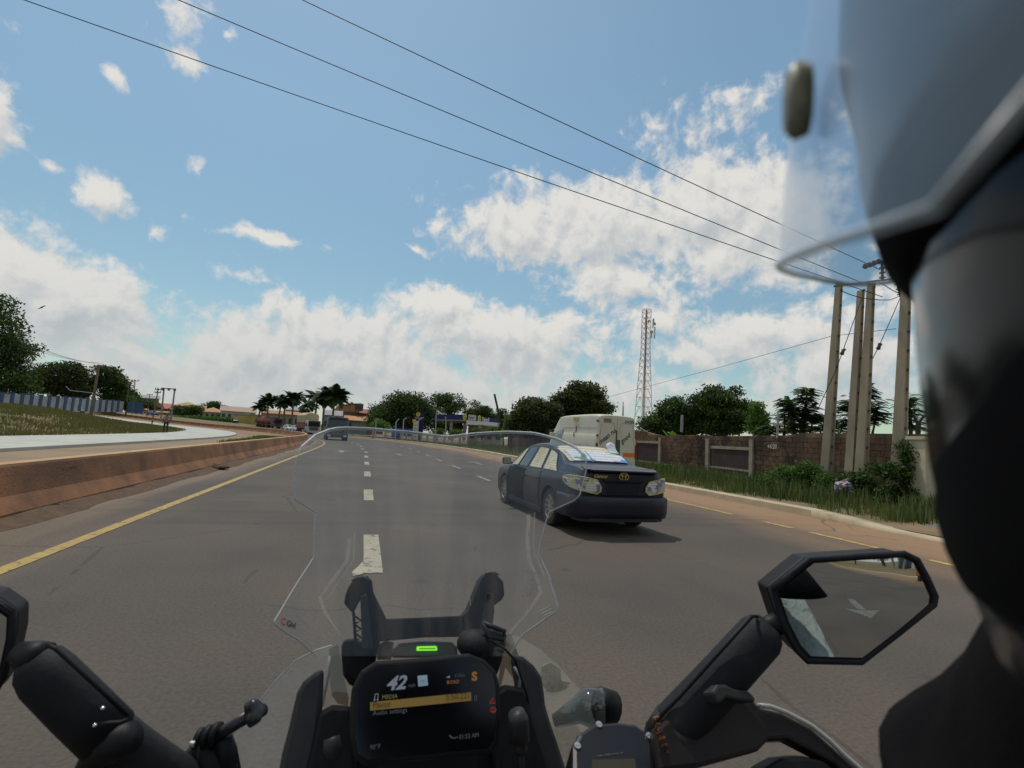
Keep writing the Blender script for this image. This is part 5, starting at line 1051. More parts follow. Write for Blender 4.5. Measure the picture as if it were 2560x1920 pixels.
def ptree(name, label, ell, d, ybase, n, nper, rad, leaf, kind='dark', trunk=.25, seed=1, cat='tree', group=None, asp=.5, dd=0, depthf=.9):
    """crown ellipsoids given where they are seen: (px, py, half width px, half height px[, depth shift])"""
    k = d/FPX; cx = sum(e[0] for e in ell)/len(ell); b = P(cx, ybase, d); b.z = TZ(b.x, b.y)-.1; cr_ = []
    for e in ell:
        c = P(e[0], e[1], d+(e[4] if len(e) > 4 else 0))-b; cr_.append((c.x, c.y, c.z, e[2]*k*.95, e[2]*k*depthf, e[3]*k*.95))
    return tree(name, label, b, cr_, n, nper, rad, leaf, kind, trunk, cat, group, asp, seed)
GL = 'trees behind the white and blue wall'
ptree('tall_tree', 'tall dark layered tree at the left edge of the photo behind the white wall', [(-40, 790, 85, 40), (10, 760, 35, 22), (-40, 870, 110, 60), (20, 830, 45, 20), (30, 850, 40, 22), (-40, 950, 120, 60), (10, 900, 60, 40), (40, 940, 40, 40)], 95, 1020, 150, 150, 2.1, .55, 'dark', .6, 11, group=GL)
ptree('mango_tree', 'broad rounded mango tree with reddish leaf tips behind the white wall', [(120, 935, 45, 38), (175, 940, 40, 40), (150, 970, 60, 25), (90, 960, 35, 30)], 110, 1025, 120, 130, 1.7, .55, 'mango', .5, 12, group=GL)
ptree('mango_tree', 'smaller round mango tree between the broad one and the spreading tree', [(212, 960, 28, 20), (200, 975, 30, 18)], 116, 1025, 40, 120, 1.3, .5, 'mango', .4, 13, group=GL)
ptree('spreading_tree', 'dark spreading tree overhanging the end of the blue wall', [(270, 930, 32, 12), (250, 950, 25, 14), (285, 955, 40, 18), (295, 985, 42, 22), (320, 962, 14, 5)], 118, 1030, 110, 110, 1.3, .5, 'dark', .4, 14, group=GL)
ptree('light_shrub', 'yellow green shrub at the end of the blue wall', [(318, 1000, 14, 12), (312, 1018, 16, 10)], 116, 1030, 22, 90, .9, .4, 'mid', .15, 15, 'shrub')
for i, (px, py, hw, hh, lab) in enumerate(((345, 1006, 14, 7, 'in front of the dark unfinished block'), (372, 1012, 15, 10, 'right of the dark unfinished block'), (446, 1025, 14, 8, 'at the left corner of the grey green house'), (467, 1028, 18, 10, 'in front of the middle of the grey green house'), (489, 1024, 14, 10, 'at the right end of the grey green house'))):
    ptree('distant_tree', 'small dark distant tree '+lab, [(px, py, hw, hh)], 180, 1042, 18, 70, 1.6, .6, 'dark', .2, 20+i)
ptree('distant_tree', 'dark domed tree standing beyond the orange roofed bungalows', [(535, 1013, 16, 9), (545, 1020, 20, 8), (515, 1019, 12, 6)], 240, 1045, 50, 80, 1.9, .7, 'dark', .3, 31)
for i, (x0, x1, y, lab) in enumerate(((440, 500, 1045, 'at the left of the far verge'), (500, 552, 1047, 'below the cream bungalow'), (552, 582, 1050, 'just left of the yellow store'))):
    ptree('verge_hedge', 'low green scrub '+lab, [((x0+x1)/2-(x1-x0)*.25, y, (x1-x0)*.3, 3), ((x0+x1)/2+(x1-x0)*.25, y, (x1-x0)*.3, 3)], 165, y+5, 26, 60, 1.2, .5, 'mid', 0, 40+i, 'hedge')
# palms
def frondmesh():
    mb = MB(); n = 13; L = 3.3; pts = []
    for k in range(n+1): t = k/n; pts.append(Vector((L*(t-.12*t*t), 0, .95*t-1.75*t*t)))
    mb.tube(pts, [.05*(1-.8*k/n)+.01 for k in range(n+1)], 4)
    for k in range(1, n*3):
        t = k/(n*3); i = min(n-1, int(t*n)); p = pts[i].lerp(pts[i+1], t*n-i); d = (pts[i+1]-pts[i]).normalized(); l = .95*math.sin(math.pi*min(1, .12+t*.93))+.12
        for s in (-1, 1): a = Vector((d.x*.45, s*.75, -.55+.2*random.random())).normalized()*l; w = d*.10; mb.add([p-w, p+w, p+a*.6+w*.7, p+a, p+a*.6-w*.7], [(0, 1, 2, 3, 4)])
    o = mb.build('frond', LM['palm'], fix=False); me = o.data; bpy.data.objects.remove(o); return me
FM = [frondmesh() for _ in range(3)]; M_ptr = mat('palm_trunk', (.20, .17, .13), .9, (.13, .11, .08), 3)
def palm(px, ytop, ybase, d, label, sc=1., seed=0):
    b = P(px, ybase, d); b.z = TZ(b.x, b.y)-.1; top = P(px, ytop, d); H = top.z-b.z; rd = random.Random(seed); t = thing('royal_palm', label, 'palm tree', b, 0, 'royal palms at the bend of the road')
    mb = MB(); lx, ly = rd.uniform(-.3, .3), rd.uniform(-.3, .3)
    mb.tube([(0, 0, 0), (lx*.3, ly*.3, H*.3), (lx*.7, ly*.7, H*.6), (lx, ly, H*.84)], [.30, .26, .25, .2], 8); mb.build('trunk', M_ptr, t); mb = MB(); mb.tube([(lx, ly, H*.82), (lx, ly, H)], [.2, .09], 8); mb.build('crownshaft', LM['palm'], t)
    for k in range(24):
        o = bpy.data.objects.new('frond', FM[k % 3]); COL.objects.link(o); o.parent = t; o.location = (lx, ly, H*.98)
        o.rotation_euler = (rd.uniform(-.25, .25), rd.uniform(-.75, .55)-(.35 if k % 4 == 0 else 0), 2*math.pi*k/24*2.4+rd.uniform(-.2, .2)); s = sc*rd.uniform(.85, 1.15); o.scale = (s, s, s)
for i, (px, yt, yb, d, lab, sc) in enumerate(((643, 1013, 1064, 150, 'shortest palm at the left end of the palm row', .95), (666, 1001, 1064, 145, 'second palm of the row, leaning over the red tanker', 1.1), (693, 1000, 1065, 146, 'third palm of the row from the left', 1.05), (708, 1004, 1066, 138, 'fourth palm, in front of the brown shop row', 1.05), (729, 994, 1066, 138, 'tallest palm at the right end of the left cluster', 1.2),
        (762, 1008, 1070, 128, 'palm just left of the tan tarpaulin lorry', 1.0), (783, 992, 1072, 120, 'palm directly behind the tan tarpaulin lorry', 1.2), (806, 988, 1074, 116, 'tallest palm of the right cluster', 1.35), (829, 987, 1076, 114, 'rightmost palm beside the orange roofs', 1.35))):
    palm(px, yt, yb, d, lab, sc, i)
ptree('conifer', 'dark pointed tree between the two palm clusters', [(762, 1030, 6, 18), (771, 1030, 5, 14)], 140, 1055, 20, 80, .9, .4, 'dark', .15, 51)
# trees round the filling station
ptree('shade_tree', 'broad dark shade tree left of the filling station canopy', [(1010, 1005, 48, 26), (1045, 1020, 45, 28), (985, 1035, 60, 28), (1040, 1050, 60, 24), (1070, 1030, 32, 24), (1000, 1060, 45, 18)], 98, 1085, 190, 130, 1.7, .40, 'dark', .5, 61)
ptree('shade_tree', 'small dark tree at the left foot of the broad shade tree', [(955, 1022, 20, 9), (960, 1040, 32, 18), (945, 1055, 30, 14)], 102, 1080, 60, 110, 1.3, .38, 'dark', .3, 62)
ptree('airy_tree', 'airy tree with gaps in its crown above the filling station canopy', [(1100, 1000, 28, 18), (1135, 1000, 26, 18), (1118, 1018, 40, 18), (1160, 1018, 18, 14), (1185, 1013, 9, 10), (1085, 1010, 16, 16)], 104, 1085, 60, 90, 1.15, .38, 'dark', .35, 63)
ptree('round_tree', 'low round dark tree behind the right half of the canopy', [(1205, 1030, 22, 12), (1180, 1034, 20, 10), (1232, 1045, 20, 10)], 125, 1090, 70, 90, 1.3, .45, 'mango', .3, 64)
ptree('dark_tree', 'dark tree under the left end of the canopy behind the columns', [(1110, 1062, 25, 16), (1140, 1066, 25, 14)], 97, 1085, 40, 100, 1.2, .4, 'dark', .3, 65)
ptree('pale_bush', 'pale green rounded bush left of the fence posts', [(945, 1058, 18, 8), (955, 1066, 24, 8)], 88, 1085, 30, 90, .8, .32, 'light', 0, 66, 'bush')
ptree('hedge_bush', 'low green bush under the station shop awning', [(1200, 1082, 18, 8), (1235, 1080, 18, 8)], 78, 1100, 40, 80, .7, .28, 'mid', 0, 67, 'bush')
ptree('hedge_bush', 'low green bush between the station columns', [(1095, 1080, 14, 6), (1140, 1084, 16, 7)], 80, 1100, 26, 70, .7, .28, 'mid', 0, 68, 'bush')
# trees behind the van and the wall
GR = 'trees behind the block wall'
ptree('slim_tree', 'slim leafy tree by the thin bent pole at the right end of the canopy', [(1255, 1035, 10, 12), (1262, 1055, 12, 14), (1258, 1078, 14, 12)], 66, 1100, 30, 90, .7, .25, 'dark', .12, 70)
ptree('bright_bush', 'bright green bush in front of the big mango tree', [(1280, 1050, 14, 18), (1276, 1078, 18, 14)], 60, 1100, 40, 90, .7, .26, 'light', .1, 71, 'bush')
ptree('mango_tree', 'lower big mango tree left of the white van', [(1325, 1030, 45, 34), (1360, 1050, 45, 30), (1310, 1065, 45, 26), (1372, 1025, 22, 22)], 56, 1100, 150, 150, .95, .30, 'mango', .4, 72, group=GR)
ptree('mango_tree', 'taller big mango tree rising behind the white van', [(1455, 985, 55, 26), (1415, 1000, 38, 26), (1465, 1015, 65, 28), (1500, 1020, 32, 20), (1400, 1030, 34, 20)], 60, 1100, 170, 150, .95, .32, 'mango', .45, 73, group=GR)
ptree('bushy_tree', 'dense bushy tree right of the radio tower', [(1675, 1020, 36, 26), (1690, 1045, 48, 30), (1640, 1062, 42, 24), (1720, 1040, 26, 34), (1700, 1075, 60, 20)], 44, 1110, 170, 150, .72, .22, 'dark', .3, 74, group=GR)
ptree('crowned_tree', 'wide dark tree with tufted top in the middle above the block wall', [(1790, 1000, 56, 22), (1750, 1012, 34, 20), (1840, 1015, 34, 20), (1800, 1040, 76, 26), (1860, 1045, 26, 30), (1800, 1068, 70, 18), (1770, 978, 9, 9), (1795, 975, 8, 9), (1836, 978, 6, 7)], 42, 1110, 210, 130, .68, .22, 'dark', .32, 75, group=GR)
ptree('light_tree', 'light green slender tree at the right side of the tufted tree', [(1892, 1020, 11, 14), (1895, 1045, 16, 20), (1898, 1072, 20, 16)], 38, 1110, 60, 100, .5, .19, 'light', .12, 76)
# banana leaves peeking over the wall
bt = thing('banana_plant', 'banana plant with broad leaves showing above the block wall', 'banana plant', G(1745, 1180)+Vector((.5, 4, 0))); bt.location.z = 0
def bleaf(k):
    mb = MB(); rs = []; L = 1.5
    for i in range(7): t = i/6; w = .28*math.sin(math.pi*min(1, .08+t*.92))+.01; p = Vector((L*t*.6, 0, L*(t-.45*t*t))); rs.append([p+Vector((0, -w, -.05)), p+Vector((0, 0, .03)), p+Vector((0, w, -.05))])
    mb.rings(rs, closed=False, cap=False); return mb
for k in range(12):
    o = bleaf(k).build('leaf', LM['light'], bt, smooth=True, fix=False); o.location = (random.uniform(-1.3, 1.3), random.uniform(-.4, .4), 1.5+random.random()*.5); o.rotation_euler = (0, random.uniform(-.3, .5), random.random()*6.28)
# feathery papaya-like trees near the poles
def feather_tree(name, label, spots, d, ybase, seed, kind='dark'):
    cx = sum(s[0] for s in spots)/len(spots); b = P(cx, ybase, d); b.z = TZ(b.x, b.y); t = thing(name, label, 'tree', b, 0, 'feathery trees beside the poles'); g = np.random.default_rng(seed); k_ = d/FPX; Vs = []; mb = MB()
    for (px, py, hw, hh) in spots:
        c = np.array(P(px, py, d)-b); mb.tube([(0, 0, 0), (c[0]*.5, c[1]*.5, c[2]*.6), tuple(c)], [.10, .07, .03], 6)
        for j in range(int(26+hw*hh*.11)):
            o_ = c+g.normal(0, .42, 3)*np.array([hw*k_, hw*k_, hh*k_]); dr = g.normal(0, 1, 3); dr[2] = abs(dr[2])*.2; dr /= np.linalg.norm(dr); L = .42+.25*g.random(); sd_ = np.cross(dr, [0, 0, 1]); sd_ /= np.linalg.norm(sd_)
            for q in range(9):
                tt_ = (q+1)/9; p = o_+dr*L*tt_+np.array([0, 0, -.35*L*tt_*tt_])
                for s in (-1, 1): a = (sd_*s*.8+dr*.5+np.array([0, 0, -.35]))*.19*(1.1-.5*tt_); w = dr*.034; Vs += [p-w, p+w, p+a+w*.4, p+a-w*.4]
    V = np.array(Vs); npmesh('crown', V, np.arange(len(V)).reshape(-1, 4), LM[kind], t); mb.build('trunk', M_bark, t)
feather_tree('feathery_tree', 'tall feathery leaved tree above the painted number on the wall', [(2015, 1000, 18, 22), (2005, 1035, 22, 22), (1965, 1005, 16, 10), (1980, 1025, 20, 14), (2035, 1040, 20, 20), (2000, 1065, 26, 18), (2018, 980, 9, 14)], 25, 1200, 81)
feather_tree('feathery_tree', 'feathery tree rising behind the second and third poles', [(2165, 980, 14, 22), (2175, 1020, 26, 26), (2125, 1020, 22, 28), (2190, 1045, 22, 20), (2130, 1060, 26, 20)], 24, 1200, 82)
feather_tree('feathery_tree', 'low feathery plant immediately left of the short antenna post', [(1925, 1072, 16, 12), (1912, 1080, 12, 8)], 27, 1190, 83)
feather_tree('feathery_tree', 'slender feathery sapling between the antenna post and the tall feathery tree', [(1962, 1045, 9, 14), (1958, 1070, 12, 14)], 27, 1190, 84)
feather_tree('feathery_tree', 'leafy tree in the gap left of the leftmost concrete pole', [(2060, 1050, 22, 14), (2085, 1065, 16, 16), (2050, 1072, 24, 12)], 26, 1190, 85, 'mid')
feather_tree('feathery_tree', 'light green tree behind the rightmost concrete pole', [(2275, 1000, 10, 20), (2278, 1035, 14, 24), (2280, 1068, 14, 14)], 24, 1200, 86, 'mid')
# bushes on the verge
GB = 'bushes on the right verge'
ptree('verge_bush', 'bushy weeds at the foot of the wall just right of the dark car', [(1665, 1178, 18, 16), (1690, 1186, 22, 10)], 27, 1195, 40, 60, .35, .13, 'mid', 0, 91, 'bush', GB)
ptree('verge_bush', 'dark weeds below the blocked doorway in the wall', [(1740, 1196, 22, 10), (1790, 1200, 22, 9)], 24, 1208, 40, 60, .32, .12, 'dark', 0, 92, 'bush', GB)
ptree('verge_bush', 'tall grassy bush left of the leftmost concrete pole', [(1960, 1190, 30, 26), (1990, 1210, 40, 22), (1930, 1205, 30, 18), (2030, 1215, 26, 20)], 19.5, 1240, 110, 60, .36, .13, 'mid', 0, 93, 'bush', GB)
ptree('verge_bush', 'dense low bush between the poles behind the crouching person', [(2110, 1225, 30, 20), (2150, 1245, 40, 20), (2190, 1262, 44, 18), (2120, 1205, 24, 14)], 16.5, 1275, 140, 60, .32, .11, 'dark', 0, 94, 'bush', GB)
ptree('verge_bush', 'broad leafy bush draped around the rightmost concrete pole', [(2210, 1175, 30, 10), (2255, 1182, 34, 12), (2280, 1140, 26, 22), (2270, 1120, 18, 8), (2260, 1240, 40, 30), (2225, 1262, 44, 16), (2290, 1200, 24, 34)], 15.3, 1285, 170, 60, .30, .12, 'dark', .05, 95, 'bush', GB)
for i, (px, py, d, hw, hh, kd, lab) in enumerate(((1720, 1190, 25, 24, 12, 'mid', 'low weeds below the plain block panel'), (1845, 1205, 22, 34, 13, 'mid', 'leafy weeds under the long blocked opening'), (1905, 1212, 21, 26, 16, 'mid', 'clump of weeds right of the long blocked opening'), (1865, 1222, 20, 30, 9, 'dark', 'dark low weeds nearer the kerb below the blocked opening'), (2020, 1180, 18.5, 26, 22, 'mid', 'tall weeds beneath the painted number'), (2075, 1210, 17.5, 22, 24, 'mid', 'tall weeds against the wall behind the leftmost pole'), (2150, 1205, 16.5, 26, 22, 'dark', 'dark shrub at the feet of the second and third poles'))):
    ptree('verge_weeds', lab, [(px-hw*.4, py, hw*.7, hh), (px+hw*.4, py+3, hw*.7, hh*.8)], d, py+hh+6, 44, 60, .30, .10, kd, 0, 500+i, 'weeds', 'weeds along the foot of the block wall')
# grass: blades in tufts, on the verge and on the left bank
def grass(name, label, pts, hgt, per, spread, kind='grass', seed=0, wid=.012):
    g = np.random.default_rng(seed); C = np.repeat(pts, per, axis=0); N = len(C); C = C+np.c_[g.normal(0, spread, (N, 2)), np.zeros(N)]
    a = g.random(N)*6.283; h = hgt*(.4+.9*g.random(N)); ln = np.c_[np.cos(a), np.sin(a)]*(.45*h*g.random(N))[:, None]; w = np.c_[-np.sin(a), np.cos(a)]*wid*(.6+g.random(N))[:, None]
    V = np.stack([np.c_[C[:, :2]-w, C[:, 2]-.02], np.c_[C[:, :2]+w, C[:, 2]-.02], np.c_[C[:, :2]+ln+w*.3, C[:, 2]+h], np.c_[C[:, :2]+ln-w*.3, C[:, 2]+h]], 1).reshape(-1, 3)
    return tag(npmesh(name, V, np.arange(N*4).reshape(-1, 4), LM[kind]), label, None, None, 'stuff')
pts = []
for i in range(3300):
    s = 4+95*random.random()**1.6; n = random.uniform(11.9, 20); 
    if s < 9 and n < 17.8: continue
    if math.sin(s*.8+n*1.1)+math.sin(n*2.3-s*.35) < -.9: continue
    pts.append(tuple(SN(s, n, .10)))
grass('verge_grass', 'green grass and weeds growing between the kerb and the block wall', np.array(pts), .26, 34, .16, seed=3, wid=.008)
pts = []
for i in range(1500):
    s = 8.8+60*random.random()**1.5; n = random.uniform(12.6, 17.6)+(.05*max(0, s-14))
    if math.sin(s*1.9+n*.8)*math.sin(n*2.1-s*.7)+.35*math.sin(s*4.1) < .12: continue
    pts.append(tuple(SN(s, n, .10)))
grass('tall_weeds', 'tall loose weeds growing in front of the block wall', np.array(pts), .50, 22, .26, 'weed', seed=13, wid=.014)
pts = []
for i in range(5200):
    s = 8+105*random.random(); n = -17.6-42*random.random()**1.2; p = SN(s, n); 
    if p.y < 4: continue
    q = PA[:, :2]-np.array([p.x, p.y]); 
    if (q**2).sum(1).min() < 17.8**2: continue
    pts.append((p.x, p.y, TZ(p.x, p.y)))
grass('bank_grass', 'green and brown grass covering the bank below the white wall', np.array(pts), .26, 16, .5, 'bankgrass', seed=4, wid=.03)
pts = [tuple(SN(random.uniform(38, 62), -6.6-2.6*random.random(), .03)) for i in range(500)]
grass('median_grass', 'patch of bright grass on the median beyond the barrier', np.array(pts), .18, 14, .25, seed=5, wid=.03)

# ============================================================ people
def skinned(name, J, E, m, parent, sub=2):
    me = bpy.data.meshes.new(name); me.from_pydata([j[:3] for j in J], E, []); o = bpy.data.objects.new(name, me); COL.objects.link(o)
    md = o.modifiers.new('skin', 'SKIN'); md.use_smooth_shade = True
    for i, j in enumerate(J): r_ = j[3]; me.skin_vertices[0].data[i].radius = r_ if isinstance(r_, tuple) else (r_, r_)
    me.skin_vertices[0].data[0].use_root = True
    sb = o.modifiers.new('sub', 'SUBSURF'); sb.levels = sub; sb.render_levels = sub; bpy.context.view_layer.update()
    nm = bpy.data.meshes.new_from_object(o.evaluated_get(bpy.context.evaluated_depsgraph_get())); o.modifiers.clear(); o.data = nm
    for x in (m if isinstance(m, list) else [m]): nm.materials.append(x)
    if parent is not None: attach(o, parent)
    return o
M_skin = mat('brown_skin', (.075, .038, .022), .6, (.06, .03, .018), 8)
def person(label, loc, rz, J, E, cols, group=None):
    """J joints with a region letter: s skin, t top, l legs, f shoes"""
    t = thing('person', label, 'person', loc, rz, group); o = skinned('body', [j[:4] for j in J], E, [M_skin]+cols, t)
    pts = [(Vector(J[a][:3]), Vector(J[b][:3]), J[b][4]) for a, b in E]; idx = {'s': 0, 't': 1, 'l': 2, 'f': 3}
    for pl in o.data.polygons:
        c = pl.center; best = 9; r_ = 's'
        for a, b, q in pts:
            ab = b-a; u = max(0, min(1, (c-a).dot(ab)/max(1e-6, ab.length_squared))); d = (c-(a+ab*u)).length
            if d < best: best = d; r_ = q
        pl.material_index = idx[r_]
    return t
walkJ = [(0, 0, .95, .13, 'l'), (0, 0, 1.18, .13, 't'), (0, .01, 1.40, (.17, .11), 't'), (0, .01, 1.50, .06, 's'), (0, .0, 1.60, .095, 's'), (0, 0, 1.70, .08, 's'),
         (-.20, .0, 1.40, .06, 't'), (-.26, -.02, 1.15, .05, 't'), (-.25, -.08, .90, .038, 's'), (-.25, -.1, .80, .035, 's'), (.20, 0, 1.40, .06, 't'), (.27, .03, 1.14, .05, 't'), (.24, -.10, .95, .038, 's'), (.22, -.16, .86, .035, 's'),
         (-.10, 0, .88, .095, 'l'), (-.11, -.10, .50, .07, 'l'), (-.11, .02, .10, .05, 'l'), (-.11, -.12, .04, .045, 'f'), (.10, 0, .88, .095, 'l'), (.11, .06, .50, .07, 'l'), (.12, .22, .12, .05, 'l'), (.12, .10, .04, .045, 'f')]
walkE = [(0, 1), (1, 2), (2, 3), (3, 4), (4, 5), (2, 6), (6, 7), (7, 8), (8, 9), (2, 10), (10, 11), (11, 12), (12, 13), (0, 14), (14, 15), (15, 16), (16, 17), (0, 18), (18, 19), (19, 20), (20, 21)]
p = G(412, 1086); person('man in a dark patterned shirt and dark trousers walking on the pale concrete strip', (p.x, p.y, .13), R(30), walkJ, walkE, [mat('maroon_shirt', (.12, .05, .06), .9, (.25, .2, .22), 14), mat('dark_trousers', (.025, .022, .025), .9), mat('shoes', (.03, .02, .02), .6)])
squatJ = [(0, 0, .28, .15, 'l'), (0, .08, .45, (.16, .15), 't'), (.0, .24, .62, (.20, .14), 't'), (0, .34, .68, .065, 's'), (0, .43, .70, .095, 's'), (0, .52, .72, .085, 's'),
          (-.20, .24, .60, .075, 't'), (-.24, .34, .36, .055, 't'), (-.14, .48, .16, .04, 's'), (-.12, .54, .10, .035, 's'), (.20, .24, .60, .075, 't'), (.24, .34, .36, .055, 't'), (.14, .48, .16, .04, 's'), (.12, .54, .10, .035, 's'),
          (-.12, .06, .28, .10, 'l'), (-.20, .36, .42, .07, 'l'), (-.16, .12, .10, .05, 'l'), (-.16, .28, .04, .045, 'f'), (.12, .06, .28, .10, 'l'), (.20, .36, .42, .07, 'l'), (.16, .12, .10, .05, 'l'), (.16, .28, .04, .045, 'f')]
M_chk = mat('checked_shirt', (.30, .34, .44), .9, (.10, .015, .02), 13, lo=.46, hi=.54, detail=1, stretch=(.7, .7, 1.6))
p = P(2092, 1268, 15.6); person('person in a patterned shirt crouching behind the kerb by the concrete poles', (p.x, p.y, .12), R(-78), squatJ, walkE, [M_chk, mat('dark_trousers', (.025, .022, .025), .9), mat('shoes', (.03, .02, .02), .6)])
# bird
mb = MB(); c = P(104, 769, 60); mb.tube([c+Vector((-.35, 0, -.18)), c+Vector((0, 0, .02)), c+Vector((.38, 0, .3))], [.02, .09, .02], 6); mb.add([c+Vector((-.1, 0, 0)), c+Vector((.15, 0, .05)), c+Vector((.45, .3, .42))], [(0, 1, 2)]); mb.add([c+Vector((-.1, 0, 0)), c+Vector((.1, 0, .0)), c+Vector((-.4, -.3, -.35))], [(0, 1, 2)])
tag(mb.build('bird', M_dark), 'dark bird flying beside the tall tree at the left', 'bird')
# ============================================================ motorcycle (heading along the road)
bf = Vector((-math.sin(R(16)), math.cos(R(16)), 0)); br_ = Vector((math.cos(R(16)), math.sin(R(16)), 0)); ZU = Vector((0, 0, 1)); EV = Vector((0, 0, EYE))
def PL(px, py, Q, n): r_ = ray(px, py); return EV+r_*((Q-EV).dot(n)/r_.dot(n))
M_bp = mat('matt_black_plastic', (.0045, .0045, .0055), .55, (.008, .008, .009), 30, bump=.2, bsc=900, bd=.0004, spec=.25); M_gp = mat('grey_plastic', (.016, .017, .020), .5, (.034, .033, .034), 18, bump=.2, bsc=900, bd=.0004, spec=.3)
M_rub = mat('rubber_boot', (.009, .010, .013), .7, (.034, .032, .030), 9, bump=.5, bsc=90, bd=.002, spec=.3, lo=.48, hi=.78, detail=9); M_mir = bpy.data.materials.new('mirror_glass'); M_mir.use_nodes = True
_b = M_mir.node_tree.nodes['Principled BSDF']; _b.inputs['Metallic'].default_value = 1; _b.inputs['Roughness'].default_value = .015; _b.inputs['Base Color'].default_value = (.62, .66, .66, 1)
M_scr = clearmat('screen_plastic', haze=.036, tint=(.90, .92, .92), hcol=(.55, .56, .55), rough=.08, smear=14, refl=.5); M_defl = clearmat('clear_deflector', haze=.09, tint=(.86, .87, .84), hcol=(.6, .58, .48), smear=8)
M_edge = clearmat('polished_edge', haze=.36, tint=(.72, .74, .74), hcol=(.42, .45, .46), rough=.4, smear=10)
bike = thing('motorcycle', 'black adventure motorcycle seen from the rider seat with tall clear screen, display and mirrors', 'motorcycle', (-.1, .62, 0), ws=True)
# --- windscreen
QS = P(1090, 1340, .80); nS = (-bf+.62*ZU).normalized()
XL = [(1075, 824), (1090, 787), (1119, 753), (1151, 740), (1224, 735), (1249, 737), (1280, 789), (1310, 786), (1394, 784), (1473, 733), (1556, 684), (1574, 704), (1600, 746), (1640, 790)]
XR = [(1075, 1391), (1100, 1440), (1118, 1458), (1143, 1466), (1160, 1466), (1195, 1459), (1230, 1449), (1244, 1435), (1267, 1388), (1275, 1374), (1294, 1367), (1357, 1350), (1383, 1346), (1441, 1373), (1517, 1395), (1527, 1393), (1583, 1312), (1603, 1294), (1640, 1275)]
TPX = [(690, 0), (824, 0), (852, -5), (921, -3), (1030, 6), (1113, 18), (1192, 9), (1265, 5), (1337, 8), (1391, 22), (1470, 22)]
def ipl(tab, x): return float(np.interp(x, [a for a, b in tab], [b for a, b in tab]))
def scr(px, py, off=0.):
    p = PL(px, py, QS, nS); t = (p-EV); k = 1-.13*((px-1085)/380)**2; return EV+t*k-off*bf
def scrv(u, v):
    y0 = 1075+565*v; x = ipl(XL, y0)*(1-u)+ipl(XR, y0)*u; return x, y0+ipl(TPX, x)*(1-v)**3
rowsY = sorted(set([a for a, b in XL]+[a for a, b in XR]+list(range(1075, 1641, 14))))
V = []; nu = 28
for y0 in rowsY:
    for i in range(nu+1): V.append(scr(*scrv(i/nu, (y0-1075)/565)))
mb = MB(); mb.add(V, [(j*(nu+1)+i, j*(nu+1)+i+1, (j+1)*(nu+1)+i+1, (j+1)*(nu+1)+i) for j in range(len(rowsY)-1) for i in range(nu)])
ws = mb.build('windscreen', M_scr, bike, smooth=True, fix=False)
edge = [scr(*scrv(0, (y-1075)/565)) for y in rowsY[::-1]]+[scr(*scrv(i/nu, 0)) for i in range(1, nu)]+[scr(*scrv(1, (y-1075)/565)) for y in rowsY]
nL = len(rowsY); rad = [.0009]*nL+[.0026]*(nu-1)+[.0013]*len(rowsY)
for i in range(8): rad[nL-1-i] = .0026; rad[nL+nu-1+i] = .0026
mb = MB(); mb.tube(edge, rad, 6, cap=False); mb.build('screen_edge', M_edge, ws, smooth=True)
for q, w in (([(1322, 1285), (1318, 1360), (1322, 1400), (1345, 1452), (1352, 1480), (1318, 1530), (1268, 1590)], 5), ([(874, 1345), (868, 1400), (800, 1492), (812, 1530), (850, 1590)], 5), ([(886, 1330), (884, 1400), (815, 1500)], 2), ([(1336, 1280), (1333, 1370), (1360, 1440)], 2)):
    mb = MB(); k = w*.8/1250/2; a_ = [scr(x-w, y, .001) for x, y in q]; b__ = [scr(x+w, y, .001) for x, y in q]; mb.rings([[a, b] for a, b in zip(a_, b__)], closed=False, cap=False); mb.build('screen_crease', MATS.get('crease') or clearmat('crease', haze=.13, hcol=(.55, .54, .48), tint=(.9, .9, .88), smear=20), ws, fix=False)
mb = MB(); rd = random.Random(4)
for k in range(46):
    x, y = rd.gauss(1328, 12), rd.gauss(1430, 45)
    if k > 26: x, y = rd.gauss(1180, 14), rd.gauss(1400, 50)
    if k > 36: x, y = rd.uniform(800, 1400), rd.uniform(1120, 1500)
    r_ = rd.uniform(.0002, .0007); c = scr(x, y, .002); d_ = Vector((rd.uniform(-.3, .3), 0, 1))*rd.uniform(.001, .009)*(k <= 36); mb.tube([c, c+d_+Vector((0, 0, .0005))], r_, 4)
o = mb.build('dirt_specks', mat('dried_dirt', (.45, .43, .38), .9), ws); o['kind'] = 'stuff'
def scrtext(s, px, py, sz, m, rot=0., nm='screen_print', **k):
    o_ = scr(px, py, .0015); a = scr(px+20*math.cos(R(rot)), py+20*math.sin(R(rot)), .0015); b = scr(px, py-20, .0015); return textmesh(s, sz, nm, m, ws, frame(o_, a-o_, b-o_), .0001, **k)
scrtext('C', 702, 1559, .011, mat('red_print', (.45, .03, .02), .6), 18, bold=.0004); scrtext('Givi', 716, 1563, .0095, mat('black_print', (.02, .02, .02), .6), 18, bold=.0003)
for k in range(3):
    mb = MB(); a, b = scr(1349+k*5, 1530+k*6-3, .001), scr(1374+k*4, 1514+k*7, .001); mb.tube([a, b], .0005, 4); mb.build('small_print_line', MATS['dried_dirt'], ws)
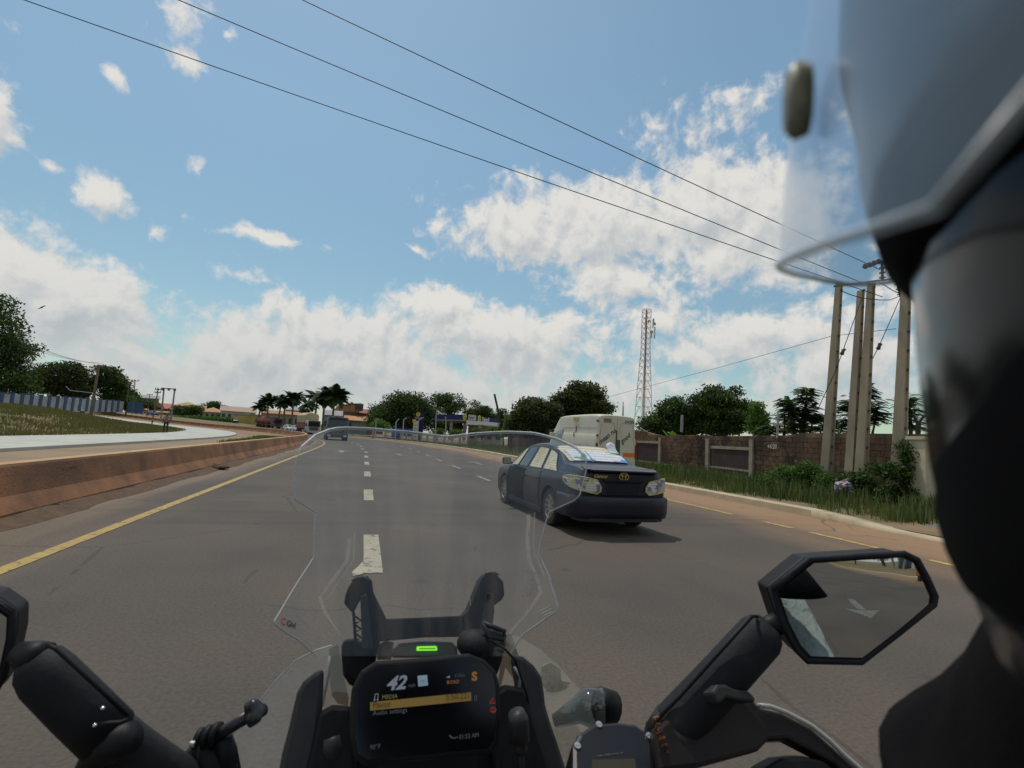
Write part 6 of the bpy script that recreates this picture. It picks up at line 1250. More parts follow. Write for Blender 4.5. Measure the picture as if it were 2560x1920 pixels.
# --- clear side deflectors below the screen
QD = P(1090, 1700, .86); nD = (-bf+.9*ZU).normalized()
for nm, q in (('left', [(830, 1613), (790, 1625), (740, 1650), (690, 1700), (655, 1745), (618, 1800), (560, 1880), (520, 2000), (700, 2050), (770, 1760), (830, 1700)]), ('right', [(1262, 1580), (1300, 1592), (1350, 1620), (1400, 1665), (1440, 1712), (1500, 1760), (1560, 1830), (1600, 1990), (1440, 2010), (1360, 1760), (1290, 1680)])):
    pts = [PL(x, y, QD, nD) for x, y in q]; mb = MB(); mb.add(pts, [tuple(range(len(pts)))]); o = mb.build('side_deflector', M_defl, bike, fix=False); mb = MB(); mb.tube(pts[:9], .0009, 5); mb.build('deflector_edge', M_edge, o)
mb = MB(); q = [(1355, 1665), (1375, 1655), (1400, 1672), (1402, 1700), (1425, 1705), (1415, 1720), (1385, 1730), (1368, 1728), (1352, 1700)]; mb.prism([PL(x, y, QD, nD) for x, y in q], bf*.004, off0=-bf*.002); mb.build('mud_patch', mat('pale_mud', (.20, .19, .14), .9, (.12, .11, .09), 60), bike)
# --- screen bracket
QB = P(1065, 1530, .73); nB = (-bf+.35*ZU).normalized()
def part(name, q, m, Q=QB, n=nB, th_=.012, off0=0., bev=.002, par=bike):
    mb = MB(); mb.prism([PL(x, y, Q, n) for x, y in q], -n*th_, off0=n*off0); return mb.build(name, m, par, bevel=bev)
brk = part('screen_bracket', [(965, 1547), (1156, 1539), (1172, 1524), (1190, 1575), (1167, 1592), (1060, 1594), (950, 1604), (930, 1590), (940, 1500)], M_bp, th_=.02)
part('bracket_arm', [(892, 1438), (918, 1440), (930, 1452), (934, 1482), (967, 1548), (950, 1604), (939, 1650), (925, 1600), (906, 1490), (883, 1534), (860, 1508), (864, 1486), (871, 1467)], M_bp, th_=.03, off0=.002, par=bike)
part('bracket_arm', [(1214, 1433), (1236, 1431), (1258, 1454), (1261, 1487), (1254, 1500), (1229, 1519), (1225, 1560), (1205, 1600), (1165, 1592), (1156, 1542), (1172, 1523), (1203, 1447)], M_bp, th_=.03, off0=.002)
for q in ([(876, 1452), (890, 1440), (912, 1440), (925, 1452), (905, 1446)], [(1216, 1431), (1237, 1428), (1250, 1438), (1228, 1434)]): part('clamp_cap', q, mat('cap_metal', (.12, .12, .12), .35, metal=.6), off0=.004, th_=.02)
part('strut', [(901, 1490), (917, 1484), (926, 1560), (934, 1622), (904, 1622), (903, 1560)], M_gp, off0=.010, th_=.008)
mb = MB()
for k in range(4): y = 1538+k*21; mb.tube([PL(884, y, QB, nB)+nB*.004, PL(903, y+14, QB, nB)+nB*.004, PL(886, y+21, QB, nB)+nB*.004], .0016, 5)
mb.tube([PL(884, 1530, QB, nB)+nB*.004, PL(890, 1615, QB, nB)+nB*.004], .0022, 5); mb.build('lattice_web', M_bp, bike)
part('strut', [(1212, 1480), (1229, 1486), (1232, 1530), (1226, 1570), (1200, 1600), (1196, 1580), (1206, 1530)], M_gp, off0=.012, th_=.008)
part('bracket_foot', [(854, 1600), (885, 1598), (935, 1612), (943, 1640), (934, 1680), (895, 1725), (872, 1712), (858, 1690), (853, 1640)], M_bp, P(900, 1650, .70), nB, .05, 0, .008)
part('bracket_foot', [(1222, 1575), (1262, 1572), (1270, 1590), (1266, 1620), (1252, 1670), (1240, 1700), (1200, 1660), (1168, 1625), (1170, 1600), (1195, 1586)], M_bp, P(1230, 1640, .72), nB, .05, 0, .008)
mb = MB(); q = [(1207, 1557), (1240, 1570), (1262, 1578), (1258, 1600), (1222, 1592)]; q = [PL(x, y, P(1230, 1580, .70), nB) for x, y in q]; mb.tube(q+[q[0]], .0035, 6); mb.build('buckle_ring', M_gp, bike, smooth=True)
mb = MB(); mb.lathe([(.001, .0), (.018, .004), (.024, .012), (.024, .02), (.018, .03), (.001, .034)], P(1185, 1610, .70)-ZU*.016, 'z', 18); mb.build('round_knob', M_rub, bike, smooth=True)
mb = MB(); mb.tube([P(1225, 1600, .685), P(1262, 1622, .68), P(1288, 1650, .68), P(1318, 1740, .70), P(1340, 1850, .70)], .0016, 6); mb.build('thin_cable', M_bp, bike)
# toll tag box with a lit strip, held behind the display
QT = P(1060, 1630, .72)
o = part('device_box', [(978, 1645), (985, 1622), (1000, 1608), (1060, 1603), (1130, 1605), (1143, 1618), (1146, 1645)], mat('khaki_plastic', (.13, .13, .10), .6), QT, nB, .03, .0, .004)
part('lit_strip', [(1042, 1616), (1091, 1615), (1093, 1626), (1041, 1627)], mat('green_light', (.25, .95, .02), .4, emit=.95), QT, nB, .002, .003, .0008, o); part('lit_strip_core', [(1047, 1620), (1087, 1619), (1087, 1622), (1047, 1623)], mat('green_dim', (.12, .5, .02), .5, emit=.3), QT, nB, .002, .0045, 0, o)
part('tan_flap', [(943, 1650), (945, 1612), (965, 1602), (985, 1606), (978, 1650)], mat('tan_plastic', (.26, .22, .17), .7), QT, nB, .004, -.004)
# --- TFT display
QF = P(1065, 1775, .60); nF = (-bf+.55*ZU).normalized()
tft = part('display', [(881, 1718), (903, 1676), (939, 1652), (1060, 1643), (1174, 1633), (1212, 1648), (1240, 1676), (1251, 1712), (1253, 1800), (1246, 1860), (1229, 1885), (1060, 1902), (910, 1915), (886, 1899), (876, 1850), (874, 1780)], M_bp, QF, nF, .035, 0, .004)
part('display_glass', [(893, 1722), (912, 1686), (944, 1664), (1172, 1645), (1205, 1658), (1230, 1684), (1238, 1715), (1240, 1800), (1233, 1850), (1218, 1870), (918, 1900), (896, 1886), (887, 1840)], mat('display_black', (.004, .004, .005), .12), QF, nF, .003, .0025, .0005, tft)
xF = (PL(1177, 1742, QF, nF)-PL(925, 1766, QF, nF)).normalized(); yF = nF.cross(xF); yF = yF if yF.z > 0 else -yF
def em(n, c, e): return mat(n, c, .5, emit=e)
def ft(s, px, py, hpx, m, **k): return textmesh(s, hpx*.60/1250/.70, 'display_text', m, tft, frame(PL(px, py, QF, nF)+nF*.0034, xF, yF), .0001, **k)
E_w = em('lit_grey', (.19, .21, .25), .3); E_d = em('lit_dim', (.06, .07, .085), .4); E_o = em('lit_orange', (.24, .10, .015), .4); E_r = em('lit_red', (.22, .02, .008), .5); E_y = em('lit_yellow', (.16, .10, .018), .38); E_k = mat('bar_ink', (.05, .03, .01), .8); E_b = em('lit_blue_grey', (.20, .27, .34), .35)
ft('42', 964, 1726, 29, E_w, font_shear=.3, bold=.0006, xs=1.15); ft('mph', 1020, 1718, 7, E_d); ft('S', 1178, 1702, 19, E_o, bold=.0006, xs=1.2); ft('ROAD', 1116, 1711, 8, em('lit_brown', (.22, .08, .03), .6)); ft('217km', 1135, 1694, 7, E_d)
def fp(q, m, nm='display_block', off=.0034): return part(nm, q, m, QF, nF, .0004, off, 0, tft)
fp([(1043, 1690), (1067, 1688), (1069, 1714), (1045, 1717)], E_b); fp([(1050, 1703), (1063, 1702), (1063, 1703), (1050, 1704)], E_k, off=.0038); fp([(1114, 1694), (1123, 1689), (1124, 1696)], E_w)
fp([(925, 1756), (1176, 1731), (1177, 1752), (925, 1777)], E_y, 'menu_bar')
def fk(s, px, py, h, **k): o = ft(s, px, py, h, E_k, **k); o.location += nF*.0006; return o
fk('Pause', 931, 1771, 13); fk('5:50:22›', 1113, 1751, 13); ft('MEDIA', 954, 1749, 9, em('lit_olive', (.12, .10, .03), .6)); ft('Audio settings', 931, 1789, 10, E_d); ft('01:22 AM', 1146, 1848, 9, E_d, xs=1.0); ft('90°F', 924, 1874, 9, E_d)
mb = MB(); L = lambda x, y: PL(x, y, QF, nF)+nF*.0036
mb.tube([L(936, 1751), L(937, 1736), L(945, 1735), L(944, 1750)], .0005, 5); mb.tube([L(934, 1752), L(937, 1750)], .001, 5); mb.tube([L(942, 1751), L(945, 1749)], .001, 5); mb.build('note_icon', E_w, tft)
for (cx, cy, m) in ((1230, 1753, E_r), (1231, 1775, E_r)):
    mb = MB(); q = [L(cx-7, cy+6), L(cx+7, cy+5), L(cx, cy-8), L(cx-7, cy+6)] if cy < 1760 else [L(cx+7*math.cos(t), cy+6*math.sin(t)) for t in np.linspace(0, 6.28, 9)]; mb.tube(q, .0006, 5); mb.tube([L(cx, cy-2), L(cx, cy+3)], .0006, 4); mb.build('warning_lamp', m, tft)
mb = MB(); mb.tube([L(1186, 1738), L(1185, 1752), L(1190, 1752), L(1190, 1737)], .0004, 4); mb.tube([L(1127, 1845), L(1122, 1838), L(1132, 1846), L(1142, 1843)], .0007, 4); mb.build('status_icon', E_d, tft)
# --- cockpit side fairings
QC = P(1060, 1800, .66)
part('side_fairing', [(809, 1668), (785, 1680), (758, 1702), (742, 1730), (730, 1780), (722, 1816), (705, 1880), (690, 1960), (680, 2060), (760, 2060), (790, 1900), (806, 1760)], M_gp, QC, nF, .03, .0, .006)
part('side_fairing', [(1286, 1635), (1310, 1640), (1337, 1662), (1356, 1690), (1362, 1725), (1366, 1762), (1380, 1810), (1395, 1852), (1417, 1920), (1450, 2060), (1370, 2060), (1340, 1900), (1305, 1760)], M_gp, QC, nF, .03, .0, .006)
part('inner_panel', [(798, 1780), (830, 1762), (880, 1765), (890, 1880), (900, 2060), (740, 2060), (770, 1900)], M_bp, QC, nF, .03, .008, .006)
part('inner_panel', [(1238, 1730), (1262, 1712), (1310, 1720), (1335, 1800), (1368, 1900), (1420, 2060), (1230, 2060), (1235, 1860)], M_bp, QC, nF, .03, .008, .006)
part('centre_cowl', [(885, 1890), (1240, 1870), (1300, 2060), (830, 2060)], M_bp, P(1060, 1900, .63), nF, .05, -.02, .006)
M_tan = clearmat('tan_clear', haze=.22, tint=(.75, .72, .64), hcol=(.35, .30, .22), smear=12)
for q in ([(823, 1622), (845, 1612), (853, 1650), (862, 1700), (872, 1745), (870, 1764), (845, 1760), (830, 1740), (822, 1690)], [(1262, 1590), (1278, 1584), (1300, 1650), (1302, 1720), (1296, 1715), (1264, 1668), (1252, 1718), (1246, 1700)]):
    part('wind_guard', q, M_tan, P(900, 1680, .72), nB, .003, .0, 0)
mb = MB(); mb.tube([PL(x, y, P(820, 1700, .70), nB) for x, y in ((825, 1640), (818, 1700), (806, 1768))], .0022, 6); mb.build('guard_edge', M_edge, bike, smooth=True); mb = MB(); mb.tube([PL(x, y, P(1290, 1660, .72), nB) for x, y in ((1285, 1668), (1300, 1690), (1298, 1718))], .0022, 6); o = mb.build('guard_edge', M_edge, bike, smooth=True)
mb = MB(); mb.tube([P(829, 1840, .62), P(832, 1870, .62), P(830, 1905, .62)], [.010, .016, .012], 12); mb.build('rocker_switch', M_gp, bike, smooth=True)
mb = MB(); mb.tube([P(1290, 1780, .61), P(1296, 1800, .61), P(1300, 1850, .61)], [.010, .0125, .0125], 14); mb.tube([P(1300, 1850, .61), P(1303, 1880, .61)], .008, 12); mb.tube([P(1303, 1880, .61), P(1308, 1960, .61)], .003, 8); mb.build('power_plug', M_gp, bike, smooth=True)
# --- mirrors
def mirror(q, Q, refl, rad_=.9, glass_in=.92):
    vd = (Q-EV).normalized(); n = (Vector(refl).normalized()-vd).normalized(); pts = [PL(x, y, Q, n) for x, y in q]; c = sum(pts, Vector())/len(pts)
    mb = MB(); mb.prism(pts, -n*.012); k = len(pts); mb.prism([p-n*.012 for p in pts], -n*.03+(-n*.0)); hs = mb.build('mirror_housing', M_bp, bike, bevel=.003)
    mb = MB(); mb.tube(pts+[pts[0], pts[1]], .0036, 8); mb.build('mirror_rim', M_rub, hs, smooth=True)
    rs = []
    for q_ in (1, .85, .7, .55, .4, .25, .1):
        ring = []
        for i in range(len(pts)):
            for w_ in (0, .5): p_ = pts[i].lerp(pts[(i+1) % len(pts)], w_); v_ = (p_-c)*glass_in*q_; ring.append(c+v_+n*(.0045-v_.length_squared/(2*rad_)))
        rs.append(ring)
    mb = MB(); mb.rings(rs, cap=False); k_ = len(rs[-1]); o_ = len(mb.v)-k_; mb.f.append(tuple(range(o_, o_+k_))); mb.m.append(0); mb.build('mirror_glass', M_mir, hs, smooth=True); return n, c
bk = -bf
nR, cR = mirror([(1929, 1475), (1975, 1437), (2023, 1399), (2140, 1391), (2262, 1384), (2293, 1399), (2318, 1445), (2338, 1490), (2335, 1511), (2244, 1584), (2153, 1655), (2017, 1652), (1991, 1625), (1958, 1562)], P(2125, 1515, .58), bk+br_*.20+Vector((0, 0, -.160)))
nLm, cL = mirror([(-24, 1497), (30, 1534), (28, 1590), (6, 1690), (-28, 1750), (-110, 1790), (-250, 1700), (-270, 1560), (-150, 1470)], P(-30, 1630, .40), bk-br_*.05+Vector((0, 0, -.22)))
mb = MB(); mb.tube([P(1962, 1573, .585), P(1940, 1556, .59), P(1905, 1580, .59)], [.009, .011, .014], 12); mb.build('mirror_joint', M_bp, bike, smooth=True)
mb = MB(); mb.tube([P(1925, 1562, .59), P(1915, 1572, .59), P(1900, 1590, .59), P(1800, 1700, .58), P(1700, 1805, .57), P(1655, 1855, .57)], [.014, .0215, .0255, .026, .026, .024], 20); mb.build('mirror_stem_sleeve', M_rub, bike, smooth=True)
mb = MB(); mb.tube([P(1893, 1542, .585), P(1880, 1540, .575), P(1790, 1640, .57), P(1700, 1740, .56), P(1655, 1785, .56), P(1637, 1812, .56), P(1633, 1850, .56)], .0022, 6); mb.build('sleeve_seam', M_bp, bike, smooth=True)
mb = MB(); mb.tube([P(1700, 1805, .57), P(1680, 1850, .57), P(1650, 1960, .58), P(1640, 2080, .60)], [.028, .031, .033, .03], 18); mb.build('bar_clamp_sleeve', M_rub, bike, smooth=True)
mb = MB(); q = [P(1636+8*math.sin(k*1.9)+(k*1.6), 1790+k*5.2+6*math.cos(k*1.9), .535+.006*math.cos(k*1.9)) for k in range(26)]; mb.tube(q, .0016, 5); mb.build('rusty_coil_wire', mat('rusty_wire', (.20, .08, .03), .6), bike, smooth=True)
gq = [(1640, 1822), (1700, 1770), (1773, 1728), (1799, 1712), (1877, 1735), (1898, 1768), (1955, 1781), (2028, 1818), (2111, 1891), (2150, 1925), (2250, 2010), (2200, 2060), (2095, 1912), (2028, 1877), (1971, 1848), (1924, 1850), (1898, 1877), (1757, 1916), (1650, 1930)]
part('hand_guard', gq, mat('guard_dark', (.012, .008, .008), .5, (.02, .013, .011), 12, spec=.25), P(1900, 1830, .57), (-bf+.8*ZU).normalized(), .02, 0, .004)
mb = MB(); mb.tube([PL(x, y, P(1900, 1830, .565), (-bf+.8*ZU).normalized()) for x, y in ((1896, 1764), (1925, 1766), (1965, 1781), (2028, 1814), (2075, 1852), (2111, 1888), (2152, 1924), (2250, 2008))], .0028, 8); mb.build('guard_edge', mat('pale_edge', (.42, .40, .37), .4), bike, smooth=True)
part('switch_cap', [(1775, 1730), (1790, 1712), (1812, 1712), (1830, 1722), (1868, 1728), (1886, 1748), (1880, 1758), (1840, 1752), (1812, 1745), (1790, 1762)], M_gp, P(1830, 1735, .55), nF, .02, .004, .003)
part('lower_guard', [(1915, 1920), (1960, 1895), (2010, 1890), (2060, 1900), (2110, 1940), (2140, 2060), (1900, 2060)], M_bp, P(2000, 1950, .55), nF, .03, 0, .004)
rs_ = part('fluid_reservoir', [(1430, 1862), (1446, 1832), (1480, 1808), (1540, 1802), (1590, 1808), (1622, 1832), (1636, 1860), (1640, 2050), (1430, 2050)], mat('reservoir_black', (.006, .007, .012), .4, spec=.3), P(1535, 1860, .54), (-bf*.45+ZU).normalized(), .05, 0, .005)
nR2 = (-bf*.45+ZU).normalized()
for (x, y) in ((1497, 1813), (1443, 1866), (1622, 1841)):
    c = PL(x, y, P(1535, 1860, .54), nR2); mb = MB(); mb.tube([c-nR2*.002, c+nR2*.002], [.0042, .0036], 10); mb.tube([c+nR2*.002-br_*.0024, c+nR2*.002+br_*.0024], .0007, 4); mb.build('screw', mat('zinc_screw', (.42, .44, .46), .3, metal=.7), rs_)
part('sight_window', [(1480, 1900), (1588, 1898), (1592, 1960), (1478, 1960)], mat('amber_glass', (.05, .042, .03), .6, spec=.1), P(1535, 1860, .54), nR2, .001, .0008, 0, rs_)
o = textmesh('Use only DOT 4', .0045, 'cap_lettering', mat('lettering_grey', (.09, .09, .09), .6), rs_, frame(PL(1492, 1893, P(1535, 1860, .54), nR2)+nR2*.0008, br_, bf), .0001)
mb = MB(); mb.tube([P(1492, 1765, .80), P(1500, 1762, .80), P(1532, 1770, .81), P(1546, 1774, .81)], [.020, .026, .025, .016], 14); mb.build('indicator_cap', M_bp, bike, smooth=True)
mb = MB(); mb.tube([P(1385, 1803, .80), P(1440, 1778, .80), P(1465, 1768, .80), P(1505, 1770, .80)], [.010, .018, .028, .030], 12); mb.build('indicator_stem', clearmat('smoky_clear', haze=.25, tint=(.5, .55, .55), hcol=(.16, .18, .18), smear=20), bike, smooth=True)
# left hand side
mb = MB(); mb.tube([P(42, 1630, .40), P(75, 1640, .40), P(100, 1652, .40)], [.008, .012, .014], 12); mb.build('mirror_joint', M_bp, bike, smooth=True)
mb = MB(); mb.tube([P(70, 1645, .40), P(95, 1662, .40), P(120, 1690, .40), P(200, 1770, .41), P(270, 1838, .42)], [.010, .0175, .0195, .0205, .021], 20); mb.build('mirror_stem_sleeve', M_rub, bike, smooth=True)
mb = MB(); mb.tube([P(262, 1828, .42), P(330, 1880, .44), P(430, 1950, .47), P(520, 2040, .5)], [.0190, .0195, .021, .022], 18); mb.build('bar_clamp_sleeve', M_rub, bike, smooth=True)
mb = MB(); mb.tube([P(118, 1612, .385), P(140, 1622, .385), P(230, 1705, .39), P(320, 1790, .40)], .0016, 6); mb.tube([P(246, 1812, .395), P(270, 1808, .395), P(300, 1806, .40), P(318, 1800, .40)], .0016, 6); mb.build('sleeve_seam', M_bp, bike, smooth=True)
for (x, y) in ((257, 1770), (237, 1813)): mb = MB(); c = P(x, y, .385); mb.lathe([(.0003, -.0018), (.0016, 0), (.0003, .0018)], c, 'y', 8); mb.build('bright_stud', mat('stud', (.8, .8, .75), .2, metal=.6), bike, smooth=True)
mb = MB(); mb.tube([P(330, 1842, .41), P(270, 1868, .41), P(235, 1895, .41), P(205, 1960, .41), P(200, 2060, .41)], [.012, .013, .010, .011, .011], 12); mb.build('clutch_lever', M_bp, bike, smooth=True)
mb = MB(); mb.tube([P(525, 1850, .50), P(560, 1828, .50), P(622, 1790, .50)], .0058, 12)
c = P(638, 1781, .50); d = (P(660, 1765, .50)-P(620, 1792, .50)).normalized(); x_ = d.cross(Vector((0, 1, 0))).normalized(); y_ = d.cross(x_)
mb.rings([[c+d*h+x_*(r_*(1+.25*math.cos(3*t)))*math.cos(t)+y_*(r_*(1+.25*math.cos(3*t)))*math.sin(t) for t in np.linspace(0, 2*math.pi, 25)[:-1]] for h, r_ in ((-.007, .007), (-.004, .0105), (.004, .0105), (.007, .008))]); mb.build('thumb_screw', mat('screw_black', (.012, .012, .014), .35), bike, smooth=True)
mb = MB(); ux = (P(560, 1828, .5)-P(525, 1850, .5)).normalized(); uy = Vector((0, 0, 1)).cross(ux).normalized()
for k in range(3):
    c = P(500+k*20, 1850-k*7, .50); mb.lathe([(.011, -.0022), (.011, .0022)], c, 'x', 16)
mb.tube([P(492, 1858, .5), P(520, 1900, .5), P(545, 1960, .5)], [.012, .02, .022], 12); mb.tube([P(560, 1845, .5), P(566, 1880, .5), P(575, 1960, .5)], [.008, .010, .012], 10); mb.build('accessory_clamp', M_bp, bike, smooth=True)
mb = MB(); mb.lathe([(.0003, -.003), (.003, -.002), (.003, .002)], P(482, 1860, .49), 'x', 8); mb.build('clamp_screw', MATS['stud'], bike)
# handlebar, fork, wheel, tank: below the picture's lower edge but there
hb = lambda a, b, z: EV+Vector((-.02, .50, 0))+br_*a+bf*b+Vector((0, 0, z-EYE))
mb = MB(); mb.tube([hb(-.43, -.20, 1.10), hb(-.28, -.10, 1.10), hb(-.12, 0, 1.08), hb(.12, 0, 1.08), hb(.28, -.10, 1.10), hb(.43, -.20, 1.10)], .014, 10); mb.build('handlebar', M_bp, bike, smooth=True)
for s in (-1, 1):
    mb = MB(); mb.tube([hb(s*.30, -.12, 1.10), hb(s*.43, -.20, 1.10)], .019, 12); mb.build('grip', M_rub, bike, smooth=True)
    mb = MB(); mb.tube([hb(s*.10, .02, 1.05), hb(s*.10, .36, .33)], [.028, .024], 12); mb.build('fork_leg', M_rim, bike, smooth=True)
mb = MB(); wc = hb(0, .36, .33)
rs = []
for k in range(33):
    a = 2*math.pi*k/32; c = wc+(bf*math.cos(a)+ZU*math.sin(a))*.27; u = bf*math.cos(a)+ZU*math.sin(a); rs.append([c+(u*math.cos(t)+br_*math.sin(t))*.055 for t in np.linspace(0, 2*math.pi, 11)[:-1]])
mb.rings(rs, cap=False); wh = mb.build('front_wheel', M_tyre, bike, smooth=True); mb = MB()
for k in range(12): a = math.pi*k/6; mb.tube([wc, wc+(bf*math.cos(a)+ZU*math.sin(a))*.23], .005, 5)
mb.lathe([(.05, -.05), (.05, .05)], wc, 'x', 12); mb.build('spoke', M_rim, wh)
mb = MB(); mb.rings([[hb(a*w, b, z) for a, z in ((-1, zl), (-.8, zh*.5+zl*.5), (-.45, zh), (.45, zh), (.8, zh*.5+zl*.5), (1, zl))] for b, w, zl, zh in ((.30, .10, .80, 1.0), (.16, .19, .72, 1.03), (-.10, .17, .70, 1.02), (-.36, .16, .70, 1.04), (-.62, .10, .72, .93))]); mb.build('tank_and_fairing', mat('bike_paint', (.02, .022, .026), .3, coat=.6), bike, smooth=True)
mb = MB(); mb.rings([[hb(a*w, b, z) for a, z in ((-1, zl), (-1, zh), (1, zh), (1, zl))] for b, w, zl, zh in ((-.58, .10, .74, .86), (-.8, .15, .76, .86), (-1.1, .15, .80, .9), (-1.45, .10, .84, .93))]); mb.build('seat', M_rub, bike, bevel=.02)
mb = MB(); mb.rings([[hb(a*w, b, z) for a, z in ((-1, .35), (-1, .70), (1, .70), (1, .35))] for b, w in ((.05, .14), (-.3, .22), (-.75, .16))]); mb.build('engine', M_gp, bike, bevel=.03)
mb = MB(); wc = hb(0, -1.20, .33); rs = []
for k in range(33):
    a = 2*math.pi*k/32; u = bf*math.cos(a)+ZU*math.sin(a); c = wc+u*.25; rs.append([c+(u*math.cos(t)+br_*math.sin(t))*.075 for t in np.linspace(0, 2*math.pi, 11)[:-1]])
mb.rings(rs, cap=False); mb.build('rear_wheel', M_tyre, bike, smooth=True)
mb = MB(); mb.tube([hb(0, -.55, .45), hb(.10, -1.20, .33)], .03, 8); mb.build('swing_arm', M_gp, bike, smooth=True)

# ============================================================ rider
rid = thing('person', 'motorcycle rider in a black helmet with raised clear visor and dark collar', 'person', (.26, -.24, 0), ws=True)
HC = Vector((.19, .02, EYE))
def sil_ring(px, py, d_, rx, n=40, ry=None, hy=1.0):
    """a horizontal ring whose left outline is seen at (px, py) at depth d_"""
    T = P(px, py, d_); v = Vector((T.x, T.y, 0)).normalized(); perp = Vector((v.y, -v.x, 0)); c = T+perp*rx
    return [c+Vector((rx*math.cos(t), rx*hy*math.sin(t), 0)) for t in np.linspace(0, 2*math.pi, n+1)[:-1]]
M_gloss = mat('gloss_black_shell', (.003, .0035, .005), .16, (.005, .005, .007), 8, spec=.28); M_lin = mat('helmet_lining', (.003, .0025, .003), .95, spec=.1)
M_vis = clearmat('visor_plastic', haze=.12, tint=(.80, .86, .92), hcol=(.45, .54, .62), rough=.22, smear=9, refl=.9)
helmet = thing('helmet', None, None, (0, 0, 0)); attach(helmet, rid)
CH = [(2300, 560, .100, .122), (2277, 624, .104, .128), (2274, 700, .105, .130), (2280, 793, .106, .130), (2289, 914, .107, .130), (2299, 1010, .107, .130), (2318, 1155, .107, .128), (2347, 1285, .106, .124), (2376, 1372, .105, .119), (2410, 1440, .104, .112), (2480, 1600, .10, .10)]
cz = []
for (px, py, d_, r_) in CH: cz.append(sil_ring(px, py, d_, r_))
cz.sort(key=lambda q: q[0].z); mb = MB(); mb.rings(cz); mb.build('chin_bar', M_gloss, helmet, smooth=True); M_gloss.node_tree.nodes['Principled BSDF'].inputs['IOR'].default_value = 1.32
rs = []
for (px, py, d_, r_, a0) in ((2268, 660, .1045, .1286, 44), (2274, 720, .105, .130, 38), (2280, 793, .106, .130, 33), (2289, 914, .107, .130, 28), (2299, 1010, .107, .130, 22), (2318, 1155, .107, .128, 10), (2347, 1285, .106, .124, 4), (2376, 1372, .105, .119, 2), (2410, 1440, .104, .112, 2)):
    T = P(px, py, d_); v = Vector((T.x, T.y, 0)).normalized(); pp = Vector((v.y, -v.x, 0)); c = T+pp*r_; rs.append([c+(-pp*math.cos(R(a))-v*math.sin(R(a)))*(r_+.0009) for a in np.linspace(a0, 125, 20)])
mb = MB(); mb.rings(rs, closed=False, cap=False); mb.build('chin_dark_patch', M_lin, helmet, smooth=True)  # added patch, the chin bar's dark reflection put into a matt black colour
# seam line round the chin bar
def ringz(px, py, d_, r_, off): T = sil_ring(px, py, d_, r_+off); return T
mb = MB(); a = sil_ring(2276, 640, .104, .1285); zc_ = a[0].z; mb.tube([p+Vector((0, 0, .0)) for p in a]+[a[0]], .0009, 5, cap=False); mb.build('chin_seam', M_lin, helmet)
SH = [(2150, 560, .100, .118), (2150, 500, .100, .120), (2146, 400, .100, .122), (2128, 280, .100, .126), (2100, 180, .098, .130), (2092, 100, .096, .132), (2094, 0, .094, .132), (2110, -150, .090, .130), (2170, -350, .085, .120), (2300, -550, .08, .10), (2500, -700, .075, .07)]
UP = [(2178, 560, .098, .112), (2160, 520, .099, .116), (2148, 450, .10, .120), (2144, 380, .10, .122), (2126, 280, .10, .126), (2100, 180, .098, .130), (2092, 90, .096, .132), (2096, -20, .094, .132), (2120, -180, .088, .128)]
rs = [sil_ring(*q) for q in UP]; T = rs[-1]; c_ = sum(T, Vector())/len(T)
for k in range(1, 7): a = math.pi/2*k/6.3; rs.append([c_+(p-c_)*math.cos(a)+Vector((0, 0, .115*math.sin(a))) for p in T])
mb = MB(); mb.rings(rs); mb.build('shell', mat('shell_dark_blue', (.010, .022, .048), .3, spec=.4), helmet, smooth=True)
# lining between visor and chin bar
LN = [(2175, 555, .10, .112), (2186, 600, .101, .116), (2205, 640, .102, .118), (2235, 680, .103, .12), (2275, 712, .104, .12)]
rs = [sil_ring(*q) for q in LN]; rs.sort(key=lambda q: q[0].z); mb = MB(); mb.rings(rs); mb.build('cheek_lining', M_lin, helmet, smooth=True)
# raised visor: part of a cylinder round the helmet
VC = Vector((.192, .03)); VR = .1565
def vcyl(px, py, far_):
    d_ = ray(px, py); a = d_.x**2+d_.y**2; b = -2*(d_.x*VC.x+d_.y*VC.y); c = VC.length_squared-VR**2; disc = b*b-4*a*c
    t = -b/(2*a) if disc < 0 else (-b+(1 if far_ else -1)*math.sqrt(disc))/(2*a); return EV+d_*t
near = [(2600, 190), (2560, 250), (2500, 345), (2430, 445), (2350, 512), (2250, 548), (2150, 580), (2050, 610), (1970, 640), (1925, 660)]
farr = [(1918, 668), (1950, 682), (2010, 697), (2070, 710), (2110, 716), (2170, 714), (2230, 708), (2270, 705)]
rim = []
for q in near: p = vcyl(*q, False); rim.append((math.atan2(p.y-VC.y, p.x-VC.x), p.z))
for q in farr: p = vcyl(*q, True); rim.append((math.atan2(p.y-VC.y, p.x-VC.x), p.z))
rim = [(a if a > -math.pi/2 else a+2*math.pi, z) for a, z in rim]; rim.sort(key=lambda q: -q[0])
rim = rim+[(-.1, rim[-1][1]-.02), (-.5, rim[-1][1]-.04)]; angs = np.linspace(max(a for a, z in rim), -.5, 60)
zr = np.interp(-angs, [-a for a, z in rim], [z for a, z in rim])
rs = []
ztop = EYE+.16
for k in range(14):
    t = k/13; q = []
    for a, z in zip(angs, zr):
        zz = z*(1-t)+ztop*t; rr = VR-.020*max(0, (zz-EYE)/.16)**2-.0; q.append(Vector((VC.x+rr*math.cos(a), VC.y+rr*math.sin(a), zz)))
    rs.append(q)
mb = MB(); mb.rings(rs, closed=False, cap=False); vz = mb.build('visor', M_vis, helmet, smooth=True, fix=False)
mb = MB(); mb.tube(rs[0], .0008, 8); mb.build('visor_rim', M_edge, helmet, smooth=True)
M_ol = mat('olive_tab', (.22, .21, .12), .5, (.06, .06, .05), 200)
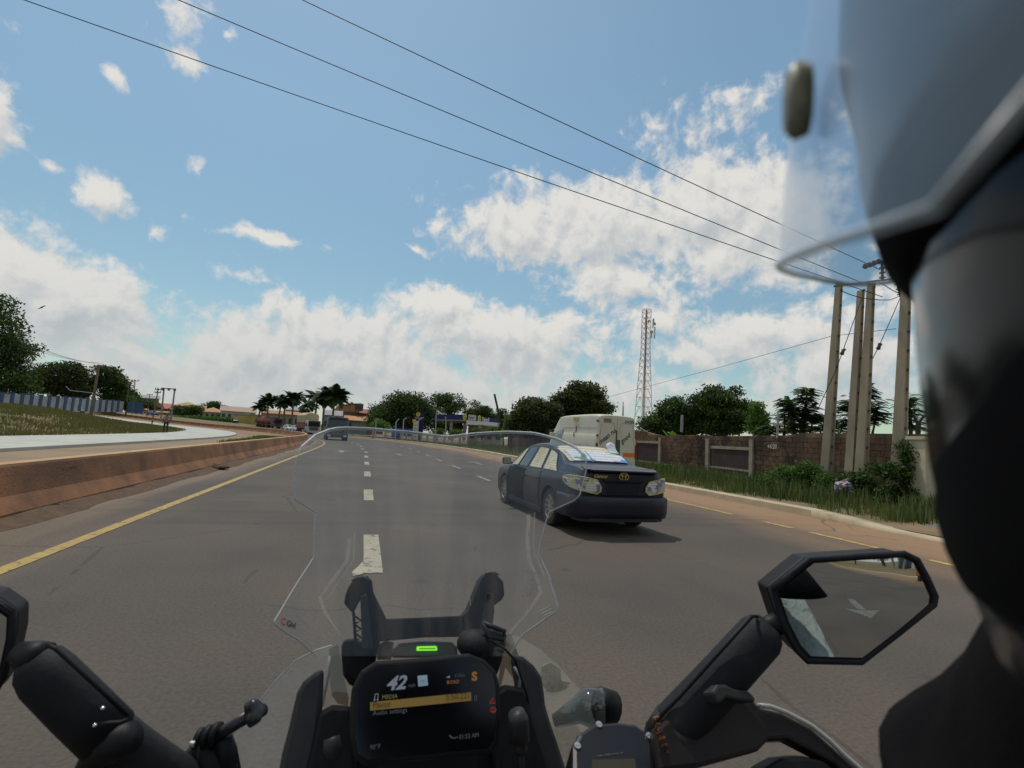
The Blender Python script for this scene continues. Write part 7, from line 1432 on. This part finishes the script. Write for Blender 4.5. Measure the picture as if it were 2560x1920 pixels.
c = vcyl(1985, 250, False); mb = MB(); vv = Vector((c.x-VC.x, c.y-VC.y, 0)).normalized(); tt = Vector((-vv.y, vv.x, 0)); cc = vcyl(2003, 250, False); vv = Vector((cc.x-VC.x, cc.y-VC.y, 0)).normalized(); tt = Vector((-vv.y, vv.x, 0))
mb.rings([[cc+vv*h+tt*(.0030*s_*math.cos(t))+ZU*(.0062*s_*math.sin(t)) for t in np.linspace(0, 2*math.pi, 17)[:-1]] for h, s_ in ((-.001, .9), (.0008, 1), (.0020, .8))]); mb.build('visor_tab', M_ol, helmet, smooth=True)
# jacket collar and chest
CO = [(2400, 1400, .14, .115), (2366, 1506, .16, .13), (2314, 1610, .175, .14), (2262, 1672, .19, .15), (2205, 1726, .20, .155), (2150, 1768, .205, .16), (2134, 1786, .206, .16), (2142, 1806, .21, .155), (2147, 1849, .225, .155), (2152, 1920, .245, .165), (2170, 2100, .28, .17)]
rs = [sil_ring(*q, hy=.85) for q in CO]; rs.sort(key=lambda q: q[0].z); mb = MB(); mb.rings(rs); mb.build('jacket_collar', mat('black_fabric', (.0035, .003, .004), .95, (.007, .006, .0065), 40, bump=.4, bsc=500, bd=.0006, spec=.08), rid, smooth=True)
M_jk = mat('pale_green_jacket', (.30, .34, .31), .85, (.2, .23, .22), 4, bump=1., bsc=14, bd=.05)
def W_(x, y, z): return Vector((.22, -.10, 0))+br_*x+bf*y+ZU*z
def J(x, y, z, r_): p = W_(x, y, z); return (p.x, p.y, p.z, r_)
jj = [J(0, -.28, .92, (.17, .13)), J(0, -.24, 1.08, (.17, .13)), J(0, -.15, 1.27, (.19, .13)), J(0, -.08, 1.37, (.07, .07)), J(-.20, -.13, 1.29, .075), J(-.34, .06, 1.09, .06), J(-.34, .28, 1.06, .045), J(.20, -.13, 1.29, .075), J(.36, .06, 1.07, .06), J(.40, .28, 1.06, .045)]
skinned('jacket', jj, [(0, 1), (1, 2), (2, 3), (2, 4), (4, 5), (5, 6), (2, 7), (7, 8), (8, 9)], M_jk, rid)
for s in (-1, 1):
    g = hb(s*.36, -.16, 1.10); w_ = Vector(jj[6][:3]) if s < 0 else Vector(jj[9][:3]); base_ = w_.lerp(g, .72); h_ = [(*w_, .035), (*base_, (.042, .026))]; ed = [(0, 1)]
    for k in range(4):
        o_ = br_*((k-1.5)*.020*1); a = base_+o_+(g-base_)*.6+ZU*.022; b = g+o_+bf*.024+ZU*.010; c = g+o_+bf*.010-ZU*.022; i = len(h_); h_ += [(*a, .0105), (*b, .0095), (*c, .0085)]; ed += [(1, i), (i, i+1), (i+1, i+2)]
    i = len(h_); h_ += [(*(base_-br_*s*.032+ZU*.0), .012), (*(g-br_*s*.04-ZU*.012), .010)]; ed += [(1, i), (i, i+1)]; skinned('glove', h_, ed, M_bp, rid)
    hip = W_(s*.11, -.28, .90); kn = W_(s*.24, .22, .78); an = W_(s*.20, .02, .36); to = W_(s*.20, .20, .33)
    skinned('trouser_leg', [(*hip, .10), (*kn, .075), (*an, .055)], [(0, 1), (1, 2)], mat('rider_trousers', (.02, .02, .022), .9), rid); skinned('boot', [(*(an+ZU*.06), .06), (*an, .055), (*to, .045)], [(0, 1), (1, 2)], M_bp, rid)

# ============================================================ the street behind the rider, seen in the mirrors
M_shw = mat('shop_white', (.55, .55, .53), .8)
for i, (s, n, w, h_, mw, lab) in enumerate(((-14, 19, 7, 3.2, M_brn, 'dark brown shop with pale posts behind the rider, nearest the gateway'), (-24, 20, 8, 3.6, M_shw, 'white shop block behind the rider, beside the dark brown shop'), (-35, 20, 8, 3.0, M_tan, 'tan shop behind the rider, beyond the white block'), (-47, 20, 10, 3.8, M_brn, 'brown two bay shop far behind the rider'))):
    b = SN(s, n); t = thing('roadside_shop', lab, 'shop', b, R(16)-math.pi/2, 'shops behind the rider')   # local -y faces the road
    mb = MB(); mb.box((0, 3.2, h_/2), (w, 5, h_)); mb.build('wall', mw, t); mb = MB(); mb.box((0, 2.4, h_+.1), (w+.8, 7.4, .2)); mb.build('roof', M_rust if i % 2 else M_gry, t)
    for k in range(4): mb = MB(); mb.box((-w/2+w*k/3, -.8, h_/2), (.35, .35, h_)); mb.build('post', M_shw, t)
    for k in range(3): mb = MB(); mb.box((-w/2+w*(k+.5)/3, .68, 1.2), (w/3-.8, .06, 2.0)); mb.build('shutter', mat('shutter_%s' % ('green', 'blue')[k % 2], ((.08, .16, .1), (.08, .12, .22))[k % 2], .6), t)
p = SN(-17, 9.6); t = thing('three_wheeler', 'orange three wheeled taxi parked on the roadside behind the rider, seen in the right mirror', 'three-wheeler', p, R(106))
mb = MB(); mb.rings([[Vector((x, a*w, z)) for a, z in ((-1, .35), (-1, .95), (1, .95), (1, .35))] for x, w in ((-1.3, .6), (.2, .62), (.9, .45), (1.35, .2))]); mb.build('body', mat('taxi_orange', (.60, .20, .03), .5), t, bevel=.04)
mb = MB(); mb.box((-.35, 0, 1.68), (1.8, 1.25, .08)); mb.build('roof', M_dark, t, bevel=.03)
for x in (-1.2, .5):
    for s in (-1, 1): mb = MB(); mb.tube([(x, s*.58, .9), (x-.05, s*.56, 1.66)], .025, 6); mb.build('roof_post', M_dark, t)
for (x, y) in ((-.9, .5), (-.9, -.5), (1.15, 0)): mb = MB(); mb.lathe([(.2, -.06), (.22, 0), (.2, .06)], (x, y, .22), 'y', 14); mb.build('wheel', M_tyre, t)
for i in range(7):
    p = SN(-10-i*12, 27+2*(i % 2)); tree('roadside_tree', 'dark tree behind the shops in the mirror, '+('nearest', 'second', 'third', 'fourth', 'fifth', 'sixth', 'farthest')[i]+' from the rider', p, [(0, 0, 5, 3, 3, 2.4), (1.2, .5, 6.2, 2.2, 2.2, 1.5)], 40, 70, 1.1, .4, 'dark', .3, 'tree', 'trees behind the shops', .5, 200+i)
for i in range(7):
    p = SN(-112-6*(i % 2), -30+i*11); tree('roadside_tree', 'dark tree far behind the rider where the road ends in the mirror, '+('leftmost', 'second', 'third', 'fourth', 'fifth', 'sixth', 'rightmost')[6-i]+' of seven', p, [(0, 0, 5, 5.5, 3, 3.4), (1.2, .5, 8, 3.2, 2.2, 2)], 60, 80, 1.7, .6, 'dark', .3, 'tree', 'trees far behind the rider', .5, 400+i)
for i in range(6):
    p = SN(-12-i*13, -34); tree('roadside_tree', 'dark tree left of the road behind the rider, '+('nearest', 'second', 'third', 'fourth', 'fifth', 'farthest')[i]+' of its row', p, [(0, 0, 5, 3.4, 3.4, 2.4), (-1.2, .5, 6.2, 2.2, 2.2, 1.5)], 40, 70, 1.1, .4, 'dark', .3, 'tree', 'left side trees behind the rider', .5, 300+i)
